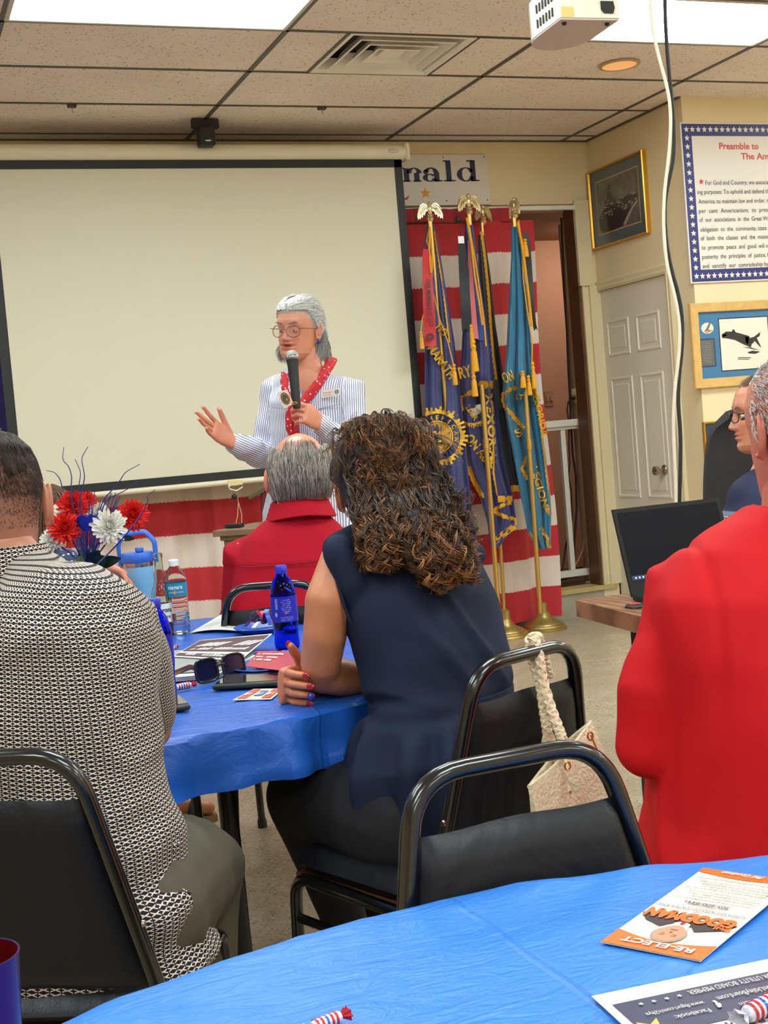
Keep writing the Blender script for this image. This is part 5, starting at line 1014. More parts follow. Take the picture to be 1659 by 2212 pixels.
# large campaign sheet
A_, B_ = PZ(1278, 2156, TZ), PZ(1659, 2076, TZ); wv = nrm(A_-B_); L1 = PZ(1326, 2214, TZ); uv = L1-A_; uv = nrm(uv-wv*(uv@wv)); Lw, Lh = 0.2794, 0.2159; O_ = A_-wv*Lw
cd = lambda x, y, e=0.0: O_+wv*x*Lw+uv*y*Lh+np.array([0, 0, 0.002+e])
o = thing('campaign_sheet', 'white bordered navy campaign sheet lying upside down under the candy', 'flyer', cd(0.5, 0.5)); m = MB(); m.sheet(lambda s, t_: cd(s, t_), 4, 4, th=0.0008); m.build('sheet', M_fly, o)
M_nv = mat('navy_print', (44, 44, 74), 0.4); poly([(0.03, 0.12), (0.97, 0.12), (0.97, 0.44), (0.03, 0.44)], 0.0006, M_nv, 'navy_panel'); poly([(0.03, 0.56), (0.97, 0.56), (0.97, 0.68), (0.03, 0.68)], 0.0006, mat('crimson_print', (160, 40, 66), 0.4), 'red_band'); poly([(0.0, 0.455), (1, 0.455), (1, 0.55), (0, 0.55)], 0.0007, M_fly, 'white_band')
poly([(0.03, 0.69), (0.97, 0.69), (0.97, 0.97), (0.03, 0.97)], 0.0006, M_nv, 'upper_panel')
ct('PAID FOR BY TIM URBANSKI FOR UTILITY BOARD MEMBER', 0.10, 0.15, 0.62, 0.04, M_fly, 'disclaimer'); ct('www.TimUtilityBoard.com', 0.40, 0.25, 0.26, 0.04, M_fly, 'web_lettering'); ct('TimUtilityBoard.com', 0.40, 0.34, 0.22, 0.04, M_fly, 'web_lettering'); ct('Facebook:', 0.72, 0.33, 0.12, 0.035, M_fly, 'social_lettering'); ct('www.fbgurl.com/n2ftya', 0.71, 0.26, 0.20, 0.03, M_fly, 'social_lettering'); ct('f', 0.67, 0.28, 0.02, 0.06, M_fly, 'f_mark', 0.05)
ct('VOTE IN PERSON', 0.30, 0.47, 0.46, 0.06, mat('navy_text', (60, 56, 96), 0.5), 'vote_lettering', 0.02); ct('PRIMARY', 0.34, 0.58, 0.40, 0.08, M_fly, 'primary_lettering', 0.04)
for k in range(4): m = MB(); flatpoly(m, star_poly(0, 0, 0.017/1.0, inner=0.42), lambda x, y, k=k: cd((0.755+0.045*k)+x*0.6, 0.175+y*0.9, 0.0018)); m.build('printed_star', M_fly, o, smooth=False)
m = MB(); flatpoly(m, star_poly(0, 0, 0.10, inner=0.4), lambda x, y: cd(0.93+x*0.6, 0.40+y, 0.0020)); m.build('yellow_star', mat('star_yellow', (236, 200, 60), 0.5), o, smooth=False)
# purple-red metal cup
c = P(-66, 2066, 1.10); c = np.array([c[0], c[1], TZ]); hc_ = P(-66, 2066, 1.10)[2]-TZ
o = thing('cup', 'shiny red and purple metal cup standing on the nearest blue table', 'cup', c); t = NT('anodised_cup'); v = t.coord('Generated'); sp = t.n('ShaderNodeSeparateXYZ'); t.l(v, sp.inputs[0]); t.set(Base_Color=s2l((84, 36, 96)), Roughness=0.3, Metallic=0.8)
m = MB(); m.lathe([(0.030, 0), (0.033, 0.003), (0.040, hc_-0.004), (0.041, hc_), (0.039, hc_), (0.0385, hc_-0.006)], c, 48, cap=False); m.build('cup_wall', t.m, o)
m = MB(); m.lathe([(0.0388, hc_-0.001), (0.038, hc_-0.01), (0.031, 0.004), (0.001, 0.004)], c, 48, cap=False); m.build('cup_inside', mat('cup_red', (120, 18, 24), 0.25, 0.6), o)
# ================================================================== FLAGS ON STANDS
M_brass = mat('brass', (206, 170, 96), 0.28, 0.85); M_brassd = mat('aged_brass', (176, 152, 92), 0.35, 0.8); M_fringe = mat('gold_fringe', (226, 160, 34), 0.7, var=0.2, vscale=300, bump=0.6, bscale=500, bdist=0.004)
M_eagle = mat('pale_gold_eagle', (214, 196, 150), 0.25, 0.85); M_fy = mat('embroidery_gold', (224, 176, 52), 0.6)
def satin(name, rgb): 
    t = NT(name); c = s2l(rgb); v = t.coord(); n = t.noise(v, 5, 3); t.set(Base_Color=t.ramp(n, [(0.3, tuple(x*0.82 for x in c)), (0.7, tuple(x*1.1 for x in c))]), Roughness=0.5); t.b.inputs['Sheen Weight'].default_value = 0.25; t.bump(t.noise(v, 600, 2), 0.08, 0.001); return t.m
class Flag:
    def __init__(s, rows, Y, amp, nf, ph=0.0, Yslope=None):
        s.r = np.array(rows, float); s.Y = Y; s.amp = amp; s.nf = nf; s.ph = ph; s.ys = Yslope
    def edges(s, v): return np.interp(v, s.r[:, 0], s.r[:, 1]), np.interp(v, s.r[:, 0], s.r[:, 2])
    def S(s, u, v, e=0.0):
        a, b = s.edges(v); q = (u-a)/max(b-a, 1); w = min(1.0, (b-a)/60.0)
        Y = s.Y + (np.interp(v, s.ys[0], s.ys[1]) if s.ys else 0)
        d = s.amp*w*(math.sin(2*PI*s.nf*q+s.ph+v*0.004)+0.4*math.sin(2*PI*s.nf*2.3*q+s.ph*2+v*0.007)) + 0.012*math.sin(v*0.02+s.ph)
        return PY(u, v, Y-d-e)
    def mesh(s, nu=40, nv=60):
        v0, v1 = s.r[0, 0], s.r[-1, 0]; m = MB()
        def f(p, q): v = v0+(v1-v0)*q; a, b = s.edges(v); return s.S(a+(b-a)*p, v)
        m.sheet(f, nu, nv, th=0.003); return m
def upt(mb, s, F, u0, v0, ang, w, h, e=0.012, bold=0.03):
    """text on a flag: start pixel, angle (deg, clockwise positive), pixel width and cap height"""
    ca, sa = math.cos(math.radians(ang)), math.sin(math.radians(ang)); text(mb, s, lambda x, y: F.S(u0+x*ca+y*sa, v0+x*sa-y*ca, e), width=w, height=h, bold=bold)
def fringe(F, pts, wpx, parent, e=0.006, name='fringe'):
    m = MB(); P_ = [np.array(p, float) for p in pts]; out = []
    for i in range(len(P_)-1):
        n = max(2, int(np.linalg.norm(P_[i+1]-P_[i])/4)); out += [P_[i]+(P_[i+1]-P_[i])*k/n for k in range(n)]
    out.append(P_[-1]); vv = []
    for i, p in enumerate(out):
        t_ = nrm(out[min(i+1, len(out)-1)]-out[max(i-1, 0)]); nn = np.array([-t_[1], t_[0]])
        for s_ in (-0.5, 0, 0.5): jj = (0.8*math.sin(i*2.1) if s_ == 0.5 else 0); vv.append(F.S(*(p+nn*(wpx*s_+jj)), e+(0.004 if s_ == 0 else 0)))
    m.add(vv, [(i*3+j, i*3+j+1, i*3+j+4, i*3+j+3) for i in range(len(out)-1) for j in range(2)]); return m.build(name, M_fringe, parent, smooth=60)
def tassel(parent, u, v, Y, L=70, w=9, name='tassel'):
    k = 0.00268; t0 = PY(u, v, Y); m = MB(); s = L*k; r = w*k*0.5
    m.lathe([(0.001, 0), (r*0.7, -0.01*s/0.18), (r*0.8, -s*0.12), (r*0.4, -s*0.16), (r*0.9, -s*0.24), (r*0.6, -s*0.34), (r*0.9, -s*0.42), (r*1.15, -s*0.95), (r*1.1, -s), (0.001, -s)], t0, 14); m.build(name, M_fringe, parent)
def pcord(parent, pts, Y, r=0.0035, mt=None, name='cord'):
    m = MB(); m.tube([PY(u, v, Y) for u, v in pts], r, 7); m.build(name, mt or M_fringe, parent)
def eagle(parent, u, v, Y, s=1.0, yaw=0.0):
    c = PY(u, v, Y); k = 0.0027*s; X = rot2(np.array([1.0, 0, 0]), yaw); Yv = rot2(np.array([0, 1.0, 0]), yaw); Z = np.array([0, 0, 1.0]); f = lambda x, y, z: c+X*x*k+Yv*y*k+Z*z*k
    m = MB(); m.lathe([(2, -26), (4, -24), (7, -20), (8, -16), (6, -12), (8, -9), (5, -6), (1, -4)], (0, 0, 0), 14); m.V = [tuple(f(*p)) for p in m.V]; m.build('finial_ball', M_eagle, parent)
    m = MB(); m.ball((0, 0, 4), (6, 5, 11)); m.ball((0, -1, 16), (3.4, 3.6, 4.5)); m.ball((0, -5, 18), (1.2, 3, 1.4)); m.ball((-2.5, -1, -6), (1.8, 2.2, 4)); m.ball((2.5, -1, -6), (1.8, 2.2, 4)); m.ball((0, 4, -6), (4, 2.5, 6)); V, F, N = remesh(m, 0.6, 2); mm = MB(); mm.add([f(*p) for p in V], F); mm.build('eagle_body', M_eagle, parent)
    for sg in (-1, 1):
        m = MB(); pr = [(3, 9), (8, 15), (14, 17), (20, 13), (25, 3), (28, -10), (27, -18), (24, -14), (22, -17), (20, -11), (17, -14), (15, -7), (12, -9), (9, -1), (4, 0)]
        m.prism([(sg*x, z) for x, z in pr], f(0, 1, 0)-f(0, 0, 0)+f(0, 0, 0), f(1, 0, 0)-f(0, 0, 0), f(0, 0, 1)-f(0, 0, 0), 0.008)
        for (a, b) in [((7, 12), (24, -10)), ((5, 9), (20, -8)), ((4, 6), (15, -5)), ((10, 14), (27, -4))]: m.tube([f(sg*a[0], -2.2, a[1]), f(sg*(a[0]+b[0])/2+sg*2, -2.8, (a[1]+b[1])/2+3), f(sg*b[0], -1.8, b[1])], 0.0022*s, 5)
        m.build('eagle_wing', M_eagle, parent, smooth=False)
def pole(parent, top, base, Yt, Yb, r=0.014):
    a, b = PY(*top, Yt), PY(*base, Yb); m = MB(); m.tube([a, b], r, 14); m.build('pole', M_brass, parent)
    m = MB(); c = lerp(a, b, 0.57); m.lathe([(r*1.02, -0.03), (r*1.3, -0.028), (r*1.3, 0.028), (r*1.02, 0.03)], c, 14, ax=nrm(a-b)); m.build('pole_joint', M_brass, parent)
def stand(parent, c, R=0.135, mt=None):
    m = MB(); m.lathe([(R, 0), (R, 0.012), (R*0.95, 0.020), (R*0.90, 0.022), (R*0.88, 0.032), (R*0.80, 0.035), (R*0.76, 0.045), (R*0.5, 0.062), (R*0.34, 0.085), (R*0.24, 0.112), (0.028, 0.115), (0.028, 0.165), (0.022, 0.168)], c, 40); m.build('stand_base', mt or M_brassd, parent)
def ribbon(parent, F, rows, mt, name, e=0.03, V_cut=False):
    rows = np.array(rows, float); m = MB(); v0, v1 = rows[0, 0], rows[-1, 0]
    def f(p, q): v = v0+(v1-v0)*q; a, b = np.interp(v, rows[:, 0], rows[:, 1]), np.interp(v, rows[:, 0], rows[:, 2]); return PY(a+(b-a)*p, v+(6*(1-abs(2*p-1))*-1 if (V_cut and q == 1) else 0), F.Y-0.05-e-0.006*math.sin(v*0.05)-0.01*p)
    m.sheet(f, 4, 26, th=0.0015); return m.build(name, mt, parent)
# flag 1: navy with the round badge
F1 = Flag([(488, 921, 938), (560, 916, 952), (640, 916, 966), (740, 918, 982), (850, 917, 994), (950, 920, 1004), (1050, 928, 1014), (1130, 936, 1024), (1200, 945, 1034)], 6.98, 0.020, 2.2, 0.6)
o = thing('navy_flag', 'navy flag with round gold badge on an eagle topped pole beside the screen', 'flag', PZ(1003, 1385, 0), 'parade flags on brass stands')
F1.mesh().build('flag_cloth', satin('navy_satin', (50, 56, 112)), o, smooth=60); pole(o, (928, 470), (1003, 1330), 6.98, 7.02); eagle(o, 928, 456, 6.98, 1.0, -0.15); stand(o, PZ(1003, 1385, 0))
m = MB(); upt(m, 'HO', F1, 940, 708, 50, 26, 17, e=0.03); upt(m, 'MARATH', F1, 922, 752, 54, 84, 19, e=0.03); m.build('lettering', M_fy, o, smooth=False)
cu, cv = 944, 944; ring = lambda r, q: F1.S(cu+r*math.cos(q), cv+r*math.sin(q), 0.012)
def annulus(F, cu, cv, r0, r1, mt, name, parent, e, q0=0, q1=2*PI, n=48, ray=0, xmin=None):
    m = MB(); g = lambda r, q: F.S(max(cu+r*math.cos(q), xmin) if xmin else cu+r*math.cos(q), cv+r*math.sin(q), e)
    for k in range(n):
        a, b = q0+(q1-q0)*k/n, q0+(q1-q0)*(k+1)/n; ro = r1 if not ray else r1+ray*(k % 2)-ray*0.3*((k//2) % 3); m.add([g(r0, a), g(ro, a), g(ro, b), g(r0, b)], [(0, 1, 2, 3)])
    return m.build(name, mt, parent, smooth=False)
annulus(F1, cu, cv, 50, 60, M_fy, 'badge_rays', o, 0.011, ray=7, n=80, xmin=919); M_nv2 = mat('badge_navy', (34, 34, 76), 0.6); annulus(F1, cu, cv, 34, 51, M_nv2, 'badge_ring', o, 0.012, xmin=919); annulus(F1, cu, cv, 33, 35.5, M_fy, 'badge_line', o, 0.013, xmin=919)
annulus(F1, cu, cv, 0.5, 32, mat('badge_gold_dark', (176, 128, 44), 0.6, var=0.35, vscale=90), 'badge_centre', o, 0.0125, xmin=919); m = MB(); flatpoly(m, star_poly(0, 0, 30, inner=0.42), lambda x, y: F1.S(cu+x, cv-y, 0.014)); m.build('badge_star', M_nv2, o, smooth=False)
annulus(F1, cu, cv, 11, 14, M_fy, 'badge_line', o, 0.0155); annulus(F1, cu, cv, 0.3, 11, mat('badge_gold_mid', (198, 150, 60), 0.6), 'badge_disc', o, 0.015)
m = MB(); text(m, 'US', lambda x, y: F1.S(cu+x, cv+6-y, 0.0165), width=15, height=12, bold=0.04, align='C'); m.build('badge_monogram', M_nv2, o, smooth=False)
m = MB()
for k, ch in enumerate('AMERICAN'):
    q = -2.25+k*0.34; V_, F_g = glyphs(ch, 0.03); w_ = V_[:, 0].max(); m.add([F1.S(cu+(38+y*14)*math.cos(q)-(x-w_/2)*14*math.sin(q)*-1*-1*(-1), cv+(38+y*14)*math.sin(q)+(x-w_/2)*14*math.cos(q), 0.014) if False else F1.S(cu+(38+y*13)*math.cos(q+(x-w_/2)*0.30), cv+(38+y*13)*math.sin(q+(x-w_/2)*0.30), 0.014) for x, y in V_], F_g)
m.build('badge_lettering', M_fy, o, smooth=False)
for k in range(14): q = 0.3+k*0.16; m = MB(); m.add([ring2 for ring2 in (F1.S(cu+22*math.cos(q)-3*math.sin(q), cv+22*math.sin(q)+3*math.cos(q), 0.015), F1.S(cu+28*math.cos(q+.08), cv+28*math.sin(q+.08), 0.015), F1.S(cu+22*math.cos(q)+3*math.sin(q), cv+22*math.sin(q)-3*math.cos(q), 0.015), F1.S(cu+18*math.cos(q), cv+18*math.sin(q), 0.015))], [(0, 1, 2, 3)]); m.build('badge_leaf', M_fy, o, smooth=False)
fringe(F1, [(938, 500), (948, 560), (958, 620), (966, 690), (972, 740)], 5, o); 
pcord(o, [(927, 492), (922, 520), (932, 560), (931, 620), (912, 690), (909, 722)], 6.90); pcord(o, [(930, 492), (934, 560), (932, 620), (950, 690), (968, 740), (980, 790)], 6.90); pcord(o, [(929, 490), (927, 540), (931, 590)], 6.89, 0.006)
tassel(o, 909, 715, 6.89, 38, 9); tassel(o, 980, 785, 6.89, 46, 10)
rb_ = ribbon(o, F1, [(538, 914, 925), (560, 912, 930), (640, 913, 937), (748, 917, 943)], cloth_mat('streamer_red', (196, 32, 40), 0.5), 'red_streamer')
FR = Flag([(538, 914, 925), (748, 917, 943)], 6.98-0.09, 0.0, 1); m = MB(); upt(m, '100% MEMBERSHIP 2025', FR, 921, 603, 86, 104, 8, e=0.012, bold=0.02); upt(m, 'AMERICAN LEGION DEPARTMENT', FR, 916, 615, 86, 84, 3.4, e=0.012, bold=0.0); m.build('streamer_lettering', M_black, o, smooth=False)
annulus(FR, 929, 728, 2, 9, mat('streamer_dark', (92, 24, 30), 0.6), 'streamer_emblem', o, 0.014, n=20)
# white tasselled tip by the badge
m = MB(); a = PY(934, 985, 6.9); m.sheet(lambda s, t_: PY(934+(2*s-1)*(3+15*t_), 984+52*t_-6*math.cos(s*9)*t_, 6.92-0.02*math.sin(s*7)), 10, 10, th=0.003); m.build('white_tip', mat('white_ribbon', (226, 218, 200), 0.6), o); pcord(o, [(936, 962), (934, 986)], 6.9)
# flag 2: navy auxiliary flag
F2 = Flag([(486, 1004, 1021), (600, 1004, 1036), (700, 1000, 1052), (760, 997, 1062), (835, 992, 1068), (900, 1000, 1076), (1000, 1012, 1088), (1070, 1036, 1108), (1130, 1054, 1116), (1182, 1060, 1078)], 7.02, 0.022, 2.0, 2.0, ([480, 820, 860, 1200], [-0.05, -0.05, 0.09, 0.09]))
o = thing('navy_flag', 'navy flag with gold fringe zigzags and upright gold lettering, second eagle from the screen', 'flag', PZ(1095, 1385, 0), 'parade flags on brass stands')
F2.mesh().build('flag_cloth', satin('dark_navy_satin', (40, 44, 104)), o, smooth=60); pole(o, (1012, 450), (1078, 1335), 7.0, 7.0, 0.015); eagle(o, 1012, 440, 7.0, 1.05, 0.15); stand(o, PZ(1092, 1375, 0), 0.15, M_brass)
m = MB(); upt(m, 'RY', F2, 994, 818, -14, 27, 24); m.build('lettering', M_fy, o, smooth=False)
m = MB(); upt(m, 'ON AUX', F2, 1003, 948, 50, 86, 20); upt(m, 'MEMORIAL', F2, 1049, 852, 86, 160, 15); upt(m, 'LIAR', F2, 1005, 880, 56, 36, 11); m.build('lettering', M_fy, o, smooth=False)
annulus(F2, 1022, 876, 6, 22, mat('white_patch', (210, 202, 184), 0.6), 'badge_patch', o, 0.008, -0.2, 1.9, 18); annulus(F2, 1020, 880, 34, 40, M_fy, 'badge_rays', o, 0.009, 0.7, 2.1, 24, ray=5)
for pts, w in [([(1033, 831), (1065, 831)], 17), ([(1022, 846), (1006, 853), (995, 862), (994, 874), (998, 888)], 11), ([(1012, 1008), (1024, 1040), (1044, 1076)], 10), ([(1075, 1078), (1107, 1078)], 14), ([(1104, 1086), (1085, 1092), (1066, 1102)], 8), ([(1064, 1104), (1090, 1116), (1112, 1122), (1112, 1134)], 9), ([(1112, 1136), (1090, 1152), (1066, 1172)], 13)]: fringe(F2, pts, w, o)
fringe(F2, [(1062, 850), (1064, 900), (1066, 960), (1066, 1020), (1073, 1070)], 4, o, name='edge_cord')
pcord(o, [(1008, 470), (1018, 530), (1026, 600), (1036, 660), (1042, 702)], 6.9, 0.006); pcord(o, [(1012, 480), (1026, 560), (1038, 640), (1046, 700), (1050, 748)], 6.9, 0.005); pcord(o, [(1016, 715), (1018, 740)], 6.88)
tassel(o, 1017, 700, 6.88, 48, 9); tassel(o, 1021, 732, 6.88, 70, 15); tassel(o, 1022, 800, 6.88, 56, 12)
ribbon(o, F2, [(515, 990, 1002), (530, 989, 1006), (600, 992, 1013), (700, 997, 1019), (716, 998, 1016)], mat('black_ribbon', (24, 28, 34), 0.6), 'black_streamer', V_cut=True)
ribbon(o, F2, [(520, 1010, 1014), (600, 1011, 1022), (700, 1017, 1031), (732, 1021, 1034)], mat('pink_ribbon', (206, 112, 112), 0.6), 'pink_streamer', e=0.025); ribbon(o, F2, [(500, 1010, 1016), (600, 1018, 1026), (700, 1028, 1042), (735, 1032, 1044)], satin('royal_ribbon', (36, 70, 150)), 'blue_streamer', e=0.015)
m = MB(); q_ = PY(996, 518, 6.86); m.box(q_, (0.036, 0.004, 0.04)); m.build('paper_tag', M_cap, o, smooth=False); pcord(o, [(1002, 490), (994, 505), (996, 515)], 6.88, 0.003, M_black); m = MB(); m.ball(PY(990, 474, 6.93), (0.02, 0.015, 0.016)); m.build('ribbon_knot', M_black, o)
# flag 3: black flag
F3 = Flag([(508, 1031, 1046), (600, 1034, 1060), (700, 1042, 1070), (800, 1052, 1086), (900, 1066, 1100), (1000, 1080, 1112), (1052, 1092, 1122)], 7.14, 0.018, 1.6, 1.0)
o = thing('black_flag', 'black flag with gold cord behind the two navy flags', 'flag', PZ(1090, 1352, 0), 'parade flags on brass stands')
F3.mesh(26, 40).build('flag_cloth', satin('black_satin', (30, 30, 36)), o, smooth=60); pole(o, (1041, 480), (1089, 1320), 7.2, 7.2, 0.012); eagle(o, 1043, 462, 7.2, 0.95, 0.35); stand(o, PY(1093, 1345, 7.14)*np.array([1, 1, 0]), 0.12)
fringe(F3, [(1040, 500), (1048, 560), (1056, 640), (1060, 700), (1066, 770), (1072, 820)], 6, o); fringe(F3, [(1104, 1055), (1122, 1055)], 14, o)
# flag 4: teal flag, edge-on eagle
F4 = Flag([(490, 1104, 1120), (560, 1104, 1128), (650, 1100, 1140), (750, 1095, 1148), (850, 1087, 1158), (900, 1094, 1166), (1000, 1113, 1180), (1100, 1130, 1190), (1150, 1140, 1189), (1186, 1160, 1188)], 6.98, 0.024, 2.3, 3.0, ([480, 820, 870, 1200], [-0.05, -0.05, 0.08, 0.08]))
o = thing('teal_flag', 'teal blue flag with gold fringe on the pole closest to the stage railing', 'flag', PZ(1178, 1358, 0), 'parade flags on brass stands')
F4.mesh().build('flag_cloth', satin('teal_satin', (28, 108, 144)), o, smooth=60); pole(o, (1110, 470), (1167, 1325), 6.98, 6.98, 0.014); stand(o, PZ(1176, 1360, 0), 0.14)
eagle(o, 1110, 448, 6.98, 1.05, PI/2-0.1)
m = MB(); upt(m, 'ON', F4, 1090, 828, -22, 24, 22); upt(m, 'GULF', F4, 1148, 832, 82, 40, 10); upt(m, 'FLORIDA', F4, 1152, 855, 78, 92, 13); upt(m, 'LEGION', F4, 1147, 1010, 74, 92, 14); upt(m, 'S', F4, 1118, 946, -30, 14, 18); upt(m, 'LT', F4, 1114, 862, 5, 16, 11); m.build('lettering', M_fy, o, smooth=False)
for pts, w in [([(1117, 838), (1100, 842), (1088, 852), (1088, 866), (1092, 880)], 10), ([(1092, 880), (1110, 900), (1132, 926)], 10), ([(1138, 986), (1128, 1012), (1140, 1036)], 8), ([(1178, 1090), (1188, 1112)], 10), ([(1168, 1140), (1182, 1165), (1187, 1184)], 9), ([(1143, 1150), (1152, 1166)], 7)]: fringe(F4, pts, w, o)
fringe(F4, [(1150, 820), (1160, 860), (1168, 910), (1174, 970), (1182, 1030), (1188, 1080)], 5, o, name='edge_cord')
pcord(o, [(1118, 480), (1126, 520), (1132, 560), (1142, 640), (1149, 705)], 6.88, 0.008); pcord(o, [(1120, 475), (1128, 530), (1130, 600), (1140, 680), (1150, 740), (1148, 800)], 6.89, 0.004); tassel(o, 1133, 515, 6.88, 40, 12); tassel(o, 1128, 800, 6.88, 38, 12); tassel(o, 1150, 780, 6.88, 60, 10); tassel(o, 1141, 810, 6.88, 44, 10)
ribbon(o, F4, [(500, 1130, 1140), (530, 1132, 1146), (620, 1140, 1152), (700, 1150, 1158), (715, 1154, 1162)], M_black, 'black_streamer', V_cut=True)
# ------------------------------------------------------------------ unseen fill lamp, added to brighten the room behind the curtain
lp = thing('stage_fill_lamp', 'unseen round fill lamp added to brighten the room behind the stage curtain', 'light', (4.98, 8.1, 2.5)); m = MB(); m.lathe([(0.001, -0.12), (0.12, -0.10), (0.20, -0.03), (0.20, 0.0)], (4.98, 8.1, 2.61), 24); t = NT('fill_lamp_globe'); t.set(Base_Color=(0.9, 0.8, 0.7), Emission_Color=(1.0, 0.72, 0.52)); t.b.inputs['Emission Strength'].default_value = 12; m.build('globe', t.m, lp)
# loose floor cable and outlet box by the right-hand chairs
m = MB(); m.tube([PZ(u, v, 0.006) for u, v in [(1375, 1818), (1395, 1812), (1420, 1815), (1450, 1822), (1500, 1826)]], 0.004, 6); m.tube([PZ(u, v, 0.006) for u, v in [(1384, 1838), (1400, 1826), (1430, 1822), (1480, 1832)]], 0.004, 6); tag(m.build('floor_cable', M_black), 'thin black cable lying on the floor beside the man in bright red', 'cable')
# ================================================================== PEOPLE: tools
HZ = np.array([-0.122, -0.116, -0.106, -0.09, -0.07, -0.05, -0.03, -0.01, 0.015, 0.04, 0.07, 0.092, 0.106, 0.114, 0.118])
HF = np.array([0.035, 0.066, 0.080, 0.086, 0.087, 0.087, 0.086, 0.085, 0.091, 0.092, 0.082, 0.062, 0.040, 0.018, 0.0])
HBk = np.array([-0.01, -0.028, -0.036, -0.046, -0.060, -0.076, -0.090, -0.099, -0.104, -0.104, -0.096, -0.080, -0.060, -0.036, -0.018])
HW = np.array([0.012, 0.030, 0.046, 0.057, 0.063, 0.067, 0.070, 0.073, 0.0750, 0.0745, 0.067, 0.053, 0.037, 0.020, 0.004])
def head_pt(z, a, off=0.0):
    """point of the bare skull at height z, angle a (0 = her/his right ear side +x, pi/2 = face)"""
    f, b, w = np.interp(z, HZ, HF), np.interp(z, HZ, HBk), np.interp(z, HZ, HW); c, s = np.cos(a), np.sin(a); n = 2.25
    k = (abs(c)**n+abs(s)**n)**(-1/n); cy = (f+b)/2; hd = (f-b)/2
    x, y = k*c*(w+off), cy+k*s*(hd+off); zz = z+off*max(0, (z-0.02)/0.098)**2
    return np.array([x, y, zz])
def gs(d, s): return np.exp(-0.5*(d/s)**2)
def head_mesh(mb, M3, C, sc, mouth=0.0, age=0.3, lip=(0.80, 0.50, 0.47), stubble=None, nose=1.0, flat=None):
    """M3 rows: right, forward, up (world); C centre; writes into mb with tints"""
    zl = np.concatenate([np.linspace(-0.122, -0.112, 5), np.linspace(-0.108, 0.03, 62), np.linspace(0.035, 0.112, 26), [0.115, 0.117, 0.118]]); na = 110; rings = []; cols = []
    aa = np.array([PI/2+((k/na*2-1)*0.55+0.45*(k/na*2-1)**3)*PI for k in range(na)])
    for z in zl:
        r = []
        for a in aa:
            p = head_pt(z, a); x, y = p[0], p[1]; w = sst(0.01, 0.05, y); d = 0.0; tint = np.array([1.0, 1.0, 1.0])
            if w > 0:
                d += 0.0035*gs(z-0.024, 0.009)*gs(abs(x)-0.028, 0.022) - 0.0105*gs(z-0.001, 0.0125)*gs(abs(x)-0.031, 0.0145) - 0.003*gs(z-0.012, 0.010)*gs(x, 0.010)
                nh = np.interp(z, [-0.047, -0.043, -0.039, -0.033, -0.027, -0.012, 0.004, 0.018], [0, 0.006, 0.017, 0.0215, 0.0205, 0.0135, 0.0065, 0.0])*nose; ns = np.interp(z, [-0.043, -0.03, -0.01, 0.018], [0.0085, 0.0085, 0.0065, 0.0075]); d += nh*gs(x, ns)
                d += 0.0078*gs(abs(x)-0.0135, 0.0048)*gs(z+0.0365, 0.0052)*nose
                d += 0.004*gs(abs(x)-0.043, 0.014)*gs(z+0.024, 0.014) - 0.003*gs(abs(x)-0.05, 0.012)*gs(z+0.062, 0.016)
                lw = gs(x, 0.0165); d += 0.0055*gs(z+0.0545, 0.0038)*lw + 0.0060*gs(z+0.0675-0.003*-mouth, 0.0045)*gs(x, 0.0135) - (0.004+0.010*mouth)*gs(z+0.0605, 0.0020+0.0022*mouth)*gs(x, 0.0165) - 0.0035*gs(z+0.079, 0.005)*gs(x, 0.016) + 0.006*gs(z+0.098, 0.011)*gs(x, 0.016) + 0.003*gs(z+0.056, 0.02)*gs(x, 0.03)
                na_ = abs(abs(x)-(0.017+(-0.036-z)*0.35)); d -= 0.0022*age*gs(na_, 0.0035)*sst(-0.066, -0.052, z)*sst(-0.034, -0.042, z)*1.0
                d -= age*0.0012*(gs(z-0.055-0.004*math.cos(x*30), 0.0016)+gs(z-0.068-0.004*math.cos(x*25), 0.0016)+gs(z-0.044, 0.0014))*gs(x, 0.032) + age*0.0016*gs(z+0.014, 0.002)*gs(abs(x)-0.031, 0.010)
                lm = float(np.clip(gs(z+0.0545, 0.0032)+gs(z+0.0672, 0.0042), 0, 1)*gs(x, 0.0185)**0.7)*w; tint = tint*(1-lm)+np.array(lip)*lm
                mo = float(gs(z+0.0605, 0.0016+0.0022*mouth)*gs(x, 0.015))*(0.45+0.5*mouth)*w; tint = tint*(1-mo)+np.array([0.18, 0.07, 0.07])*mo
                ck = float(gs(abs(x)-0.046, 0.016)*gs(z+0.03, 0.018)+0.9*gs(x, 0.012)*gs(z+0.034, 0.009))*0.55*w; tint = tint*(np.array([1, 1, 1])*(1-ck)+np.array([1.06, 0.80, 0.76])*ck)
                so = float(gs(z+0.004, 0.012)*gs(abs(x)-0.031, 0.016))*0.22*w; tint = tint*(1-so)+np.array([0.72, 0.55, 0.52])*so
                no_ = float(gs(z+0.0435, 0.0022)*gs(abs(x)-0.007, 0.003))*0.35*w; tint = tint*(1-no_)+np.array([0.2, 0.1, 0.1])*no_
            y += d*w
            if stubble is not None: tint = tint*stubble(x, y, z)
            if flat: y = flat(x, y, z)
            q = np.array([x, y, z])*sc; r.append(C+M3.T@q); cols.append(tint)
        rings.append(r)
    mb.loft(rings); mb.T += cols
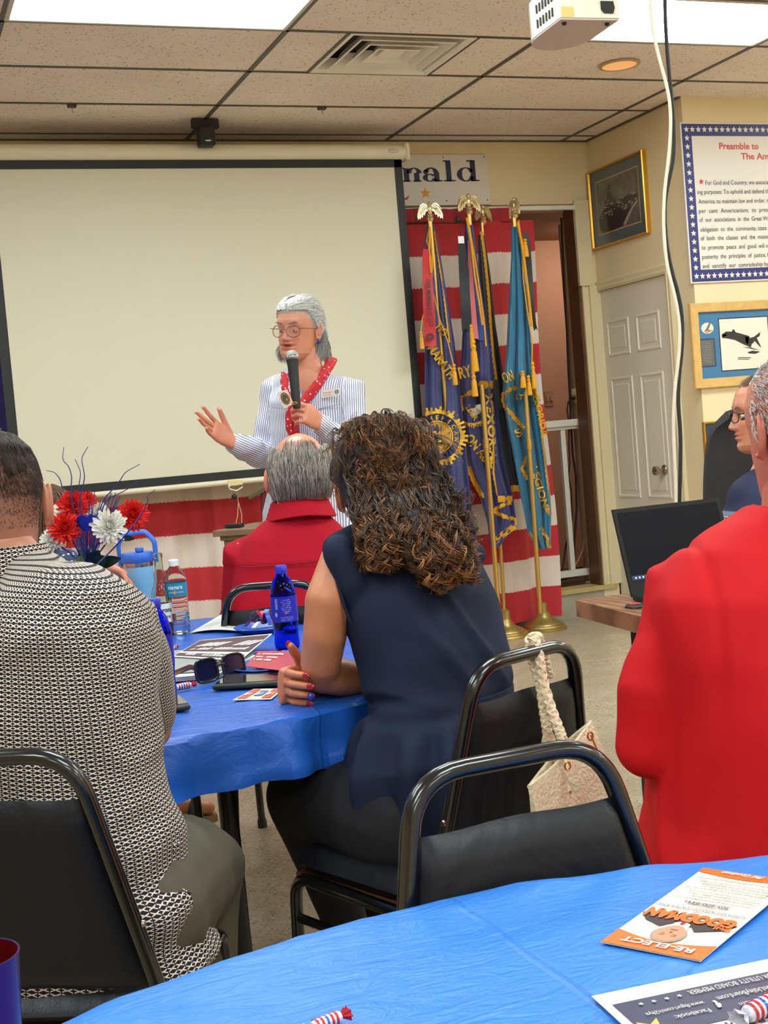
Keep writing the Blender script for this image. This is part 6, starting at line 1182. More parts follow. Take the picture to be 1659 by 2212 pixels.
def ear(mb, M3, C, sc, sg):
    m = MB(); m.ball((0, 0, 0), (0.005, 0.014, 0.026), R=None); 
    pts = [np.array([0.002*sg, 0.012*math.sin(q)*-1+0.002, 0.027*math.cos(q)*1.0]) for q in np.linspace(-0.9, 3.5, 18)]
    m.tube([p*[1, 1.15, 1.0]+np.array([0.004*sg, 0, 0]) for p in pts], [0.0032]*16+[0.0045]*2, 8); m.ball((0.001*sg, 0.004, -0.026), (0.0045, 0.007, 0.008)); m.tube([(0.003*sg, -0.001, 0.014), (0.003*sg, -0.007, -0.002), (0.003*sg, -0.001, -0.014)], 0.0026, 7)
    V, F, N = remesh(m, 0.0016, 2); a = 0.42*sg; o = []
    for p in V: x = p[0]*math.cos(a)-p[1]*math.sin(a)*-1*0+0; q = np.array([p[0]*math.cos(a)+p[1]*math.sin(-a), p[0]*math.sin(a)*1.0+p[1]*math.cos(a), p[2]]); q = q+np.array([sg*0.0795, -0.012, -0.006]); q[1] += -0.15*(q[2]); o.append(C+M3.T@(q*sc))
    mb.add(o, F); mb.T += [np.array([1.0, 0.86, 0.82])]*len(o)
def eyes(parent, M3, C, sc, skin, iris=(70, 90, 110), brow=(120, 90, 70), closed=0.45, gaze=(0, 0)):
    for sg in (-1, 1):
        e = np.array([sg*0.031, 0.0705, 0.0]); c = C+M3.T@(e*sc); m = MB(); m.ball(c, 0.0118*sc, 16, 12); m.build('eyeball', mat('eye_white', (214, 204, 196), 0.2), parent)
        g = nrm(M3.T@np.array([gaze[0], 1.0, gaze[1]])); m = MB(); m.lathe([(0.0056*sc, 0.0106*sc), (0.004*sc, 0.0116*sc), (0.0001, 0.0121*sc)], c, 14, ax=g); m.build('iris', mat('iris%d' % iris[0], iris, 0.2), parent)
        m = MB(); m.lathe([(0.0024*sc, 0.0118*sc), (0.0001, 0.0124*sc)], c, 12, ax=g); m.build('pupil', M_black, parent)
        for up, cov in ((1, closed), (-1, 0.40)):
            m = MB()
            def lid(s, t_): az = PI*(s)-0.0; el = PI/2-(t_)*(PI/2)*cov*2.0*0.8 if up > 0 else -PI/2+t_*(PI/2)*cov*1.6; r = 0.0127*sc; d = np.array([math.cos(az)*math.cos(el), math.sin(az)*math.cos(el), math.sin(el)]); return c+M3.T@(d*r)
            m.sheet(lid, 16, 8); m.build('eyelid', skin, parent)
        m = MB(); pts = [C+M3.T@(np.array([sg*(0.014+0.036*q), 0.0915-0.10*(0.014+0.036*q)**1.0*q*1.2, 0.022+0.007*math.sin(PI*q*0.8)])*sc) for q in np.linspace(0, 1, 9)]; m.tube(pts, [0.0012, 0.0022, 0.0026, 0.0026, 0.0024, 0.0022, 0.0018, 0.0014, 0.0008], 6, up=(0, 0, 1), flat=(1.5, 0.7)); m.build('eyebrow', mat('brow%d' % brow[0], brow, 0.8), parent)
def skin_mat(name, rgb, rough=0.48):
    t = NT(name); a = t.n('ShaderNodeAttribute', attribute_name='tint'); v = t.coord(); c = s2l(rgb); n = t.noise(v, 26, 5, 0.6); base = t.ramp(n, [(0.3, tuple(x*f for x, f in zip(c, (0.90, 0.86, 0.84)))), (0.7, tuple(x*f for x, f in zip(c, (1.05, 1.03, 1.02))))])
    mx = t.n('ShaderNodeMix', data_type='RGBA', blend_type='MULTIPLY'); mx.inputs[0].default_value = 1.0; t.l(base, mx.inputs[6]); t.l(a.outputs['Color'], mx.inputs[7]); t.set(Base_Color=mx.outputs[2], Roughness=rough); t.b.inputs['Subsurface Weight'].default_value = 0.08; t.b.inputs['Subsurface Radius'].default_value = (0.012, 0.005, 0.003)
    t.bump(t.noise(v, 330, 3), 0.12, 0.002); return t.m
class BodyMB(MB):
    def __init__(s): super().__init__(); s.T = []
    def fill(s, tint=(1, 1, 1)): s.T += [np.array(tint, float)]*(len(s.V)-len(s.T))
    def finish(s, name, mt, parent): s.fill(); return s.build(name, mt, parent, smooth=70, col=[(*t_[:3], 1) for t_ in s.T])
def ellr(c, rt, fw, a, b, n=28, ex=2.4):
    r = []
    for k in range(n): q = 2*PI*k/n; cc, ss = math.cos(q), math.sin(q); kk = (abs(cc)**ex+abs(ss)**ex)**(-1/ex); r.append(np.asarray(c)+rt*a*kk*cc+fw*b*kk*ss)
    return r
def torso(mb, secs, ex=2.4):
    """secs: (centre, right vector, half width, half depth) from bottom to top"""
    rings = []
    for i, (c, rt, a, b) in enumerate(secs):
        t_ = nrm(np.asarray(secs[min(i+1, len(secs)-1)][0])-np.asarray(secs[max(i-1, 0)][0])); rt = nrm(rt-t_*(np.dot(rt, t_))); rings.append(ellr(c, rt, np.cross(t_, rt), a, b, ex=ex))
    mb.loft(rings)
def hand(mb, wrist, f, n, side, sc=1.0, curl=(0.3, 0.35, 0.4, 0.45), spread=0.12, thumb=(0.7, 0.5), tcurl=0.3, voxel=0.0022, tint=(1.02, 0.92, 0.9), splay=None):
    """f finger direction, n palm normal (out of the palm), side = direction towards the thumb side sign * (f x n). returns fingertip frames"""
    f = nrm(f); n = nrm(np.asarray(n)-f*np.dot(n, f)); s = np.cross(f, n)*side; m = MB(); W = 0.040*sc
    rings = []
    for q, w, t_ in ((-0.012, 0.026, 0.020), (0.008, 0.030, 0.0185), (0.035, 0.038, 0.0165), (0.065, 0.042, 0.0150), (0.088, 0.040, 0.0125), (0.096, 0.036, 0.009)): rings.append(ellr(wrist+f*q*sc, s, n, w*sc, t_*sc, 20, 2.6))
    m.loft(rings); tips = []; L = (0.088, 0.098, 0.091, 0.072)
    for k in range(4):
        off = (0.030-0.020*k)*sc; b = wrist+f*(0.080-0.004*(k-1)**2*0.6)*sc+s*off; d = nrm(f+s*((1.5-k)*spread if splay is None else splay[k])); c = curl[k] if hasattr(curl, '__len__') else curl; p = b; pts = [b-d*0.012*sc, b]; ang = 0; r0 = (0.0088, 0.0090, 0.0086, 0.0076)[k]*sc; cur = d; nn = n
        cc = c if hasattr(c, '__len__') else (c, c*1.3, c*0.9)
        for j, fr in enumerate((0.45, 0.30, 0.25)):
            ang += cc[j]; dd = d*math.cos(ang)+n*math.sin(ang); p2 = p+dd*L[k]*fr*sc; pts += [lerp(p, p2, 0.55), p2]; p = p2; cur = dd
        rr = [r0*1.05, r0*1.05]+[r0*x for x in (0.97, 1.02, 0.90, 0.93, 0.84, 0.72)]; m.limb(pts, rr, 12); bk = nrm(-n*math.cos(ang)+d*math.sin(ang)); tips.append((p, cur, bk, r0))
    tb = wrist+f*0.018*sc+s*0.022*sc; d1 = nrm(f*math.cos(thumb[0])+s*math.sin(thumb[0])+n*thumb[1]*0.7); d2 = nrm(d1+n*tcurl*0.6-s*tcurl*0.5+f*0.25); d3 = nrm(d2+n*tcurl*0.5-s*tcurl*0.4)
    p1 = tb+d1*0.042*sc; p2 = p1+d2*0.034*sc; p3 = p2+d3*0.026*sc; m.limb([tb, lerp(tb, p1, .5), p1, lerp(p1, p2, .5), p2, p3], [0.017*sc, 0.0145*sc, 0.0115*sc, 0.0105*sc, 0.0108*sc, 0.0085*sc], 12); tips.append((p3, d3, nrm(np.cross(d3, np.cross(-n+s*0.5, d3))), 0.0098*sc))
    V, F, N = remesh(m, voxel, 2); mb.fill(); mb.add(V, F)
    tp = [t_[0] for t_ in tips]
    for v_ in V: dm = min(np.linalg.norm(v_-q) for q in tp); k = math.exp(-(dm/0.016)**2); mb.T.append(np.array(tint)*(1-k*0.0)+np.array([0.05, -0.08, -0.08])*k)
    return tips
def nails(parent, tips, mt, sc=1.0, name='fingernail'):
    for (p, d, b, r) in tips:
        sd = nrm(np.cross(d, b)); m = MB(); m.ball(p+b*r*0.62+d*0.002, (r*0.78, r*1.15, r*0.34), 12, 8, R=(sd, d, b)); m.build(name, mt, parent)
def cloth(mb, voxel, smooth, disp=None, attr=None, name='shirt', mt=None, parent=None, sm=60):
    V, F, N = remesh(mb, voxel, smooth)
    if disp is not None: V = V+N*np.array([disp(p, n_) for p, n_ in zip(V, N)])[:, None]
    o = MB(); o.add(V, F); col = None
    if attr is not None: col = [(*attr(p, n_), 1) for p, n_ in zip(V, N)]
    return o.build(name, mt, parent, smooth=180, col=col)
def strands(name, paths, radii, cols, mt, parent, sides=3):
    """paths (K,n,3), radii (K,n), cols (K,n,3)"""
    Pq = np.asarray(paths, float); K, n = Pq.shape[:2]; T = np.gradient(Pq, axis=1); T /= np.linalg.norm(T, axis=2, keepdims=True)+1e-9
    A = np.zeros_like(T); A[..., 2] = 1; par = np.abs(T[..., 2]) > 0.9; A[par] = (1, 0, 0); mk = par.any(axis=1); A[mk] = nrm([0.9, 0.4, 0.1]); U = np.cross(T, A); U /= np.linalg.norm(U, axis=2, keepdims=True)+1e-9; Vv = np.cross(T, U)
    R = np.asarray(radii)[..., None]; rg = np.stack([Pq+(U*math.cos(2*PI*k/sides)+Vv*math.sin(2*PI*k/sides))*R for k in range(sides)], axis=2)
    Vt = rg.reshape(-1, 3); idx = np.arange(K*n*sides).reshape(K, n, sides); a = idx[:, :-1, :]; b = np.roll(a, -1, axis=2); c = np.roll(idx[:, 1:, :], -1, axis=2); d = idx[:, 1:, :]
    Fq = np.stack([a, b, c, d], axis=-1).reshape(-1, 4); off = wloc(parent); me = bpy.data.meshes.new(name); me.vertices.add(len(Vt)); me.vertices.foreach_set('co', (Vt-off).ravel()); me.loops.add(Fq.size); me.loops.foreach_set('vertex_index', Fq.ravel().astype(np.int32)); me.polygons.add(len(Fq)); me.polygons.foreach_set('loop_start', np.arange(0, Fq.size, 4, dtype=np.int32)); me.polygons.foreach_set('loop_total', np.full(len(Fq), 4, np.int32)); me.polygons.foreach_set('use_smooth', np.ones(len(Fq), bool))
    ca = me.color_attributes.new('tint', 'FLOAT_COLOR', 'POINT'); cc = np.ones((K, n, sides, 4), np.float32); cc[..., :3] = np.asarray(cols)[:, :, None, :]; ca.data.foreach_set('color', cc.ravel()); me.materials.append(mt); me.update(calc_edges=True)
    o = bpy.data.objects.new(name, me); COL.objects.link(o); o.parent = parent; return o
def hair_mat(name, rough=0.35, spec=0.6):
    t = NT(name); a = t.n('ShaderNodeAttribute', attribute_name='tint'); t.set(Base_Color=a.outputs['Color'], Roughness=rough); t.b.inputs['Specular IOR Level'].default_value = spec; return t.m
M_hair = hair_mat('hair_strands')
def frame3(fw, tilt=0.0, nod=0.0):
    """head axes from a horizontal facing direction, tilt = roll to its right, nod = forward pitch"""
    f = nrm([fw[0], fw[1], 0]); r = np.array([f[1], -f[0], 0]); u = np.array([0, 0, 1.0]); f2 = f*math.cos(nod)-u*math.sin(nod); u2 = u*math.cos(nod)+f*math.sin(nod); r2 = r*math.cos(tilt)-u2*math.sin(tilt); u3 = u2*math.cos(tilt)+r*math.sin(tilt); return np.array([r2, f2, u3])
TOCAM = nrm([-CF[0], -CF[1], 0]); IMR = nrm([CR[0], CR[1], 0])
def wrink(p, s=1.0, seed=0, st=(1, 1, 1)):
    v = Vector((p[0]*st[0]*s+seed, p[1]*st[1]*s, p[2]*st[2]*s)); return noise.noise(v)
def ridge(p, s, seed, st=(1, 1, 1)): return 1-min(1, abs(wrink(p, s, seed, st))*3.5)
def segd(p, a, b):
    ab = b-a; t_ = max(0, min(1, np.dot(p-a, ab)/np.dot(ab, ab))); return np.linalg.norm(p-(a+ab*t_)), t_
M_jean = mat('dark_trousers', (30, 32, 40), 0.8)
# ================================================================== SPEAKER
D = 5.0; k = D/FPX; fb = nrm(TOCAM*math.cos(0.25)-IMR*math.sin(0.25)); rb = np.array([fb[1], -fb[0], 0])   # rb = her right = picture left
sp_ = thing('person', 'standing woman with white hair and glasses in striped shirt speaking into a microphone', 'person', P(670, 1640, 5.05)*[1, 1, 0])
sk = skin_mat('skin_speaker', (214, 150, 122))
shR, shL = P(594, 838, 5.05), P(758, 840, 4.95); elR, wrR = P(572, 985, 5.04), P(504, 958, 4.84); elL, wrL = P(762, 974, 4.88), P(690, 914, 4.76)
neck = P(668, 800, 5.03); chest = P(676, 872, 5.0); waist = P(674, 1010, 5.0); hip = P(668, 1120, 5.02); up = np.array([0, 0, 1.0])
hC = P(645, 712, 5.0); hf = nrm(TOCAM*math.cos(0.50)-IMR*math.sin(0.50)); M3 = frame3(hf, -0.10, 0.04)
m = MB(); torso(m, [(hip-[0, 0, 0.12], rb, 0.15, 0.10), (hip, rb, 0.165, 0.11), (waist, rb, 0.125, 0.09), (chest, rb, 0.14, 0.10), (P(677, 846, 5.0), rb, 0.10, 0.07), (neck, rb, 0.055, 0.05)])
m.limb([neck-[0, 0, 0.02], lerp(neck, hC, 0.5)-hf*0.01, hC-[0, 0, 0.06]-hf*0.012], [0.056, 0.052, 0.055])
for a, b, c in ((shR, elR, wrR), (shL, elL, wrL)): m.limb([lerp(a, b, .15), lerp(a, b, .5), b], [0.036, 0.038, 0.034]); m.limb([b, lerp(b, c, .4), c], [0.036, 0.033, 0.024])
foot = []
for sx, u in ((1, 640), (-1, 702)):
    h_ = hip+rb*0.08*sx-[0, 0, 0.08]; kn = np.array([h_[0], h_[1], 0.50])+fb*0.02; an = np.array([h_[0], h_[1], 0.08])-fb*0.02; m.limb([h_, kn, an], [0.078, 0.052, 0.036]); m.limb([an, an+fb*0.09-[0, 0, 0.045], an+fb*0.17-[0, 0, 0.055]], [0.035, 0.032, 0.026]); foot.append(an)
V, F, N = remesh(m, 0.008, 4); bm_ = BodyMB(); bm_.add(V, F); bm_.fill((1.0, 0.94, 0.92)); head_mesh(bm_, M3, hC, 0.98, mouth=0.75, age=0.8, lip=(0.86, 0.42, 0.42)); ear(bm_, M3, hC, 1.0, -1); ear(bm_, M3, hC, 1.0, 1)
# open right hand, palm up, fingers out to the picture's left
hd = nrm(P(444, 912, 4.76)-wrR); t1 = hand(bm_, wrR+hd*0.01, hd, nrm(up*0.55+TOCAM*0.75+IMR*0.15), 1, 0.98, curl=((0.02, 0.1, 0.1), (-0.12, 0.12, 0.1), (-0.05, 0.2, 0.2), (0.1, 0.3, 0.3)), spread=0.11, thumb=(0.62, 0.25), tcurl=0.15)
# left hand round the microphone
mc0, mc1 = P(631, 771, 4.68), P(641, 880, 4.66)
hd2 = nrm(-IMR*0.42+up*0.40+TOCAM*0.72)
t2 = hand(bm_, wrL+hd2*0.0, hd2, -IMR*1.0+up*0.25, -1, 0.98, curl=((0.75, 1.15, 0.6), (0.8, 1.2, 0.7), (0.85, 1.2, 0.7), (0.85, 1.15, 0.7)), spread=0.03, thumb=(0.55, 0.9), tcurl=0.5)
bm_.finish('body', sk, sp_); nails(sp_, t1+t2, mat('natural_nail', (226, 176, 160), 0.3), 1)
eyes(sp_, M3, hC, 0.98, mat('lid_speaker', (196, 132, 108), 0.5), (58, 66, 70), (150, 122, 104), 0.72, (0.10, -0.10))
# shirt
m = MB(); torso(m, [(hip-[0, 0, 0.045], rb, 0.185, 0.135), (hip+[0, 0, 0.02], rb, 0.18, 0.13), (lerp(hip, waist, .5), rb, 0.165, 0.125), (waist, rb, 0.155, 0.12), (P(675, 940, 5.0), rb, 0.165, 0.13), (chest, rb, 0.168, 0.132), (P(677, 846, 5.0), rb, 0.150, 0.110), (P(675, 826, 5.0), rb, 0.118, 0.085), (P(673, 818, 5.0), rb, 0.080, 0.066), (P(672, 811, 5.0), rb, 0.058, 0.056)])
m.limb([shR+rb*-0.04+[0, 0, 0.012], shR, lerp(shR, elR, .5), elR], [0.045, 0.056, 0.056, 0.053]); m.limb([elR, lerp(elR, wrR, .5), wrR+nrm(elR-wrR)*0.02], [0.055, 0.052, 0.040])
m.limb([shL+rb*0.04+[0, 0, 0.012], shL, lerp(shL, elL, .5), elL], [0.045, 0.058, 0.060, 0.056]); m.limb([elL, lerp(elL, wrL, .5), wrL+nrm(elL-wrL)*0.02], [0.056, 0.050, 0.038])
arms = [(shR, elR), (elR, wrR), (shL, elL), (elL, wrL)]
def dsp(p, n_):
    d = min(segd(p, a, b)[0] for a, b in arms); w = 1.0 if d < 0.075 else 0.45
    return w*(0.007*ridge(p, 11, 3, (1, 1, 0.55))+0.005*wrink(p, 22, 9))-0.004
def att(p, n_):
    best = None
    for i, (a, b) in enumerate(arms):
        d, t_ = segd(p, a, b)
        if d < 0.072 and (best is None or d < best[0]): best = (d, i)
    if best is not None and abs(np.dot(p-chest, rb)) > 0.145 or (best is not None and best[1] in (1, 3)):
        a, b = arms[best[1]]; ax = nrm(b-a); q = nrm(np.cross(ax, TOCAM)); return (float(np.dot(p-a, q)), 0, 0)
    return (float(np.dot(p-chest, rb)), 0, 0)
t = NT('striped_shirt'); a = t.n('ShaderNodeAttribute', attribute_name='tint'); sx = t.n('ShaderNodeSeparateColor'); t.l(a.outputs['Color'], sx.inputs[0])
f = t.math('FRACT', t.math('MULTIPLY', sx.outputs[0], 128.0)); st = t.math('LESS_THAN', t.math('ABSOLUTE', t.math('SUBTRACT', f, 0.5)), 0.17)
t.set(Base_Color=t.mix(st, s2l((226, 228, 238)), s2l((96, 106, 142))), Roughness=0.75); t.bump(t.noise(t.coord(), 60, 4), 0.1, 0.003); M_strp = t.m
cloth(m, 0.0068, 5, dsp, att, 'shirt', M_strp, sp_)
# trousers
m = MB(); torso(m, [(hip-[0, 0, 0.12], rb, 0.165, 0.115), (hip-[0, 0, 0.03], rb, 0.165, 0.12), (lerp(hip, waist, .4), rb, 0.145, 0.11)])
for sx_ in (1, -1): h_ = hip+rb*0.08*sx_-[0, 0, 0.08]; kn = np.array([h_[0], h_[1], 0.50])+fb*0.02; an = np.array([h_[0], h_[1], 0.10])-fb*0.02; m.limb([h_, kn, an], [0.092, 0.070, 0.062])
cloth(m, 0.012, 4, None, None, 'trousers', mat('pale_trousers', (206, 208, 218), 0.8), sp_)
for an in foot: m = MB(); m.limb([an-[0, 0, 0.03], an+fb*0.09-[0, 0, 0.045], an+fb*0.18-[0, 0, 0.05]], [0.04, 0.038, 0.030]); V, F, N = remesh(m, 0.006, 2); V[:, 2] = np.maximum(V[:, 2], 0.0); q = MB(); q.add(V, F); q.build('shoe', mat('white_shoe', (210, 206, 200), 0.5), sp_)
# collar wings
for pts in ([(640, 790), (607, 800), (612, 812), (622, 806), (640, 816)],): m = MB(); m.add([P(u, v, 4.885) for u, v in pts]+[P(u, v, 4.90) for u, v in pts], [tuple(range(5)), tuple(range(9, 4, -1))]+[(i, (i+1) % 5, 5+(i+1) % 5, 5+i) for i in range(5)]); m.build('collar', mat('shirt_plain', (206, 208, 222), 0.75), sp_, smooth=False)
# open neckline skin
m = MB(); pts = [(640, 806), (662, 796), (688, 806), (682, 834), (662, 852), (646, 836)]; 
V_, = [[P(u, v, 4.872) for u, v in pts]]; m.add(V_+[P(664, 822, 4.862)], [(i, (i+1) % 6, 6) for i in range(6)]); m.build('neckline', mat('chest_skin', (206, 140, 112), 0.5), sp_)
# pocket edges and placket
for path in ([(586, 880), (618, 884), (624, 915)], [(688, 884), (738, 872), (742, 900)], [(662, 856), (664, 920), (664, 1000), (662, 1080)]): m = MB(); m.tube([P(u, v, 4.862) for u, v in path], 0.0016, 5); m.build('seam', mat('seam_blue', (150, 156, 186), 0.8), sp_)
# red bandana scarf
t = NT('red_bandana'); v = t.coord(); vo = t.n('ShaderNodeTexVoronoi'); vo.inputs['Scale'].default_value = 62; t.l(v, vo.inputs['Vector']); t.set(Base_Color=t.mix(t.math('LESS_THAN', vo.outputs['Distance'], 0.2), s2l((190, 26, 38)), s2l((232, 214, 206))), Roughness=0.7); t.bump(t.noise(v, 90, 3), 0.4, 0.004); M_band = t.m
def fold_tube(path, r, D_, name, parent, mt):
    m = MB()
    for j, (o_, rr_) in enumerate(((-0.5, 0.62), (0.1, 0.7), (0.6, 0.55))):
        pts = []
        for i, (u, v, d) in enumerate(path): pts.append(P(u+o_*r/k*0.8*(1+0.25*math.sin(i*1.7+j)), v, D_+d+0.006*j+0.004*math.sin(i*2+j)))
        m.tube(rpath(pts, 0.02, 4), r*rr_, 10)
    V, F, N = remesh(m, 0.0045, 2); V = V+N*np.array([0.0025*wrink(p, 60, 2) for p in V])[:, None]; q = MB(); q.add(V, F); q.build(name, mt, parent, smooth=180)
fold_tube([(716, 778, 0.03), (712, 790, -0.05), (698, 812, -0.10), (680, 838, -0.135), (664, 858, -0.15), (654, 872, -0.155)], 0.020, 5.0, 'scarf', sp_, M_band)
fold_tube([(616, 800, -0.10), (615, 824, -0.135), (618, 850, -0.15), (626, 868, -0.155)], 0.015, 5.0, 'scarf', sp_, M_band)
fold_tube([(636, 868, -0.16), (626, 895, -0.165), (624, 920, -0.165), (634, 944, -0.165)], 0.016, 5.0, 'scarf_end', sp_, M_band); fold_tube([(642, 870, -0.16), (640, 905, -0.165), (640, 942, -0.165)], 0.013, 5.0, 'scarf_end', sp_, M_band)
# glasses
gl = MB(); L3 = lambda x, y, z: hC+M3.T@np.array([x, y, z])
M_gf = mat('glasses_frame', (120, 84, 84), 0.3, 0.4); M_gl = glass_mat('spectacle_lens', (240, 236, 236), 0.02, 1.05)
for sg in (-1, 1):
    pts = [L3(sg*(0.034+0.026*math.cos(q)), 0.102-0.006*abs(math.cos(q) if math.cos(q) > 0 else 0)-0.010*(0.034+0.026*math.cos(q))/0.06, -0.006+0.0215*math.sin(q)*(1.0+0.06*math.cos(q))) for q in [2*PI*i/28 for i in range(28)]]
    m = MB(); m.tube(pts, 0.0014, 7, loop=True, cap=False); m.build('glasses_rim', M_gf, sp_); m = MB(); m.add(pts, [tuple(range(28))]); m.build('glasses_lens', M_gl, sp_, smooth=False)
    m = MB(); m.tube([L3(sg*0.059, 0.092, 0.004), L3(sg*0.076, 0.080, 0.005), L3(sg*0.080, 0.03, 0.003), L3(sg*0.080, -0.012, 0.003)], 0.0014, 6); m.build('glasses_arm', M_gf, sp_)
m = MB(); m.tube([L3(-0.010, 0.104, 0.0), L3(0, 0.108, 0.003), L3(0.010, 0.104, 0.0)], 0.0013, 6); m.build('glasses_bridge', M_gf, sp_)
# earring and name badge
m = MB(); e_ = L3(-0.082, -0.008, -0.046); e2 = L3(0.082, -0.008, -0.046); m.ball(e_, (0.006, 0.005, 0.010)); m.build('earring', mat('blue_earring', (44, 50, 130), 0.3), sp_)
bq_ = [P(695, 844, 4.855), P(735, 838, 4.845), P(736, 852, 4.845), P(696, 860, 4.855)]; m = MB(); m.add(bq_+[p+(-CF)*0.003 for p in bq_], [(0, 3, 2, 1), (4, 5, 6, 7)]+[(i, (i+1) % 4, 4+(i+1) % 4, 4+i) for i in range(4)]); nb = m.build('name_badge', M_sign, sp_, smooth=False)
bf = lambda x, y: (bq_[3]*(1-x)+bq_[2]*x)*(1-y)+(bq_[0]*(1-x)+bq_[1]*x)*y-CF*0.004
m = MB(); text(m, 'Member', lambda x, y: bf(0.06+x, 0.5+y), width=0.5, height=0.24); text(m, 'Marathon', lambda x, y: bf(0.06+x, 0.15+y), width=0.46, height=0.2); m.build('badge_lettering', mat('badge_red', (150, 70, 80), 0.6), nb, smooth=False)
m = MB(); m.add([bf(0.80+0.13*math.cos(q), 0.5+0.36*math.sin(q)) for q in np.linspace(0, 2*PI, 16)[:-1]], [tuple(range(15))]); m.build('badge_seal', mat('badge_seal', (130, 140, 140), 0.6), nb, smooth=False)
m = MB(); rt_ = t2[1]; c_ = P(636, 871, 4.63); m.tube([c_+IMR*0.009*math.cos(q)+up*0.006*math.sin(q)*0.6+TOCAM*0.006*math.sin(q) for q in np.linspace(0, 2*PI, 14)[:-1]], 0.002, 6, loop=True, cap=False); m.build('gold_ring', M_gold, sp_)
# hair: swept back from the hairline, loose behind the shoulder
r_ = np.random.RandomState(3); pa, ra_, co = [], [], []
def hair_on(M3, C, sc, z, a, off): return C+M3.T@(head_pt(z, a, off)*sc)
m = MB(); rings = []
for z in np.linspace(-0.05, 0.1185, 26):
    zf = 0.066; r = []
    for q in range(60):
        a = 2*PI*q/60; s_ = math.sin(a); hairline = (0.072 if s_ > 0.55 else (0.072-(0.55-s_)*0.13)); off = 0.009*sst(hairline-0.012, hairline+0.012, z) if s_ > -0.3 else 0.010
        off += 0.006*sst(0.0, -0.6, s_)*sst(-0.05, 0.0, z); off = off if (z > hairline-0.01 or s_ < -0.3) else -0.006
        r.append(hair_on(M3, hC, 0.98, z, a, off))
    rings.append(r)
m.loft(rings); cap_ = m.build('hair_base', mat('white_hair_base', (196, 190, 184), 0.6, bump=0.5, bscale=200), sp_)
for i in range(1500):
    a0 = r_.uniform(-0.25, PI+0.25); s_ = math.sin(a0); zh = (0.074 if s_ > 0.55 else 0.074-(0.55-s_)*0.13)+r_.uniform(-0.004, 0.02); side = 1 if math.cos(a0) > 0 else -1
    n = 14; T = np.linspace(0, 1, n); ae = (-PI/2 if side > 0 else 3*PI/2)+r_.uniform(-0.35, 0.35); ze = r_.uniform(-0.02, 0.075); pts = []
    for q in T: zz = min(0.117, zh*(1-q)+ze*q+0.045*math.sin(PI*q)*max(0, s_)); pts.append(hair_on(M3, hC, 0.98, zz, a0+(ae-a0)*q, 0.010+0.007*math.sin(PI*q)+r_.uniform(-0.0015, 0.0015)+0.002*math.sin(8*q+i)))
    pa.append(pts); ra_.append(0.0009*(1-0.6*T**3)); g = r_.uniform(0.45, 0.95); co.append([[g*0.95, g*0.93, g*0.90]]*n)
def lock(roots, ends, n_, mid=0.0, col=(0.35, 0.7), n=14, rad=0.0011, wob=0.006):
    for i in range(n_):
        q_ = r_.uniform(0, 1); a = lerp(P(*roots[0]), P(*roots[1]), q_); b = lerp(P(*ends[0]), P(*ends[1]), min(1, max(0, q_+r_.uniform(-.2, .2)))); b = lerp(a, b, r_.uniform(0.75, 1.02)); T = np.linspace(0, 1, n); ph = r_.uniform(0, 6); j = r_.normal(0, 0.005, 3)
        pa.append([lerp(a, b, q)+j*math.sin(PI*min(1, q*1.2))+(IMR*math.sin(q*5+ph)+TOCAM*math.cos(q*4+ph))*wob*q+IMR*mid*math.sin(PI*q) for q in T]); ra_.append(rad*(1-0.7*T**3)); g = r_.uniform(*col); co.append([[g, g*0.97, g*0.93]]*n)
lock([(686, 708, 5.02), (694, 716, 5.06)], [(672, 786, 4.98), (716, 778, 5.06)], 420, 0.008, (0.16, 0.5)); lock([(612, 745, 5.06), (606, 738, 5.08)], [(600, 780, 5.05), (618, 788, 5.04)], 120, -0.006, (0.2, 0.5)); lock([(690, 690, 5.0), (680, 672, 5.02)], [(690, 780, 5.02), (712, 790, 5.07)], 200, 0.012, (0.25, 0.6))
strands('hair', pa, ra_, co, M_hair, sp_, 3)
# microphone, card
mic = thing('microphone', 'handheld microphone with silver ball head and black body', 'microphone', mc0); ax = nrm(mc0-mc1); m = MB(); m.ball(mc0, 0.0245); m.build('grille', mat('mic_grille', (160, 158, 150), 0.4, 0.5, bump=0.8, bscale=420, bdist=0.003), mic)
m = MB(); m.lathe([(0.0235, -0.004), (0.0262, 0), (0.0262, 0.008), (0.0235, 0.012)], mc0-ax*0.008, 24, ax=ax); m.build('collar_ring', mat('mic_ring', (150, 146, 140), 0.3, 0.8), mic)
m = MB(); m.lathe([(0.022, -0.012), (0.0195, -0.03), (0.0175, -0.09), (0.0155, -0.165), (0.014, -0.185)], mc0, 24, ax=ax); m.build('handle', M_black, mic)
cq = [P(598, 848, 4.64), P(620, 841, 4.63), P(634, 872, 4.63), P(614, 883, 4.64)]; cd_ = thing('picture_card', 'small white card with an oval emblem held against the microphone', 'card', cq[0]); m = MB(); m.add(cq+[p+CF*0.002 for p in cq], [(0, 1, 2, 3), (7, 6, 5, 4)]+[(i, (i+1) % 4, 4+(i+1) % 4, 4+i) for i in range(4)]); m.build('card', M_sign, cd_, smooth=False)
cf = lambda x, y, e=0: (cq[3]*(1-x)+cq[2]*x)*(1-y)+(cq[0]*(1-x)+cq[1]*x)*y-CF*(0.001+e)
m = MB(); m.add([cf(0.5+0.42*math.cos(q), 0.5+0.40*math.sin(q)) for q in np.linspace(0, 2*PI, 20)[:-1]], [tuple(range(19))]); m.build('emblem_rim', mat('emblem_brown', (150, 100, 70), 0.5), cd_, smooth=False)
m = MB(); m.add([cf(0.5+0.26*math.cos(q), 0.48+0.27*math.sin(q), 0.001) for q in np.linspace(0, 2*PI, 20)[:-1]], [tuple(range(19))]); m.build('emblem_field', mat('emblem_green', (62, 84, 60), 0.5), cd_, smooth=False)
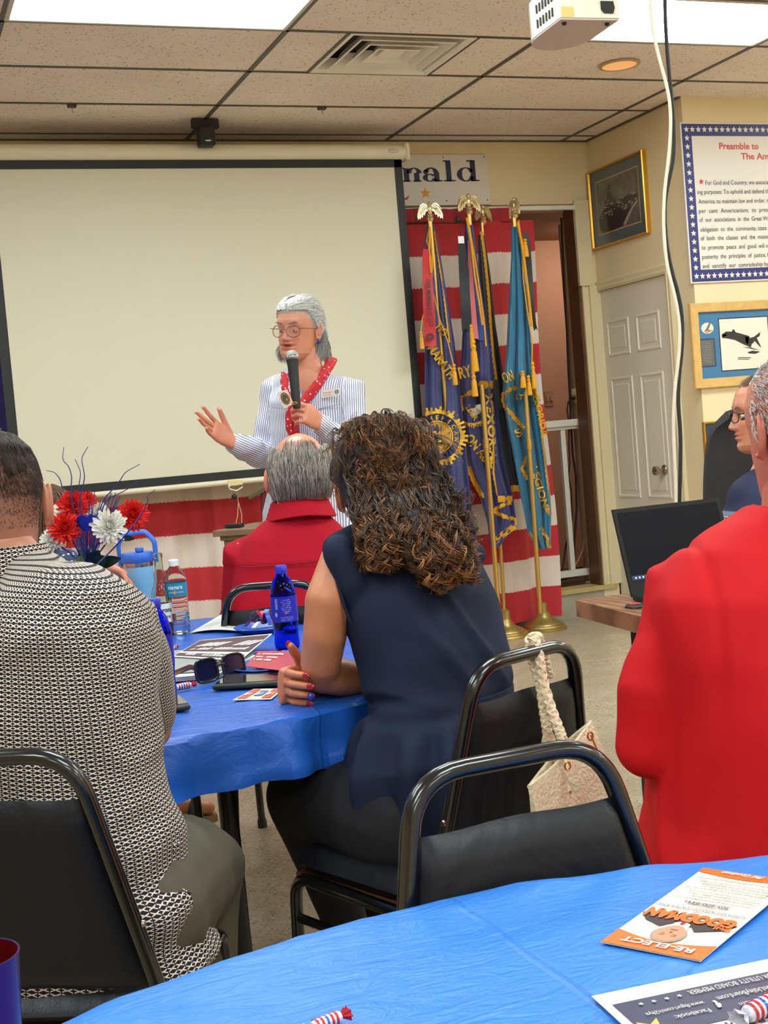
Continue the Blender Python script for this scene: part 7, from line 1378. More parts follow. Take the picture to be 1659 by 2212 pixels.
m = MB(); flatpoly(m, [(0.52, 0.3), (0.7, 0.42), (0.62, 0.5), (0.5, 0.42)], lambda x, y: cf(x, y, 0.002)); m.build('emblem_mark', mat('emblem_orange', (214, 130, 50), 0.5), cd_, smooth=False)
# ================================================================== GREY-HAIRED MAN IN RED, SEEN FROM BEHIND
D = 4.32; k = D/FPX; pb = thing('person', 'balding grey haired man in a red collared shirt seen from behind', 'person', P(640, 1500, D+0.1)*[1, 1, 0])
fw = nrm(-TOCAM*math.cos(0.10)-IMR*math.sin(0.10)); rt = np.array([fw[1], -fw[0], 0]); hC = P(649, 1030, D); sc = 1.20; M3 = frame3(fw, 0.02, 0.06)
skB = skin_mat('skin_ruddy', (226, 150, 122), 0.36); base = P(652, 1480, D+0.05); base[2] = 0.52; nk = P(648, 1090, D); ch = P(646, 1190, D+0.0); sl, sr = P(528, 1196, D), P(772, 1190, D)
m = MB(); torso(m, [(base, rt, 0.19, 0.15), (lerp(base, ch, .5), rt, 0.18, 0.14), (ch, rt, 0.19, 0.13), (P(648, 1140, D), rt, 0.10, 0.07), (nk, rt, 0.062, 0.06)]); m.limb([nk-[0, 0, 0.03], hC-[0, 0, 0.07]-fw*0.01], [0.070, 0.066])
elw = [sl+[0, 0, -0.30]-rt*0.04+fw*0.10, sr+[0, 0, -0.30]+rt*0.04+fw*0.10]; wrs = [elw[0]+fw*0.22+rt*0.12+[0, 0, 0.02], elw[1]+fw*0.22-rt*0.12+[0, 0, 0.02]]
for a, b, c in ((sl, elw[0], wrs[0]), (sr, elw[1], wrs[1])): m.limb([a, lerp(a, b, .5), b], [0.05, 0.05, 0.04]); m.limb([b, c], [0.04, 0.028])
legs = []
for sg in (-1, 1):
    h_ = base+rt*0.1*sg; kn = h_+fw*0.44+[0, 0, 0.0]; an = kn*[1, 1, 0]+[0, 0, 0.08]+fw*0.02; legs.append((h_, kn, an)); m.limb([h_, kn], [0.09, 0.06]); m.limb([kn, an], [0.055, 0.036])
V, F, N = remesh(m, 0.010, 4); b_ = BodyMB(); b_.add(V, F); b_.fill()
head_mesh(b_, M3, hC, sc, age=0.7); ear(b_, M3, hC, sc*1.08, -1); ear(b_, M3, hC, sc*1.08, 1)
for (w, s_) in ((wrs[0], -1), (wrs[1], 1)): hand(b_, w, fw, np.array([0, 0, -1.0]), s_, 1.0, voxel=0.004)
b_.finish('body', skB, pb); eyes(pb, M3, hC, sc, mat('lid_ruddy', (206, 140, 112), 0.5))
def shirt_fn(name, rgb, rough=0.8):
    t = NT(name); c = s2l(rgb); v = t.coord(); n = t.noise(v, 4, 3); t.set(Base_Color=t.ramp(n, [(0.3, tuple(x*0.88 for x in c)), (0.7, tuple(x*1.04 for x in c))]), Roughness=rough); t.b.inputs['Specular IOR Level'].default_value = 0.18; t.bump(t.noise(v, 700, 2), 0.12, 0.001); return t.m
m = MB(); torso(m, [(base-[0, 0, 0.03], rt, 0.235, 0.19), (base+[0, 0, 0.12], rt, 0.240, 0.185), (P(650, 1290, D), rt, 0.232, 0.175), (P(648, 1215, D), rt, 0.215, 0.155), (P(648, 1165, D), rt, 0.180, 0.125), (P(648, 1130, D), rt, 0.125, 0.098), (P(648, 1112, D), rt, 0.092, 0.085), (P(648, 1100, D), rt, 0.086, 0.08)])
for a, b, c, sg in ((sl, elw[0], wrs[0], -1), (sr, elw[1], wrs[1], 1)): m.limb([a-rt*sg*0.05+[0, 0, 0.010], a, lerp(a, b, .5), b], [0.055, 0.074, 0.072, 0.066]); m.limb([b, lerp(b, c, .5)], [0.066, 0.058])
def dB(p, n_):
    z = p[2]; x = float(np.dot(p-hC, rt)); yk = P(650, 1207, D)[2]
    f = 0.004*sst(yk-0.002, yk+0.004, z)          # yoke overlaps the back panel
    return f-0.003+0.010*ridge(p, 5, 1, (0.5, 0.5, 1.3))*sst(yk, yk-0.15, z)+0.005*wrink(p, 9, 4, (1, 1, 0.4))+0.010*sst(yk-0.05, yk-0.3, z)*wrink(p, 7, 8, (1, 1, 0.3))
M_redB = shirt_fn('red_cotton', (172, 14, 36)); cloth(m, 0.0085, 5, dB, None, 'shirt', M_redB, pb)
# shirt collar: folded band
m = MB(); rings = []
for q in np.linspace(-PI*1.16, PI*0.16, 44):
    d = rt*math.cos(q)+fw*math.sin(q); back = max(0, -math.sin(q)); c = P(648, 1092, D)
    r = []
    for (rr, dz) in ((0.080, 0.012), (0.088, 0.020), (0.096, 0.012), (0.116+0.012*back, -0.030-0.010*(1-back)), (0.112+0.012*back, -0.034-0.010*(1-back)), (0.090, -0.004)): r.append(c+d*rr*(1.0 if back > 0.2 else 1.0)+np.array([0, 0, dz+0.004*math.sin(q*3)]))
    rings.append(r)
m.loft(rings); m.build('collar', M_redB, pb)
for yy in (0.0,):
    m = MB(); pts = []; 
    for x in np.linspace(-0.19, 0.19, 40): c = P(648, 1207, D); dd = -fw; y = 0.160*(max(0, 1-(abs(x)/0.235)**2.4))**(1/2.4)+0.001; pts.append(c+rt*x-fw*y)
    m.tube(pts, 0.0018, 5); m.build('yoke_seam', mat('red_seam', (120, 10, 26), 0.8), pb)
m = MB(); torso(m, [(base-[0, 0, 0.06], rt, 0.20, 0.16), (base+[0, 0, 0.05], rt, 0.20, 0.16)]); [m.limb([h_-[0, 0, 0.01], kn], [0.105, 0.08]) or m.limb([kn, an], [0.078, 0.065]) for h_, kn, an in legs]; cloth(m, 0.014, 3, None, None, 'trousers', mat('khaki_trousers', (120, 104, 80), 0.8), pb)
for h_, kn, an in legs: m = MB(); m.limb([an-[0, 0, 0.04], an+fw*0.1-[0, 0, 0.045], an+fw*0.19-[0, 0, 0.05]], [0.042, 0.04, 0.032]); V, F, N = remesh(m, 0.008, 2); V[:, 2] = np.maximum(V[:, 2], 0); q = MB(); q.add(V, F); q.build('shoe', M_black, pb)
# hair: long grey strands combed down from a bald crown
pa, ra_, co = [], [], []; r_ = np.random.RandomState(9)
m = MB(); rings = []
for z in np.linspace(-0.062, 0.10, 24):
    r = []
    for q in range(64):
        a = 2*PI*q/64; s_ = math.sin(a); back = s_ < 0.35; top = 0.076-0.03*max(0, s_)-0.050*math.exp(-((a-1.5*PI)/0.62)**2); off = 0.011 if (back and z < top) else -0.006; off *= 1 if z > -0.055 else 0.4; r.append(hair_on(M3, hC, sc, z, a, off))
    rings.append(r)
m.loft(rings); m.build('hair_base', mat('grey_hair_base', (124, 112, 98), 0.7, var=0.2, vscale=60), pb)
for i in range(2600):
    a0 = r_.uniform(PI*0.88, PI*2.12); c_ = math.exp(-((a0-1.5*PI)/0.6)**2); z0 = r_.uniform(0.0, 0.082-0.050*c_); thin = 0
    if r_.rand() < 0.10: a0 = 1.5*PI+r_.uniform(-0.75, 0.75); z0 = r_.uniform(0.06, 0.098); thin = 1
    n = 12; T = np.linspace(0, 1, n); ze = r_.uniform(-0.066, -0.02) if r_.rand() < 0.7 else r_.uniform(-0.04, 0.01); sw = r_.normal(0, 0.05)+0.10*(1.5*PI-a0)*0.3; ph = r_.uniform(0, 6); o0 = r_.uniform(0.011, 0.0155) if not thin else 0.003
    pa.append([hair_on(M3, hC, sc, z0*(1-q)+ze*q, a0+sw*q+0.02*math.sin(q*4+ph), (o0 if not thin else 0.002+0.011*sst(0.3, 0.75, q))+0.0015*math.sin(q*6+ph)) for q in T]); ra_.append(0.00085*sc*(1-0.55*T**2)*(0.8 if thin else 1)); side = abs(math.cos(a0)); g = r_.uniform(0.10, 0.62)+0.2*side*r_.rand(); g = g if r_.rand() > 0.3 else g*0.3; co.append([[g, g*0.88, g*0.74]]*n)
strands('hair', pa, ra_, co, hair_mat('hair_grey', 0.3, 0.7), pb, 3)
# ================================================================== CURLY-HAIRED WOMAN
D = 2.72; pc = thing('person', 'woman with long curly highlighted hair in a sleeveless navy dress leaning on the table', 'person', P(930, 1900, 2.6)*[1, 1, 0])
fB = nrm([-math.sin(0.42), math.cos(0.42), 0]); rB = np.array([fB[1], -fB[0], 0]); hC = P(822, 1052, 2.76); sc = 0.97; spk = P(645, 711, 5.0); fh = nrm((spk-hC)*[1, 1, 0]); M3 = frame3(fh, -0.06, -0.02)
skC = skin_mat('skin_tan', (208, 138, 98), 0.42); shL, shR = P(742, 1212, 2.645), P(1000, 1214, 2.84); elL = P(693, 1458, 2.68); wrL = P(800, 1470, 2.78); elR = P(905, 1480, 2.92); wrR = P(668, 1472, 2.752)
nk = P(845, 1125, 2.76); ch = P(885, 1240, 2.72); ws = P(950, 1490, 2.66); hp = P(945, 1740, 2.60); hp[2] = max(hp[2], 0.54)
m = MB(); torso(m, [(hp, rB, 0.145, 0.11), (lerp(hp, ws, .5), rB, 0.14, 0.10), (ws, rB, 0.125, 0.09), (lerp(ws, ch, .5), rB, 0.135, 0.095), (ch, rB, 0.145, 0.095), (P(870, 1185, 2.74), rB, 0.12, 0.07), (nk, rB, 0.052, 0.05)]); m.limb([nk-[0, 0, 0.03], hC-[0, 0, 0.06]], [0.054, 0.05])
m.limb([shL+rB*0.03, shL, P(708, 1300, 2.62), P(702, 1370, 2.63), P(692, 1435, 2.66), elL], [0.050, 0.049, 0.0475, 0.045, 0.042, 0.037]); m.limb([elL, lerp(elL, wrL, .4), wrL], [0.037, 0.041, 0.030]); m.limb([shR-rB*0.03, shR, lerp(shR, elR, .5), elR], [0.048, 0.047, 0.043, 0.036]); m.limb([elR, lerp(elR, wrR, .4), wrR], [0.037, 0.039, 0.026])
knL, knR = P(655, 1722, 2.78), P(690, 1730, 2.98); anL = P(752, 1905, 3.05); anL[2] = 0.09; anR = anL+rB*0.18+fB*0.05
m.limb([hp-rB*0.08-[0, 0, 0.02], knL], [0.09, 0.062]); m.limb([hp+rB*0.08, knR], [0.09, 0.062]); m.limb([knL, lerp(knL, anL, .4), anL], [0.060, 0.052, 0.034]); m.limb([knR, lerp(knR, anR, .4), anR], [0.058, 0.05, 0.034])
V, F, N = remesh(m, 0.0065, 6); b_ = BodyMB(); b_.add(V, F); b_.fill(); head_mesh(b_, M3, hC, sc, age=0.1); ear(b_, M3, hC, sc*1.1, -1); ear(b_, M3, hC, sc*1.1, 1)
hf = nrm(-IMR*0.60+TOCAM*0.80+up*0.08); tp = hand(b_, wrR, hf, nrm(IMR*0.80+TOCAM*0.60-up*0.05), 1, 0.95, curl=((0.95, 0.45, 0.2), (1.0, 0.5, 0.2), (1.05, 0.5, 0.2), (1.1, 0.5, 0.25)), spread=0.05, thumb=(0.85, 0.35), tcurl=0.05)
M_nail = mat('red_nail_polish', (176, 16, 36), 0.15, coat=1.0); nails(pc, tp, M_nail); hand(b_, wrL, nrm(wrL-elL), np.array([0, 0, -1.0]), 1, 0.95, voxel=0.004)
b_.finish('body', skC, pc); eyes(pc, M3, hC, sc, mat('lid_tan', (190, 128, 92), 0.5), (60, 40, 30), (50, 34, 24)); m = MB(); q0 = tp[2][0]; m.ball(q0+TOCAM*0.012, (0.006, 0.004, 0.007)); m.build('ring', M_foilb, pc)
# dress: bodice to the belt, then gathered skirt part hanging over the seat
t = NT('navy_linen'); v = t.coord(); n = t.noise(v, 5, 4); t.set(Base_Color=t.ramp(n, [(0.3, s2l((24, 32, 52))), (0.7, s2l((36, 46, 70)))]), Roughness=0.8); t.b.inputs['Specular IOR Level'].default_value = 0.2; t.bump(t.noise(v, 800, 2), 0.25, 0.0012); M_navd = t.m
m = MB(); bt = P(955, 1512, 2.65)
torso(m, [(hp-[0, 0, 0.13]+rB*0.05-fB*0.01, rB, 0.195, 0.185), (hp-[0, 0, 0.04]+rB*0.04-fB*0.02, rB, 0.215, 0.205), (P(960, 1640, 2.62), rB, 0.208, 0.182), (P(956, 1560, 2.64), rB, 0.180, 0.132), (bt, rB, 0.160, 0.115), (P(945, 1440, 2.66), rB, 0.172, 0.122), (P(915, 1330, 2.69), rB, 0.178, 0.125), (P(890, 1250, 2.72), rB, 0.170, 0.118), (P(880, 1200, 2.73), rB, 0.165, 0.095), (P(873, 1172, 2.74), rB, 0.150, 0.070), (P(862, 1150, 2.75), rB, 0.10, 0.058), (P(852, 1136, 2.755), rB, 0.062, 0.052)], ex=2.2)
m.limb([P(810, 1160, 2.70), P(768, 1174, 2.655), P(732, 1186, 2.64)], [0.032, 0.040, 0.034]); m.limb([P(735, 1192, 2.60), P(768, 1255, 2.60), P(800, 1335, 2.63)], [0.034, 0.038, 0.038]); m.ball(P(1008, 1200, 2.83), (0.04, 0.04, 0.035))
btz = lambda p: p[2]-bt[2]
def dC(p, n_):
    z = btz(p); x = float(np.dot(p-bt, rB)); an = math.atan2(float(np.dot(p-bt, fB)), x)
    g = 0.014*math.sin(an*17+2.2*math.sin(an*3)+x*4)*sst(0.0, -0.06, z)*sst(-0.62, -0.2, z)   # gathers under the belt
    f2 = 0.011*ridge((x*1.0+z*0.55, 0, z*0.35), 9, 5)*sst(0.40, 0.05, z)*sst(-0.01, 0.05, z)
    return g+f2+0.004*wrink(p, 10, 2)-0.010*math.exp(-(z/0.014)**2)
cloth(m, 0.0068, 4, dC, None, 'dress', M_navd, pc)
m = MB()
for s_ in (0,):
    rings = []
    for q in np.linspace(0, 2*PI, 60)[:-1]:
        d = rB*math.cos(q)*0.163+fB*math.sin(q)*0.120; cc, ss = math.cos(q), math.sin(q); kk = (abs(cc)**2.2+abs(ss)**2.2)**(-1/2.2); d = rB*0.161*kk*cc+fB*0.117*kk*ss; c = bt+d; o_ = nrm(d); w = 0.016; rings.append([c-[0, 0, w], c+o_*0.004-[0, 0, w*0.9], c+o_*0.0045+[0, 0, w*0.9], c+[0, 0, w]])
    m.loft(rings, loop=True, cap=False)
m.build('belt', M_navd, pc)
# armhole edge and side opening: skin under the arm
m = MB(); m.tube([P(u, v, d) for u, v, d in [(703, 1170, 2.60), (716, 1215, 2.585), (730, 1262, 2.58), (744, 1310, 2.578), (758, 1345, 2.578), (765, 1352, 2.58)]], 0.0035, 7); m.build('armhole_hem', M_navd, pc)
# black trousers
m = MB(); torso(m, [(hp-[0, 0, 0.1]+fB*0.02, rB, 0.165, 0.13), (hp+[0, 0, 0.02]+fB*0.02, rB, 0.165, 0.12)]); m.limb([hp-rB*0.09-[0, 0, 0.03], lerp(hp-rB*0.09, knL, .5), knL], [0.12, 0.105, 0.080]); m.limb([hp+rB*0.08-[0, 0, 0.03], knR], [0.115, 0.080]); m.limb([knL, lerp(knL, anL, .5), anL], [0.080, 0.062, 0.05]); m.limb([knR, lerp(knR, anR, .5), anR], [0.076, 0.06, 0.05]); cloth(m, 0.010, 4, lambda p, n_: 0.005*wrink(p, 8, 6), None, 'trousers', mat('black_trousers', (18, 18, 24), 0.85), pc)
for an in (anL, anR): m = MB(); d_ = nrm(fB-rB*0.2); m.limb([an-[0, 0, 0.04], an+d_*0.09-[0, 0, 0.06], an+d_*0.17-[0, 0, 0.065]], [0.036, 0.034, 0.026]); V, F, N = remesh(m, 0.006, 2); V[:, 2] = np.maximum(V[:, 2], 0); q = MB(); q.add(V, F); q.build('shoe', M_black, pc)
# hair: dark base volume and ~3000 curls
m = MB(); 
for (u, v, d, r) in [(820, 1000, 2.74, 0.098), (790, 1010, 2.72, 0.075), (860, 985, 2.74, 0.085), (835, 1075, 2.70, 0.088), (860, 1120, 2.66, 0.080), (885, 1165, 2.62, 0.075), (915, 1205, 2.60, 0.055), (830, 1160, 2.62, 0.055), (950, 1180, 2.62, 0.055), (925, 1090, 2.68, 0.055), (850, 1215, 2.58, 0.030), (960, 1225, 2.59, 0.032)]: m.ball(P(u, v, d), (r, r, r))
V, F, N = remesh(m, 0.008, 4); V = V+N*np.array([0.008*wrink(p, 30, 3) for p in V])[:, None]; q = MB(); q.add(V, F); q.build('hair_base', mat('dark_brown_base', (30, 20, 14), 0.7), pc)
r_ = np.random.RandomState(12); pa, ra_, co = [], [], []
def curl(path, n=30, coil=0.010, turns=5, k_=4, rad=0.00095, hl=0.5, tip=0.5):
    """a curl: several strands winding round one guide path of pixel+depth points"""
    pp = np.array([P(*q) for q in path]); tt = np.linspace(0, 1, len(pp)); T = np.linspace(0, 1, n); G = np.stack([np.interp(T, tt, pp[:, i]) for i in range(3)], 1)
    for _ in range(3): G[1:-1] = (G[:-2]+2*G[1:-1]+G[2:])/4
    tg = np.gradient(G, axis=0); tg /= np.linalg.norm(tg, axis=1)[:, None]+1e-9; a = nrm(TOCAM); U = np.cross(tg, a); U /= np.linalg.norm(U, axis=1)[:, None]+1e-9; Vv = np.cross(tg, U); ph = r_.uniform(0, 6.28); sg = r_.choice([-1, 1]); br = r_.rand() < hl; b0 = r_.uniform(0.6, 1.25)
    for j in range(k_):
        pj = ph+j*0.35+r_.normal(0, 0.12); cc = coil*r_.uniform(0.75, 1.15)*(0.25+0.75*T**0.8); w = sg*turns*2*PI*(T**1.15); pa.append(G+U*(cc*np.cos(w+pj))[:, None]+Vv*(cc*np.sin(w+pj))[:, None]+r_.normal(0, 0.0018, 3)*T[:, None]); ra_.append(rad*r_.uniform(0.8, 1.25)*(1-0.6*T**3))
        dk = np.array(s2l((34, 21, 14))); li = np.array(s2l((172, 104, 50))) if r_.rand() < 0.75 else np.array(s2l((224, 162, 92))); mx_ = (np.clip(tip*T**1.3*1.15+0.06, 0, 1) if br else np.clip(0.25*tip*T, 0, 1))[:, None]*r_.uniform(0.5, 1.0); co.append((dk*(1-mx_)+li*mx_)*b0)
def depth_at(u, v): return float(np.interp(v, [900, 960, 1050, 1150, 1280], [2.72, 2.655, 2.64, 2.565, 2.525]))
knot = (838, 1000)
# crown: strands drawn back to the knot
for i in range(440):
    a = r_.uniform(-PI*1.02, PI*0.12) if r_.rand() < 0.68 else r_.uniform(PI*0.72, PI*1.08); R_u, R_v = 100, 92; u0 = 822+R_u*math.cos(a)*r_.uniform(0.85, 1.03); v0 = 985+R_v*math.sin(a)*r_.uniform(0.86, 1.0); edge = math.hypot((u0-822)/R_u, (v0-985)/R_v)
    d0 = 2.76-0.03*(1-edge); um, vm = (u0*0.5+knot[0]*0.5)+r_.normal(0, 8), (v0*0.5+knot[1]*0.5)-6+r_.normal(0, 6); curl([(u0, v0, d0), (u0*0.78+knot[0]*0.22, v0*0.78+knot[1]*0.22-4, 2.70), (um, vm, 2.655), (knot[0]+r_.normal(0, 16), knot[1]+r_.normal(0, 14), 2.63)], 22, r_.uniform(0.002, 0.007), r_.uniform(1, 2.5), 5, 0.0009, 0.38, 0.7)
# loose loops over the crown top
for i in range(170):
    u0 = r_.uniform(735, 925); v0 = 985-math.sqrt(max(0, 1-((u0-822)/112)**2))*r_.uniform(68, 93); u1 = u0+r_.normal(8, 28); v1 = v0+r_.uniform(18, 60); curl([(u0, v0, 2.72), ((u0+u1)/2+r_.normal(0, 8), v0-r_.uniform(-6, 8), 2.69), (u1, v1, 2.65)], 16, r_.uniform(0.004, 0.010), r_.uniform(0.6, 1.6), 4, 0.0009, 0.5, 0.9)
# the fall: from crown, nape and sides down to an uneven hem
def hem(u): return float(np.interp(u, [775, 800, 840, 880, 920, 960, 1000, 1035], [1195, 1232, 1238, 1215, 1262, 1282, 1255, 1262]))
for i in range(200):
    u0 = r_.uniform(765, 905); v0 = r_.uniform(960, 1015); curl([(u0, v0, 2.67), (u0+r_.normal(4, 10), v0+40, 2.635), (u0+r_.normal(16, 20), v0+r_.uniform(70, 130), 2.61)], 24, r_.uniform(0.005, 0.011), r_.uniform(1.5, 3.5), 5, 0.0009, 0.4, 0.7)
for i in range(640):
    q = r_.rand(); u1 = 775+262*q**0.9; v1 = hem(u1)*1.0-r_.exponential(34)*(r_.rand() < 0.75); v1 = min(v1, hem(u1)+4); u0 = 770+150*q+r_.normal(0, 14); v0 = r_.uniform(985, 1065)-25*abs(q-0.5); d1 = depth_at(u1, v1)+r_.uniform(-0.02, 0.045)
    um = u0+(u1-u0)*0.38+r_.normal(0, 7); vm = v0+(v1-v0)*0.42; curl([(u0, v0, 2.665), (um, vm, depth_at(um, vm)+r_.uniform(-0.03, 0.02)), (u0+(u1-u0)*0.72, v0+(v1-v0)*0.75, d1-0.005), (u1, v1, d1)], 34, r_.uniform(0.006, 0.014), r_.uniform(3, 6), 5, 0.0009, 0.45, r_.uniform(0.5, 1.0))
# right-hand mass falling from the crown side
for i in range(150):
    q = r_.rand(); u0 = r_.uniform(890, 930); v0 = r_.uniform(945, 1040); u1 = r_.uniform(955, 1030); v1 = r_.uniform(1120, 1255); curl([(u0, v0, 2.70), (u0+(u1-u0)*0.4, v0+(v1-v0)*0.4, 2.67), (u1, v1, 2.60)], 30, r_.uniform(0.006, 0.012), r_.uniform(2.5, 5), 4, 0.0009, 0.4, 0.7)
for i in range(70):
    u0 = r_.uniform(752, 775); v0 = r_.uniform(1060, 1120); u1 = r_.uniform(770, 800); v1 = r_.uniform(1170, 1232); curl([(u0+14, v0, 2.69), (u0+20, (v0+v1)/2, 2.63), (u1, v1, 2.56)], 26, r_.uniform(0.006, 0.011), r_.uniform(2, 4), 4, 0.0009, 0.5, 0.8)
n30 = {}
for p_, r__, c_ in zip(pa, ra_, co): n30.setdefault(len(p_), [[], [], []]); n30[len(p_)][0].append(p_); n30[len(p_)][1].append(r__); n30[len(p_)][2].append(c_)
def resamp(a, n): a = np.asarray(a, float); t0 = np.linspace(0, 1, len(a)); t1 = np.linspace(0, 1, n); return np.interp(t1, t0, a) if a.ndim == 1 else np.stack([np.interp(t1, t0, a[:, i]) for i in range(a.shape[1])], 1)
strands('hair', [resamp(p_, 34) for p_ in pa], [resamp(p_, 34) for p_ in ra_], [resamp(p_, 34) for p_ in co], hair_mat('hair_curly', 0.38, 0.5), pc, 3)
pa, ra_, co = [], [], []
for i in range(420):
    q = r_.rand(); side = r_.choice([0, 1, 2, 3]); 
    if side == 0: u0, v0, du, dv = r_.uniform(740, 920), 905+r_.uniform(0, 20), r_.normal(6, 16), -r_.uniform(4, 16)
    elif side == 1: u0, v0 = 925+(q*90), 950+q*200; du, dv = r_.uniform(5, 38), r_.uniform(-10, 45)
    elif side == 2: u0, v0, du, dv = 728+r_.uniform(-4, 6), r_.uniform(950, 1060), -r_.uniform(2, 12), r_.uniform(5, 40)
    else: u0, v0, du, dv = r_.uniform(790, 1020), r_.uniform(1200, 1262), r_.normal(0, 14), r_.uniform(6, 30)
    curl([(u0, v0, 2.66), (u0+du*0.6, v0+dv*0.4, 2.65), (u0+du, v0+dv, 2.64)], 16, 0.004, r_.uniform(0.5, 1.5), 1, 0.00038, 0.5, 0.6)
strands('flyaway_hair', [resamp(p_, 16) for p_ in pa], [resamp(p_, 16) for p_ in ra_], [resamp(p_, 16) for p_ in co], hair_mat('hair_fly', 0.4, 0.5), pc, 3)
m = MB(); m.ball(P(928, 985, 2.66), (0.009, 0.008, 0.016)); m.build('hair_clip', M_black, pc)
# ================================================================== MAN IN THE PATTERNED SHIRT (seen from behind)
D = 2.22; pd = thing('person', 'man with faded short hair in a black and white patterned shirt, back turned', 'person', P(160, 2000, 2.2)*[1, 1, 0])
fD = nrm([0.66, 0.75, 0]); rD = np.array([fD[1], -fD[0], 0]); hC = P(-14, 1083, 2.27); sc = 1.03; fh = nrm((spk-hC)*[1, 1, 0]); fh = nrm(fh*math.cos(0.12)-np.array([fh[1], -fh[0], 0])*math.sin(0.12)); M3 = frame3(fh, 0.05, 0.05)
skD = skin_mat('skin_warm', (196, 138, 112), 0.42)
nk = P(10, 1200, 2.26); ch = P(80, 1420, 2.20); ws = P(120, 1680, 2.17); hp = P(160, 1905, 2.16); hp[2] = 0.56; hp0 = hp.copy(); shR = P(268, 1372, 2.24); elR = P(322, 1572, 2.36); wrR = elR+nrm([-0.25, 1, 0])*0.24+[0, 0, 0.01]
shL = shR-rD*0.40+[0, 0, 0.0]; elL = shL+[0, 0, -0.27]+fD*0.1; wrL = elL+fD*0.24
m = MB(); torso(m, [(hp, rD, 0.17, 0.13), (lerp(hp, ws, .5), rD, 0.165, 0.13), (ws, rD, 0.16, 0.12), (ch, rD, 0.175, 0.12), (P(64, 1370, 2.22), rD, 0.12, 0.07), (P(30, 1270, 2.25), rD, 0.056, 0.056), (nk, rD, 0.064, 0.062)]); m.limb([nk-[0, 0, 0.03], hC-[0, 0, 0.07]-fh*0.01], [0.066, 0.062])
m.limb([shR, lerp(shR, elR, .5), elR], [0.055, 0.053, 0.043]); m.limb([elR, lerp(elR, wrR, .4), wrR], [0.043, 0.044, 0.03]); m.limb([lerp(shL, elL, .25), elL], [0.044, 0.040]); m.limb([elL, wrL], [0.040, 0.03])
knR = P(420, 1880, 2.40); knR[2] = min(knR[2], 0.52); anR = knR*[1, 1, 0]+[0, 0, 0.09]-fD*0.10; knL = knR-rD*0.26+fD*0.12; anL = knL*[1, 1, 0]+[0, 0, 0.09]+fD*0.05
m.limb([hp+rD*0.1, knR], [0.09, 0.062]); m.limb([hp-rD*0.1, knL], [0.09, 0.062]); m.limb([knR, anR], [0.058, 0.036]); m.limb([knL, anL], [0.058, 0.036])
V, F, N = remesh(m, 0.008, 5); b_ = BodyMB(); b_.add(V, F); b_.fill()
def stub(x, y, z):
    s_ = y; ang = math.atan2(y, x); back = sst(0.03, -0.02, y); side = sst(0.05, 0.02, y); up_ = sst(-0.075, 0.02, z); k_ = 0.82*side*up_; jaw = sst(0.0, 0.02, y)*sst(-0.02, -0.06, z)*0.45
    a = np.array([1, 1, 1])*(1-k_)+np.array([0.40, 0.40, 0.42])*k_; return a*(1-jaw)+np.array([0.5, 0.45, 0.42])*jaw
head_mesh(b_, M3, hC, sc, age=0.2, stubble=stub); ear(b_, M3, hC, sc*1.15, -1); ear(b_, M3, hC, sc*1.15, 1)
hand(b_, wrR, nrm([-0.4, 1, 0]), np.array([0, 0, -1.0]), 1, 1.0, voxel=0.004); hand(b_, wrL, fD, np.array([0, 0, -1.0]), -1, 1.0, voxel=0.004)
b_.finish('body', skD, pd); eyes(pd, M3, hC, sc, mat('lid_warm', (190, 124, 96), 0.5), (50, 36, 28), (60, 44, 34))
m = MB(); torso(m, [(hp-[0, 0, 0.105], rD, 0.225, 0.185), (hp-[0, 0, 0.02], rD, 0.215, 0.175), (lerp(hp, ws, .5), rD, 0.190, 0.160), (ws, rD, 0.178, 0.150), (P(100, 1560, 2.18), rD, 0.190, 0.150), (ch, rD, 0.212, 0.152), (P(74, 1350, 2.22), rD, 0.195, 0.130), (P(66, 1318, 2.235), rD, 0.148, 0.10), (P(50, 1282, 2.25), rD, 0.096, 0.084), (P(26, 1244, 2.26), rD, 0.070, 0.070)])
m.limb([P(150, 1322, 2.225), shR+[0, 0, 0.004], lerp(shR, elR, .45), lerp(shR, elR, 0.80)], [0.060, 0.072, 0.068, 0.062]); m.limb([shL+rD*0.1, shL, lerp(shL, elL, .7)], [0.06, 0.072, 0.065])
AR = [(shR, elR), (shL, elL)]
def dD(p, n_):
    zz = p[2]; lo = sst(ws[2]+0.02, hp[2], zz); x = float(np.dot(p-hp, rD)); 
    return 0.005*ridge(p, 6, 3, (1, 1, 1.6))+0.004*wrink(p, 12, 7)+lo*(0.016*math.sin(zz*55+x*9+1.5*math.sin(x*14))*0.6+0.008*wrink(p, 9, 1))-0.002
def aD(p, n_):
    d, t_ = segd(p, shR, elR); lat = float(np.dot(p-ch, rD)); dep = float(np.dot(p-ch, fD))
    if d < 0.082 and float(np.dot(p-shR, rD)) > -0.045 and t_ > 0.03: ax = nrm(elR-shR); q = nrm(np.cross(ax, TOCAM)); w_ = np.cross(q, ax); return (0.066*math.atan2(float(np.dot(p-shR, q)), abs(float(np.dot(p-shR, w_)))+0.004), float(np.dot(p-shR, ax)), 0)
    cur = 0.185*math.atan2(lat, -dep*1.15); return (cur, p[2]+0.10*lat, 0)
t = NT('patterned_shirt'); a = t.n('ShaderNodeAttribute', attribute_name='tint'); sp2 = t.n('ShaderNodeSeparateColor'); t.l(a.outputs['Color'], sp2.inputs[0])
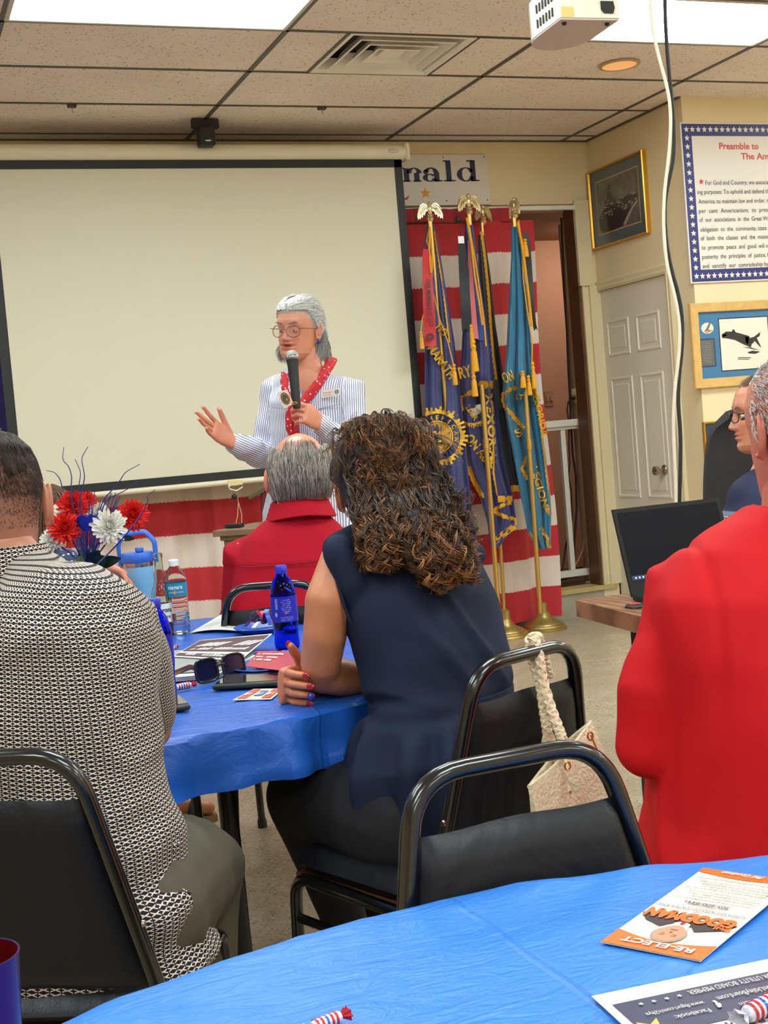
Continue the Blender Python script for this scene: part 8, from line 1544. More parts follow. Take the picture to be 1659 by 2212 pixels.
uu = t.math('MULTIPLY', sp2.outputs[0], 1/0.0118); vv = t.math('MULTIPLY', sp2.outputs[1], 1/0.0069); row = t.math('FLOOR', vv); fu = t.math('ABSOLUTE', t.math('SUBTRACT', t.math('FRACT', t.math('ADD', uu, t.math('MULTIPLY', t.math('MODULO', row, 2.0), 0.0))), 0.5)); fv = t.math('ABSOLUTE', t.math('SUBTRACT', t.math('FRACT', vv), 0.5))
arm_ = t.math('LESS_THAN', t.math('ABSOLUTE', t.math('SUBTRACT', fv, t.math('MULTIPLY', fu, 0.74))), 0.105); arm_ = t.math('MULTIPLY', arm_, t.math('LESS_THAN', fu, 0.445)); mid = t.math('MULTIPLY', t.math('LESS_THAN', fv, 0.11), t.math('LESS_THAN', fu, 0.24)); pt = t.math('MAXIMUM', arm_, mid)
t.set(Base_Color=t.mix(pt, s2l((34, 26, 34)), s2l((226, 214, 198))), Roughness=0.75); t.b.inputs['Specular IOR Level'].default_value = 0.2; M_patt = t.m
cloth(m, 0.0065, 4, dD, aD, 'shirt', M_patt, pd)
# collar
m = MB(); rings = []
for q in np.linspace(-PI*1.15, PI*0.15, 40):
    d = rD*math.cos(q)+fD*math.sin(q); c = P(8, 1206, 2.26); r = []
    for (rr, dz) in ((0.066, 0.016), (0.072, 0.022), (0.077, 0.016), (0.092, -0.024), (0.088, -0.028), (0.070, -0.006)): r.append(c+d*rr+np.array([0, 0, dz]))
    rings.append(r)
m.loft(rings); V, F = np.array(m.V), m.F; cm = MB(); cm.add(V, F); cm.build('collar', M_patt, pd, col=[(float(math.atan2(np.dot(p-nk, rD), np.dot(p-nk, -fD))*0.09), float(p[2]), 0, 1) for p in V])
# shirt tails
for pts in ([(300, 1800, 2.14), (340, 1795, 2.13), (388, 1822, 2.10), (352, 1872, 2.10), (330, 1900, 2.10), (290, 1890, 2.12)], [(300, 1880, 2.11), (350, 1890, 2.09), (412, 1932, 2.07), (402, 1944, 2.07), (350, 1985, 2.07), (300, 2054, 2.06), (280, 2040, 2.08)]):
    n_ = len(pts); Pm = [P(*q) for q in pts]; c = sum(Pm)/n_; m = MB(); rg = lambda f, e: [c+(p-c)*f-CF*(e+0.006*math.sin(i*2.1)) for i, p in enumerate(Pm)]; m.loft([rg(1.0, -0.002), rg(1.0, 0.001), rg(0.7, 0.008), rg(0.3, 0.004), rg(0.05, 0.006)], cap=False); V = np.array(m.V); m.build('shirt_tail', M_patt, pd, col=[(float(np.dot(p-ch, IMR)), float(p[2]+0.5*np.dot(p-ch, IMR)), 0, 1) for p in V])
M_olive = mat('olive_trousers', (84, 78, 62), 0.85, var=0.1, vscale=12, bump=0.15, bscale=500)
m = MB(); torso(m, [(hp-[0, 0, 0.12], rD, 0.20, 0.17), (hp, rD, 0.195, 0.155)]); m.limb([hp+rD*0.11-[0, 0, 0.03], lerp(hp+rD*0.1, knR, .5), knR], [0.115, 0.112, 0.092]); m.limb([hp-rD*0.11-[0, 0, 0.03], knL], [0.115, 0.09]); m.limb([knR, lerp(knR, anR, .5), anR+[0, 0, 0.02]], [0.090, 0.080, 0.068]); m.limb([knL, anL], [0.085, 0.068])
cloth(m, 0.0095, 4, lambda p, n_: 0.007*ridge(p, 5, 2, (1.4, 1.4, 0.8))+0.004*wrink(p, 11, 4), None, 'trousers', M_olive, pd)
m = MB(); m.tube([P(u, v, d) for u, v, d in [(430, 1888, 2.315), (460, 1904, 2.32), (500, 1893, 2.34)]], 0.0015, 5); m.build('knee_seam', mat('olive_seam', (48, 44, 34), 0.9), pd)
for an in (anR, anL): m = MB(); m.limb([an-[0, 0, 0.04], an+fD*0.1-[0, 0, 0.045], an+fD*0.2-[0, 0, 0.05]], [0.042, 0.04, 0.032]); V, F, N = remesh(m, 0.008, 2); V[:, 2] = np.maximum(V[:, 2], 0); q = MB(); q.add(V, F); q.build('shoe', M_black, pd)
pa, ra_, co = [], [], []; r_ = np.random.RandomState(21)
for i in range(2600):   # longer hair combed over the top
    x0 = r_.uniform(-0.92, 0.92); y0 = r_.uniform(-0.80, 0.85); a0 = math.atan2(y0, x0); rr_ = min(1, math.hypot(x0, y0)); z0 = 0.1165-0.046*rr_**2.4; n = 7; T = np.linspace(0, 1, n); L = r_.uniform(0.16, 0.34); base_ = head_pt(z0, a0, 0.0)*[rr_, rr_, 1]; dirv = nrm([0.55, -0.65, 0.0]); pts = []
    for q in T:
        p = base_+dirv*0.034*q*(1-0.55*rr_); zc_ = np.interp(math.hypot(p[0]/0.078, (p[1]+0.006)/0.102), [0, 0.5, 0.8, 1.0, 1.2], [0.1185, 0.108, 0.086, 0.052, 0.02]); p[2] = zc_*0.985+0.0005+0.005*math.sin(PI*q)*(1-0.7*rr_)+0.002*rr_; pts.append(hC+M3.T@(p*sc))
    pa.append(pts); ra_.append(0.0009*(1-0.7*T**2)); g = r_.uniform(0.3, 1.3); c_ = np.array(s2l((54, 38, 26)))*g; co.append([c_]*n)
for i in range(9000):   # clipped sides: short bristles
    a0 = r_.uniform(PI*0.78, PI*2.22); z0 = r_.uniform(-0.045, 0.09) if i % 2 else r_.uniform(0.01, 0.092); fade = float(sst(-0.05, 0.06, z0)); L = 0.002+0.007*fade; p0 = head_pt(z0, a0, 0.0); nn = nrm(p0*[1, 1, 0.4]); d = nrm(nn*0.55+np.array([0, -0.1, -0.8])); T = np.linspace(0, 1, 3); pa.append([resamp_ for resamp_ in [hC+M3.T@((p0+d*L*q+nn*0.0006)*sc) for q in T]]); ra_.append(0.00042*(1-0.6*T)); g = r_.uniform(0.5, 1.4); co.append([np.array(s2l((64, 46, 36)))*g]*3)
lo = [i for i in range(len(pa)) if len(pa[i]) == 7]; sh_ = [i for i in range(len(pa)) if len(pa[i]) == 3]
strands('hair', [pa[i] for i in lo], [ra_[i] for i in lo], [co[i] for i in lo], hair_mat('hair_dark_brown', 0.5, 0.3), pd, 3); strands('clipped_hair', [pa[i] for i in sh_], [ra_[i] for i in sh_], [co[i] for i in sh_], hair_mat('hair_clipped', 0.6, 0.3), pd, 3)
# ================================================================== LARGE MAN IN BRIGHT RED at the picture's edge
D = 2.0; pe = thing('person', 'large white haired man in a bright red long sleeved shirt at the frame edge', 'person', P(1640, 2200, 2.1)*[1, 1, 0])
fE = nrm((spk-P(1640, 1300, 2))*[1, 1, 0]); fE = nrm(fE*math.cos(0.15)+np.array([fE[1], -fE[0], 0])*math.sin(0.15)); rE = np.array([fE[1], -fE[0], 0]); hC = P(1742, 925, 2.03); sc = 1.08; M3 = frame3(nrm((spk-hC)*[1, 1, 0]), 0.0, 0.08)
skE = skin_mat('skin_red', (204, 130, 106), 0.4); nk = P(1745, 1085, 2.05); ch = P(1700, 1350, 2.03); hp = P(1690, 1960, 2.04); hp[2] = 0.55; shL = P(1478, 1290, 2.06); elL = P(1402, 1612, 2.02); wrL = elL-TOCAM*0.22+IMR*0.13+[0, 0, 0.02]; shR = shL+rE*0.42; elR = shR-[0, 0, 0.28]; wrR = elR+fE*0.24
m = MB(); torso(m, [(hp, rE, 0.19, 0.16), (lerp(hp, ch, .5), rE, 0.19, 0.16), (ch, rE, 0.19, 0.14), (P(1710, 1230, 2.04), rE, 0.10, 0.07), (P(1740, 1140, 2.05), rE, 0.062, 0.06), (nk, rE, 0.066, 0.066)]); m.limb([nk-[0, 0, 0.03], hC-[0, 0, 0.06]], [0.074, 0.07]); m.limb([shL, elL], [0.048, 0.038]); m.limb([elL, wrL], [0.038, 0.030]); m.limb([shR, elR], [0.055, 0.045]); m.limb([elR, wrR], [0.045, 0.032])
lg = []
for sg in (-1, 1): h_ = hp+rE*0.11*sg; dL = nrm(-TOCAM+IMR*0.75); kn = h_+dL*0.42; an = kn*[1, 1, 0]+[0, 0, 0.09]; lg.append((h_, kn, an)); m.limb([h_, kn], [0.09, 0.06]); m.limb([kn, an], [0.056, 0.038])
V, F, N = remesh(m, 0.010, 4); b_ = BodyMB(); b_.add(V, F); b_.fill(); head_mesh(b_, M3, hC, sc, age=1.0); ear(b_, M3, hC, sc, -1); ear(b_, M3, hC, sc, 1); hand(b_, wrL, fE, np.array([0, 0, -1.0]), 1, 1.0, voxel=0.004); hand(b_, wrR, fE, np.array([0, 0, -1.0]), -1, 1.0, voxel=0.004); b_.finish('body', skE, pe); eyes(pe, M3, hC, sc, mat('lid_red', (196, 116, 92), 0.5))
m = MB(); torso(m, [(hp-[0, 0, 0.10], rE, 0.215, 0.20), (hp+[0, 0, 0.03], rE, 0.205, 0.19), (P(1690, 1760, 2.03), rE, 0.195, 0.18), (P(1690, 1560, 2.03), rE, 0.195, 0.17), (P(1690, 1420, 2.03), rE, 0.205, 0.16), (P(1692, 1320, 2.03), rE, 0.205, 0.14), (P(1698, 1250, 2.04), rE, 0.180, 0.115), (P(1710, 1190, 2.05), rE, 0.135, 0.095), (P(1722, 1140, 2.05), rE, 0.096, 0.082), (P(1728, 1112, 2.05), rE, 0.080, 0.076)])
m.limb([P(1575, 1240, 2.04), shL+[0, 0, 0.003], P(1450, 1400, 2.04), P(1410, 1500, 2.02), elL-[0, 0, 0.0]], [0.052, 0.066, 0.060, 0.055, 0.047]); m.limb([elL, lerp(elL, wrL, .7)], [0.047, 0.043]); m.limb([shR-rE*0.05, shR, elR], [0.06, 0.075, 0.062]); m.limb([elR, lerp(elR, wrR, .7)], [0.062, 0.05])
sx0 = shL
def dE(p, n_):
    d, t_ = segd(p, shL, elL); x = float(np.dot(p-ch, rE)); s_ = float(np.dot(p-P(1470, 1200, 2.0), IMR)); seam = abs(s_-0.028*math.cos((p[2]-shL[2])*8)) ; g = -0.006*math.exp(-(seam/0.007)**2)*sst(elL[2]+0.05, shL[2]-0.08, p[2])*(1 if x < -0.1 else 0)
    return g+0.005*ridge(p, 5, 4, (1, 1, 0.6))+0.004*wrink(p, 9, 2)+0.009*ridge(p, 7, 9, (1, 1, 0.4))*sst(1.0, 0.7, p[2])
M_redE = shirt_fn('bright_red_jersey', (198, 18, 26), 0.7); cloth(m, 0.0085, 5, dE, None, 'shirt', M_redE, pe)
m = MB(); torso(m, [(hp-[0, 0, 0.12], rE, 0.22, 0.18), (hp, rE, 0.215, 0.17)]); [m.limb([h_-[0, 0, 0.02], kn], [0.115, 0.09]) or m.limb([kn, an], [0.085, 0.07]) for h_, kn, an in lg]; cloth(m, 0.014, 3, None, None, 'trousers', M_jean, pe)
for h_, kn, an in lg: m = MB(); m.limb([an-[0, 0, 0.04], an+fE*0.1-[0, 0, 0.045], an+fE*0.2-[0, 0, 0.05]], [0.042, 0.04, 0.032]); V, F, N = remesh(m, 0.008, 2); V[:, 2] = np.maximum(V[:, 2], 0); q = MB(); q.add(V, F); q.build('shoe', M_black, pe)
pa, ra_, co = [], [], []; r_ = np.random.RandomState(31)
for i in range(3800): a0 = r_.uniform(0, 2*PI); z0 = r_.uniform(0.0, 0.116) if math.sin(a0) < 0.3 else r_.uniform(0.075, 0.116); z0 = z0 if math.sin(a0) < 0.3 or z0 > 0.07 else 0.08; p0 = head_pt(z0, a0, 0.001); nn = nrm(p0); d = nrm(nn*0.30+np.array([0.0, -0.6, -0.35])+r_.normal(0, 0.10, 3)); T = np.linspace(0, 1, 5); L = r_.uniform(0.012, 0.028); pa.append([hC+M3.T@((p0+d*L*q)*sc) for q in T]); ra_.append(0.0007*(1-0.6*T)); g = r_.uniform(0.45, 0.9); co.append([[g, g*0.97, g*0.93]]*5)
strands('hair', pa, ra_, co, M_hair, pe, 3)
ch_r.location = tuple(hp*[1, 1, 0]+fE*0.03); ch_r.rotation_euler = (0, 0, math.atan2(IMR[0], -IMR[1]))
# ================================================================== MAN WITH GLASSES IN PROFILE
D = 4.0; pf_ = thing('person', 'man in profile wearing glasses and a navy polo with striped lower half', 'person', P(1680, 1400, D)*[1, 1, 0])
fF = nrm(-IMR*math.cos(0.05)-TOCAM*math.sin(0.05)); rF = np.array([fF[1], -fF[0], 0]); hC = P(1652, 893, D); sc = 1.0; M3 = frame3(fF, 0.0, 0.02); skF = skin_mat('skin_pink', (222, 154, 122), 0.4)
bF = nrm(fF*0.8-TOCAM*0.6); rBf = np.array([bF[1], -bF[0], 0]); nk = P(1672, 1000, D); ch = P(1680, 1110, D); hp = P(1690, 1400, D); hp[2] = 0.55; s1, s2 = P(1622, 1078, D-0.05), P(1760, 1068, D+0.1)
m = MB(); torso(m, [(hp, rBf, 0.17, 0.14), (ch, rBf, 0.17, 0.12), (P(1675, 1040, D), rBf, 0.12, 0.08), (nk, rBf, 0.06, 0.06)]); m.limb([nk-[0, 0, 0.03], hC-[0, 0, 0.05]-fF*0.02], [0.06, 0.058]); fo = []
for s_ in (s1, s2): e_ = s_-[0, 0, 0.28]+bF*0.05; w_ = e_+bF*0.24; m.limb([s_, e_], [0.05, 0.042]); m.limb([e_, w_], [0.042, 0.03]); fo.append((s_, e_, w_))
lgF = []
for sg in (-1, 1): h_ = hp+rBf*0.1*sg; dL = nrm(TOCAM+IMR*0.15); kn = h_+dL*0.44; an = kn*[1, 1, 0]+[0, 0, 0.08]; lgF.append((h_, kn, an)); m.limb([h_, kn], [0.08, 0.06]); m.limb([kn, an], [0.055, 0.036])
V, F, N = remesh(m, 0.010, 4); b_ = BodyMB(); b_.add(V, F); b_.fill(); head_mesh(b_, M3, hC, sc, age=0.7, nose=1.15, lip=(0.85, 0.55, 0.52), stubble=lambda x, y, z: (np.array([1, 1, 1])*(1-0.35*sst(-0.05, -0.08, z)*sst(-0.02, 0.03, y))+np.array([0.85, 0.82, 0.78])*0.35*sst(-0.05, -0.08, z)*sst(-0.02, 0.03, y))); ear(b_, M3, hC, sc*1.1, -1); ear(b_, M3, hC, sc*1.1, 1)
for s_, e_, w_ in fo: hand(b_, w_, bF, np.array([0, 0, -1.0]), 1, 1.0, voxel=0.005)
b_.finish('body', skF, pf_); eyes(pf_, M3, hC, sc, mat('lid_pink', (206, 140, 112), 0.5), (70, 84, 96), (150, 120, 100), 0.35)
m = MB(); torso(m, [(hp-[0, 0, 0.05], rBf, 0.21, 0.18), (lerp(hp, ch, .5), rBf, 0.20, 0.17), (ch, rBf, 0.19, 0.15), (P(1678, 1062, D), rBf, 0.165, 0.12), (P(1675, 1035, D), rBf, 0.12, 0.09), (P(1672, 1014, D), rBf, 0.07, 0.07)])
for s_, e_, w_ in fo: m.limb([s_, lerp(s_, e_, .5), lerp(s_, e_, .8)], [0.07, 0.07, 0.066]); m.limb([nk-[0, 0, 0.045], s_+[0, 0, 0.01]], [0.06, 0.06])
t = NT('navy_striped_polo'); v = t.coord(); sp3 = t.n('ShaderNodeSeparateXYZ'); t.l(v, sp3.inputs[0]); z0 = P(1580, 1100, D)[2]; zz = t.math('SUBTRACT', z0, sp3.outputs[2]); zig = t.math('ABSOLUTE', t.math('SUBTRACT', t.math('FRACT', t.math('MULTIPLY', t.math('ADD', sp3.outputs[0], sp3.outputs[1]), 60.0)), 0.5)); chv = t.math('LESS_THAN', t.math('FRACT', t.math('ADD', t.math('MULTIPLY', zz, 130.0), zig)), 0.5)
c1_ = t.mix(t.math('GREATER_THAN', zz, 0.0), s2l((28, 36, 68)), s2l((120, 126, 150))); c2_ = t.mix(chv, s2l((30, 38, 60)), s2l((206, 206, 200))); c1_ = t.mix(t.math('MULTIPLY', t.math('GREATER_THAN', zz, 0.012), t.math('LESS_THAN', zz, 0.04)), c1_, c2_); c1_ = t.mix(t.math('GREATER_THAN', zz, 0.04), c1_, s2l((120, 196, 160))); c1_ = t.mix(t.math('GREATER_THAN', zz, 0.058), c1_, s2l((206, 208, 206))); t.set(Base_Color=c1_, Roughness=0.8)
oo = cloth(m, 0.0095, 4, lambda p, n_: 0.004*ridge(p, 6, 2), None, 'polo_shirt', t.m, pf_)
# make the stripes read absolute height: shift by the person's base (z = 0, so object z is world z)
m = MB(); torso(m, [(hp-[0, 0, 0.1], rBf, 0.18, 0.15), (hp, rBf, 0.18, 0.15)]); [m.limb([h_, kn], [0.10, 0.08]) or m.limb([kn, an], [0.078, 0.065]) for h_, kn, an in lgF]; cloth(m, 0.014, 3, None, None, 'trousers', M_jean, pf_)
for h_, kn, an in lgF: m = MB(); m.limb([an-[0, 0, 0.04], an+bF*0.1-[0, 0, 0.045], an+bF*0.2-[0, 0, 0.05]], [0.042, 0.04, 0.032]); V, F, N = remesh(m, 0.008, 2); V[:, 2] = np.maximum(V[:, 2], 0); q = MB(); q.add(V, F); q.build('shoe', M_black, pf_)
L3 = lambda x, y, z: hC+M3.T@np.array([x, y, z])
for sg in (-1, 1):
    pts = [L3(sg*(0.034+0.024*math.copysign(abs(math.cos(q))**0.7, math.cos(q))), 0.103-0.012*((0.034+0.024*math.cos(q))/0.058)**2, -0.003+0.016*math.copysign(abs(math.sin(q))**0.7, math.sin(q))) for q in [2*PI*i/24 for i in range(24)]]
    m = MB(); m.tube(pts, 0.0018, 6, loop=True, cap=False); m.build('glasses_rim', M_sg, pf_); m = MB(); m.add(pts, [tuple(range(24))]); m.build('glasses_lens', M_gl, pf_, smooth=False); m = MB(); m.tube([L3(sg*0.058, 0.090, 0.006), L3(sg*0.080, 0.075, 0.007), L3(sg*0.082, 0.02, 0.006), L3(sg*0.082, -0.012, 0.0)], 0.002, 6); m.build('glasses_arm', M_sg, pf_)
pa, ra_, co = [], [], []
for i in range(2600):
    a0 = r_.uniform(0, 2*PI); s_ = math.sin(a0); lo_ = 0.085 if s_ > 0.3 else (0.03 if s_ > -0.1 else -0.05); lo_ = lo_ if s_ > 0.3 else lo_+0.02; z0 = r_.uniform(lo_, 0.117); p0 = head_pt(z0, a0, 0.001); nn = nrm(p0); d = nrm(nn*0.5+np.array([0, -0.7, -0.15])+r_.normal(0, 0.15, 3)); T = np.linspace(0, 1, 5); L = r_.uniform(0.012, 0.026); pa.append([hC+M3.T@(p0+d*L*q) for q in T]); ra_.append(0.0009*(1-0.6*T)); g = r_.uniform(0.5, 1.3); co.append([np.array(s2l((150, 122, 96)))*g]*5)
strands('hair', pa, ra_, co, M_hair, pf_, 3)
# office chair behind him
c = P(1585, 1010, 4.62); oc = thing('office_chair', 'black high backed office chair behind the man with glasses', 'chair', c*[1, 1, 0]+rBf*0.1); m = MB(); cx = nrm(IMR*0.9+TOCAM*0.3); cn = np.cross(cx, up)
def ob(s, t_): x = (2*s-1); w = 0.235*(1-0.25*t_**3)*1.0; zz_ = c[2]-0.36+0.56*t_; ww = w*(max(0, 1-max(0, (t_-0.8)/0.2)**2.5))**0.5; return c+cx*(0.13+x*ww)+cn*0.05*x*x+np.array([0, 0, zz_-c[2]])
m.sheet(ob, 16, 20, th=0.03); m.build('backrest', mat('office_mesh', (38, 38, 42), 0.6, bump=0.4, bscale=500), oc); sc_ = c*[1, 1, 0]+cx*0.13-cn*0.26
m = MB(); m.lathe([(0.001, 0.44), (0.22, 0.44), (0.25, 0.47), (0.24, 0.51), (0.001, 0.52)], sc_, 28); m.build('seat', M_vinyl, oc); m = MB(); m.tube([sc_+[0, 0, 0.08], sc_+[0, 0, 0.45]], 0.028, 12); m.build('gas_column', M_black, oc)
for kk in range(5): q = 2*PI*kk/5; m = MB(); m.tube([sc_+[0, 0, 0.10], sc_+[0.28*math.cos(q), 0.28*math.sin(q), 0.07]], 0.018, 8); m.ball(sc_+[0.28*math.cos(q), 0.28*math.sin(q), 0.03], (0.028, 0.028, 0.03)); m.build('leg', M_black, oc)
m = MB(); m.box(sc_+cn*0.22+[0, 0, 0.52], (0.05, 0.03, 0.30)); m.build('back_bar', M_black, oc)
# ================================================================== WOMAN HIDDEN BEHIND THE FLOWERS
D = 4.25; pg = thing('person', 'woman in navy polka dots mostly hidden behind the flower bouquet', 'person', P(60, 1500, D)*[1, 1, 0]); fG = nrm(IMR*0.9+TOCAM*0.25); rG = np.array([fG[1], -fG[0], 0]); hC = P(92, 1118, D); M3 = frame3(nrm((spk-hC)*[1, 1, 0]), 0.1, 0.15)
nk = P(92, 1190, D); ch = P(96, 1270, D); hp = P(90, 1450, D); hp[2] = 0.54; m = MB(); torso(m, [(hp, rG, 0.15, 0.12), (ch, rG, 0.14, 0.1), (P(94, 1215, D), rG, 0.10, 0.07), (nk, rG, 0.05, 0.05)]); m.limb([nk-[0, 0, 0.03], hC-[0, 0, 0.06]], [0.052, 0.05])
a1, a2 = P(140, 1225, D-0.1), P(90, 1225, D+0.12); e1, w1 = P(196, 1268, D-0.25), P(214, 1222, D-0.32); e2, w2 = P(190, 1290, D+0.0), P(226, 1235, D-0.2)
m.limb([a1, e1], [0.042, 0.036]); m.limb([e1, w1], [0.036, 0.026]); m.limb([a2, e2], [0.042, 0.036]); m.limb([e2, w2], [0.036, 0.026]); ft = PZ(388, 1748, 0.04); 
k1 = hp+fG*0.40+np.array([0, 0, 0]); an1 = ft+[-0.02, 0, 0.06]; an1 = ft-fG*0.06+[0, 0, 0.06]; k2 = hp+fG*0.38+rG*0.2; an2 = k2*[1, 1, 0]+[0, 0, 0.09]; m.limb([hp, k1], [0.085, 0.06]); m.limb([k1, an1], [0.055, 0.033]); m.limb([hp+rG*0.1, k2], [0.085, 0.06]); m.limb([k2, an2], [0.055, 0.033]); m.limb([an1-[0, 0, 0.02], an1+fG*0.09-[0, 0, 0.045], an1+fG*0.17-[0, 0, 0.055]], [0.034, 0.03, 0.024]); m.limb([an2-[0, 0, 0.04], an2+fG*0.16-[0, 0, 0.06]], [0.034, 0.024])
V, F, N = remesh(m, 0.008, 4); V[:, 2] = np.maximum(V[:, 2], 0.022); b_ = BodyMB(); b_.add(V, F); b_.fill(); head_mesh(b_, M3, hC, 0.96); hand(b_, w1, nrm(P(246, 1236, D-0.32)-w1), np.array([0, 0, -1.0])+TOCAM*0.5, 1, 0.95, voxel=0.003); hand(b_, w2, nrm(P(252, 1244, D-0.25)-w2), np.array([0, 0, -1.0]), -1, 0.95, voxel=0.003); b_.finish('body', skin_mat('skin_soft', (214, 146, 112)), pg); eyes(pg, M3, hC, 0.96, mat('lid_soft', (200, 136, 104), 0.5))
t = NT('polka_dots'); vo = t.n('ShaderNodeTexVoronoi'); vo.inputs['Scale'].default_value = 62; vo.inputs['Randomness'].default_value = 0.15; t.l(t.coord(), vo.inputs['Vector']); t.set(Base_Color=t.mix(t.math('LESS_THAN', vo.outputs['Distance'], 0.26), s2l((30, 38, 74)), s2l((214, 216, 226))), Roughness=0.8)
m = MB(); torso(m, [(hp-[0, 0, 0.05], rG, 0.18, 0.15), (ch, rG, 0.165, 0.125), (P(95, 1225, D), rG, 0.14, 0.09), (P(94, 1205, D), rG, 0.09, 0.065)]); m.limb([a1, lerp(a1, e1, .6)], [0.062, 0.055]); m.limb([a2, lerp(a2, e2, .6)], [0.062, 0.055]); cloth(m, 0.009, 4, None, None, 'blouse', t.m, pg)
m = MB(); torso(m, [(hp-[0, 0, 0.1], rG, 0.17, 0.14), (hp, rG, 0.17, 0.14)]); m.limb([hp, k1], [0.10, 0.08]); m.limb([k1, lerp(k1, an1, .7)], [0.078, 0.06]); m.limb([hp+rG*0.1, k2], [0.10, 0.08]); m.limb([k2, lerp(k2, an2, .7)], [0.078, 0.06]); cloth(m, 0.014, 3, None, None, 'trousers', M_jean, pg)
for an in (an1, an2): z0 = 0.0; c = an*[1, 1, 0]+fG*0.07; m = MB(); m.prism([(-0.13+0.0, -0.03), (-0.06, -0.036), (0.05, -0.042), (0.11, -0.036), (0.135, 0.0), (0.11, 0.036), (0.05, 0.042), (-0.06, 0.036), (-0.13, 0.03)], c+[0, 0, 0.001], fG, rG, 0.0) if False else m.loft([[c+fG*x+rG*y+np.array([0, 0, z]) for x, y in [(-0.12, -0.028), (-0.05, -0.034), (0.05, -0.042), (0.11, -0.034), (0.13, 0.0), (0.11, 0.034), (0.05, 0.042), (-0.05, 0.034), (-0.12, 0.028)]] for z in (0.0, 0.022)]); m.build('sandal_sole', mat('sandal_tan', (150, 120, 76), 0.6), pg, smooth=False); m = MB(); m.tube([c+fG*0.05+rG*q*0.04+np.array([0, 0, 0.024+0.042*math.sqrt(max(0, 1-q*q))]) for q in np.linspace(-1, 1, 12)], 0.006, 8, flat=(1, 2.5)); m.build('sandal_strap', M_black, pg)
pa, ra_, co = [], [], []
for i in range(1300):
    a0 = r_.uniform(0, 2*PI); z0 = r_.uniform(0.03, 0.116) if math.sin(a0) < 0.5 else r_.uniform(0.08, 0.116); n = 10; T = np.linspace(0, 1, n); ae = a0 if math.sin(a0) < 0.3 else (r_.uniform(-0.4, 0.1) if math.cos(a0) > 0 else PI+r_.uniform(-0.1, 0.4)); zend = r_.uniform(-0.20, -0.12); pts = []
    for q in T: zz = z0*(1-q)+zend*q; p = head_pt(max(zz, -0.03), a0+(ae-a0)*min(1, q*1.6), 0.012+0.004*math.sin(5*q+i)); p[2] = zz; pts.append(hC+M3.T@(p*0.96))
    pa.append(pts); ra_.append(0.0012*(1-0.5*T**3)); g = r_.uniform(0.5, 1.4); co.append([np.array(s2l((118, 84, 56)))*g]*n)
strands('hair', pa, ra_, co, M_hair, pg, 3)
# ================================================================== LAPTOP
q0, q1, q2, q3 = P(1322, 1101, 3.66), P(1562, 1074, 3.80), P(1583, 1245, 3.74), P(1371, 1293, 3.60)
bl_ = P(1362, 1296, 3.60); hinge0 = PZ(1352, 1293, 0.762); 
hl = PZ(1366, 1290, 0.765); hr_dir = nrm((q1-q0)*[1, 1, 0]); LW = 0.36; nb_ = np.array([-hr_dir[1], hr_dir[0], 0]); kx = (q0-hl); tall = 0.245; tilt = nrm(np.array([0, 0, 1.0])+nb_*0.30)
o = thing('laptop', 'open black laptop with dark screen on the walnut table', 'laptop', hl+hr_dir*LW/2); tl = P(1323, 1101, np.dot(hl-CO, CF)+0.02); tall = np.linalg.norm(tl-hl); ud = nrm(tl-hl); hx = nrm(hr_dir-ud*np.dot(hr_dir, ud)*0.0)
nn = nrm(np.cross(hx, ud)); R_ = (hx, nn, ud); c = hl+hx*LW/2+ud*tall/2
def quadm(x0, x1, y0, y1, e0, e1): m = MB(); pts = [hl+hx*x+ud*y for x, y in ((x0, y0), (x1, y0), (x1, y1), (x0, y1))]; sgn = -1 if np.dot(nn, CF) > 0 else 1; m.loft([[p+nn*sgn*e0 for p in pts], [p+nn*sgn*e1 for p in pts]]); return m
M_lap = mat('laptop_shell', (34, 34, 36), 0.5, spec=0.25); quadm(0, LW, 0, tall, -0.008, 0).build('lid', M_lap, o, smooth=False); t = NT('laptop_screen'); t.b.inputs['Specular IOR Level'].default_value = 0.1; t.set(Base_Color=(0.004, 0.004, 0.005), Roughness=0.3, Emission_Color=(0.006, 0.006, 0.009)); t.b.inputs['Emission Strength'].default_value = 1.0; scn = quadm(0.012, LW-0.012, 0.045, tall-0.012, 0.0, 0.001).build('screen', t.m, o, smooth=False)
tk = NT('taskbar_glow'); tk.set(Base_Color=(0.01, 0.02, 0.05), Emission_Color=(0.01, 0.02, 0.06)); tk.b.inputs['Emission Strength'].default_value = 1; quadm(0.012, LW-0.012, 0.045, 0.058, 0.001, 0.0015).build('taskbar', tk.m, scn, smooth=False)
tk = NT('screen_icons'); tk.set(Base_Color=(0.4, 0.5, 0.6), Emission_Color=(0.4, 0.5, 0.65)); tk.b.inputs['Emission Strength'].default_value = 0.8
for i_, xx in enumerate([0.022, 0.034, 0.046, 0.058]): quadm(xx, xx+0.005, 0.049, 0.054, 0.0015, 0.002).build('icon', tk.m, scn, smooth=False)
hd_ = nrm(np.array([hx[0], hx[1], 0])); nb_ = np.array([hd_[1], -hd_[0], 0]); nb_ = nb_ if np.dot(nb_, TOCAM) > 0 else -nb_; cb = hl*[1, 1, 0]+hd_*LW/2+nb_*0.12+[0, 0, 0.763]; m = MB(); m.box(cb, (LW, 0.245, 0.018), R=(hd_, nb_, (0, 0, 1)), bev=0.004); m.build('base', M_lap, o); m = MB(); m.box(cb+[0, 0, 0.0095]-nb_*0.03, (LW*0.88, 0.11, 0.002), R=(hd_, nb_, (0, 0, 1))); m.build('keyboard', M_black, o, smooth=False)
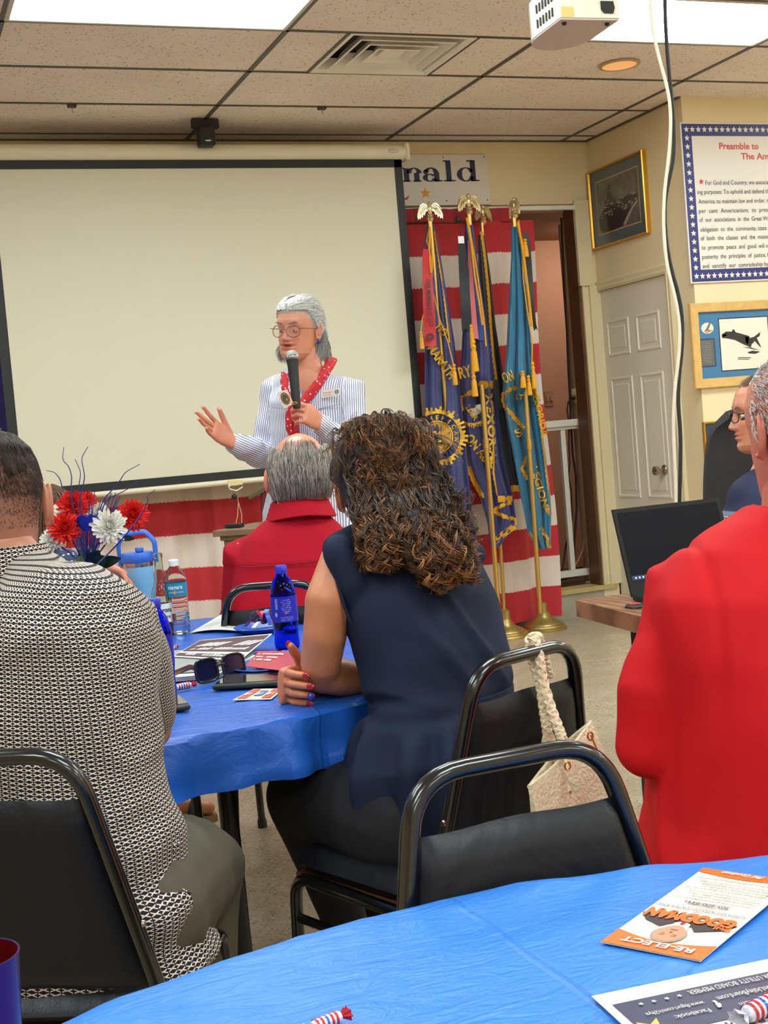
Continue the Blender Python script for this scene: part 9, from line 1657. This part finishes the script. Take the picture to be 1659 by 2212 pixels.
m = MB(); c = PZ(1372, 1313, 0.752); m.box(c+hd_*0.04, (0.12, 0.05, 0.02), R=(hd_, nb_, (0, 0, 1)), bev=0.006); tag(m.build('black_remote', M_black), 'small black remote with a coloured tip lying before the laptop', 'remote'); m2 = MB(); m2.box(c+hd_*0.0+[0, 0, 0.0115], (0.03, 0.02, 0.003), R=(hd_, nb_, (0, 0, 1)), bev=0.001); m2.build('red_tip', mat('red_tip', (206, 60, 50), 0.4), bpy.data.objects['black_remote'])
# ================================================================== HANDBAG
M_bag = mat('cream_leather', (236, 216, 182), 0.42, var=0.04, bump=0.8, bscale=150, bdist=0.006); M_bagin = mat('bag_lining', (176, 158, 132), 0.7)
bg = thing('handbag', 'cream pebbled leather handbag hanging by braided handles from the chair back', 'handbag', P(1235, 1790, 2.2)); Db = 2.22
def bp(u, v, d=0.0): return P(u, v, Db+d)
lo_ = [(1142, 1700), (1155, 1762), (1172, 1840), (1190, 1930)]; hi_ = [(1276, 1560), (1310, 1650), (1345, 1750), (1392, 1868)]
def side(e): return lambda s, t_: P(*( (np.array([np.interp(t_, [0, .33, .66, 1], [q[0] for q in lo_]), np.interp(t_, [0, .33, .66, 1], [q[1] for q in lo_])])*(1-s)+np.array([np.interp(t_, [0, .33, .66, 1], [q[0] for q in hi_]), np.interp(t_, [0, .33, .66, 1], [q[1] for q in hi_])])*s)+np.array([0, (14 if e < 0 else -12)*math.sin(PI*s)*(1-t_)])), Db+0.02+0.16*s+(e*(0.065*math.sin(PI*s)**0.5*(0.35+0.65*t_)+0.012)))
m = MB(); m.sheet(side(-1), 30, 20, th=0.003); m.build('front_panel', M_bag, bg)
m = MB(); m.sheet(side(1), 30, 20, th=0.003); m.build('back_panel', M_bag, bg)
m = MB(); 
for s_ in (0.0, 1.0): m.sheet(lambda a, t_, s_=s_: lerp(side(-1)(s_, t_), side(1)(s_, t_), a)+IMR*(0.02 if s_ else -0.02)*math.sin(PI*a)*t_, 6, 16)
m.build('side_panel', M_bag, bg); m = MB(); m.tube([side(-1)(s_, 0)+[0, 0, 0.001] for s_ in np.linspace(0, 1, 30)], 0.003, 7); m.tube([side(1)(s_, 0) for s_ in np.linspace(0, 1, 30)], 0.003, 7); m.build('rolled_edge', M_bag, bg)
m = MB(); m.sheet(lambda s, t_: lerp(side(-1)(s, 0.10), side(1)(s, 0.10), t_), 20, 4); m.build('lining', M_bagin, bg)
def braid(path, r, name):
    pp = np.array([P(*q) for q in path]); tt = np.linspace(0, 1, len(pp)); T = np.linspace(0, 1, 90); G = np.stack([np.interp(T, tt, pp[:, i]) for i in range(3)], 1)
    for _ in range(6): G[1:-1] = (G[:-2]+2*G[1:-1]+G[2:])/4
    m = MB(); m.tube(G, r*0.8, 10); tg = np.gradient(G, axis=0); tg /= np.linalg.norm(tg, axis=1)[:, None]; U = np.cross(tg, nrm([0.3, 1, 0.2])); U /= np.linalg.norm(U, axis=1)[:, None]; Vv = np.cross(tg, U); L = np.linalg.norm(np.diff(G, axis=0), axis=1).sum()
    for sg in (-1, 1):
        for j in range(3): w = sg*2*PI*T*L/0.045+j*2*PI/3; m.tube(G+U*(r*0.72*np.cos(w))[:, None]+Vv*(r*0.72*np.sin(w))[:, None], r*0.42, 6)
    m.build(name, M_bag, bg)
braid([(1148, 1378, 2.40), (1155, 1378, 2.36), (1165, 1420, 2.345), (1172, 1470, 2.34), (1190, 1530, 2.32), (1208, 1578, 2.30), (1216, 1600, 2.29)], 0.0088, 'braided_handle'); braid([(1148, 1384, 2.46), (1142, 1384, 2.38), (1152, 1430, 2.355), (1168, 1480, 2.35), (1176, 1540, 2.34), (1183, 1584, 2.33)], 0.0088, 'braided_handle'); braid([(1150, 1377, 2.36), (1163, 1376, 2.43), (1176, 1420, 2.47), (1186, 1462, 2.48)], 0.0088, 'braided_handle')
for (a, b) in (((1216, 1598, 2.29), (1232, 1712, 2.22)), ((1183, 1582, 2.33), (1192, 1664, 2.34))): m = MB(); pa_, pb_2 = P(*a), P(*b); m.tube([pa_, lerp(pa_, pb_2, .2), lerp(pa_, pb_2, .6), pb_2], [0.008, 0.012, 0.011, 0.006], 10, flat=(1.2, 0.5)); m.build('handle_tab', M_bag, bg)
for u, v, d in ((1226, 1655, 2.215), (1275, 1590, 2.31), (1192, 1655, 2.33)): m = MB(); c = P(u, v, d); m.tube([c+IMR*0.0045*math.cos(q)+up*0.007*math.sin(q) for q in np.linspace(0, 2*PI, 14)[:-1]], 0.0018, 6, loop=True, cap=False); m.build('gold_ring', mat('rose_gold', (216, 150, 96), 0.25, 0.9), bg)
m = MB(); a_, b_3 = P(1228, 1665, 2.195), P(1248, 1710, 2.19); m.tube([a_, lerp(a_, b_3, .5), b_3], [0.009, 0.011, 0.008], 10, flat=(1.0, 0.3)); m.build('hanging_tag', M_bag, bg)
m = MB(); m.tube([P(1276, 1588, 2.30), P(1292, 1625, 2.29), P(1300, 1650, 2.29)], 0.0016, 6); m.build('chain', mat('rose_gold', (216, 150, 96), 0.25, 0.9), bg)
# ------------------------------------------------------------------ small print stays joined: one part of kind stuff
for o_ in bpy.data.objects:
    n_ = o_.name.split('.')[0]
    if o_.parent is not None and o_.type == 'MESH' and any(k_ in n_ for k_ in ('lettering', 'print_lines', 'print_marks', 'border_stars', 'card_lines', 'deck_details', 'edge_cord', 'hair')) and n_ != 'hair_clip' and 'base' not in n_: o_['kind'] = 'stuff'
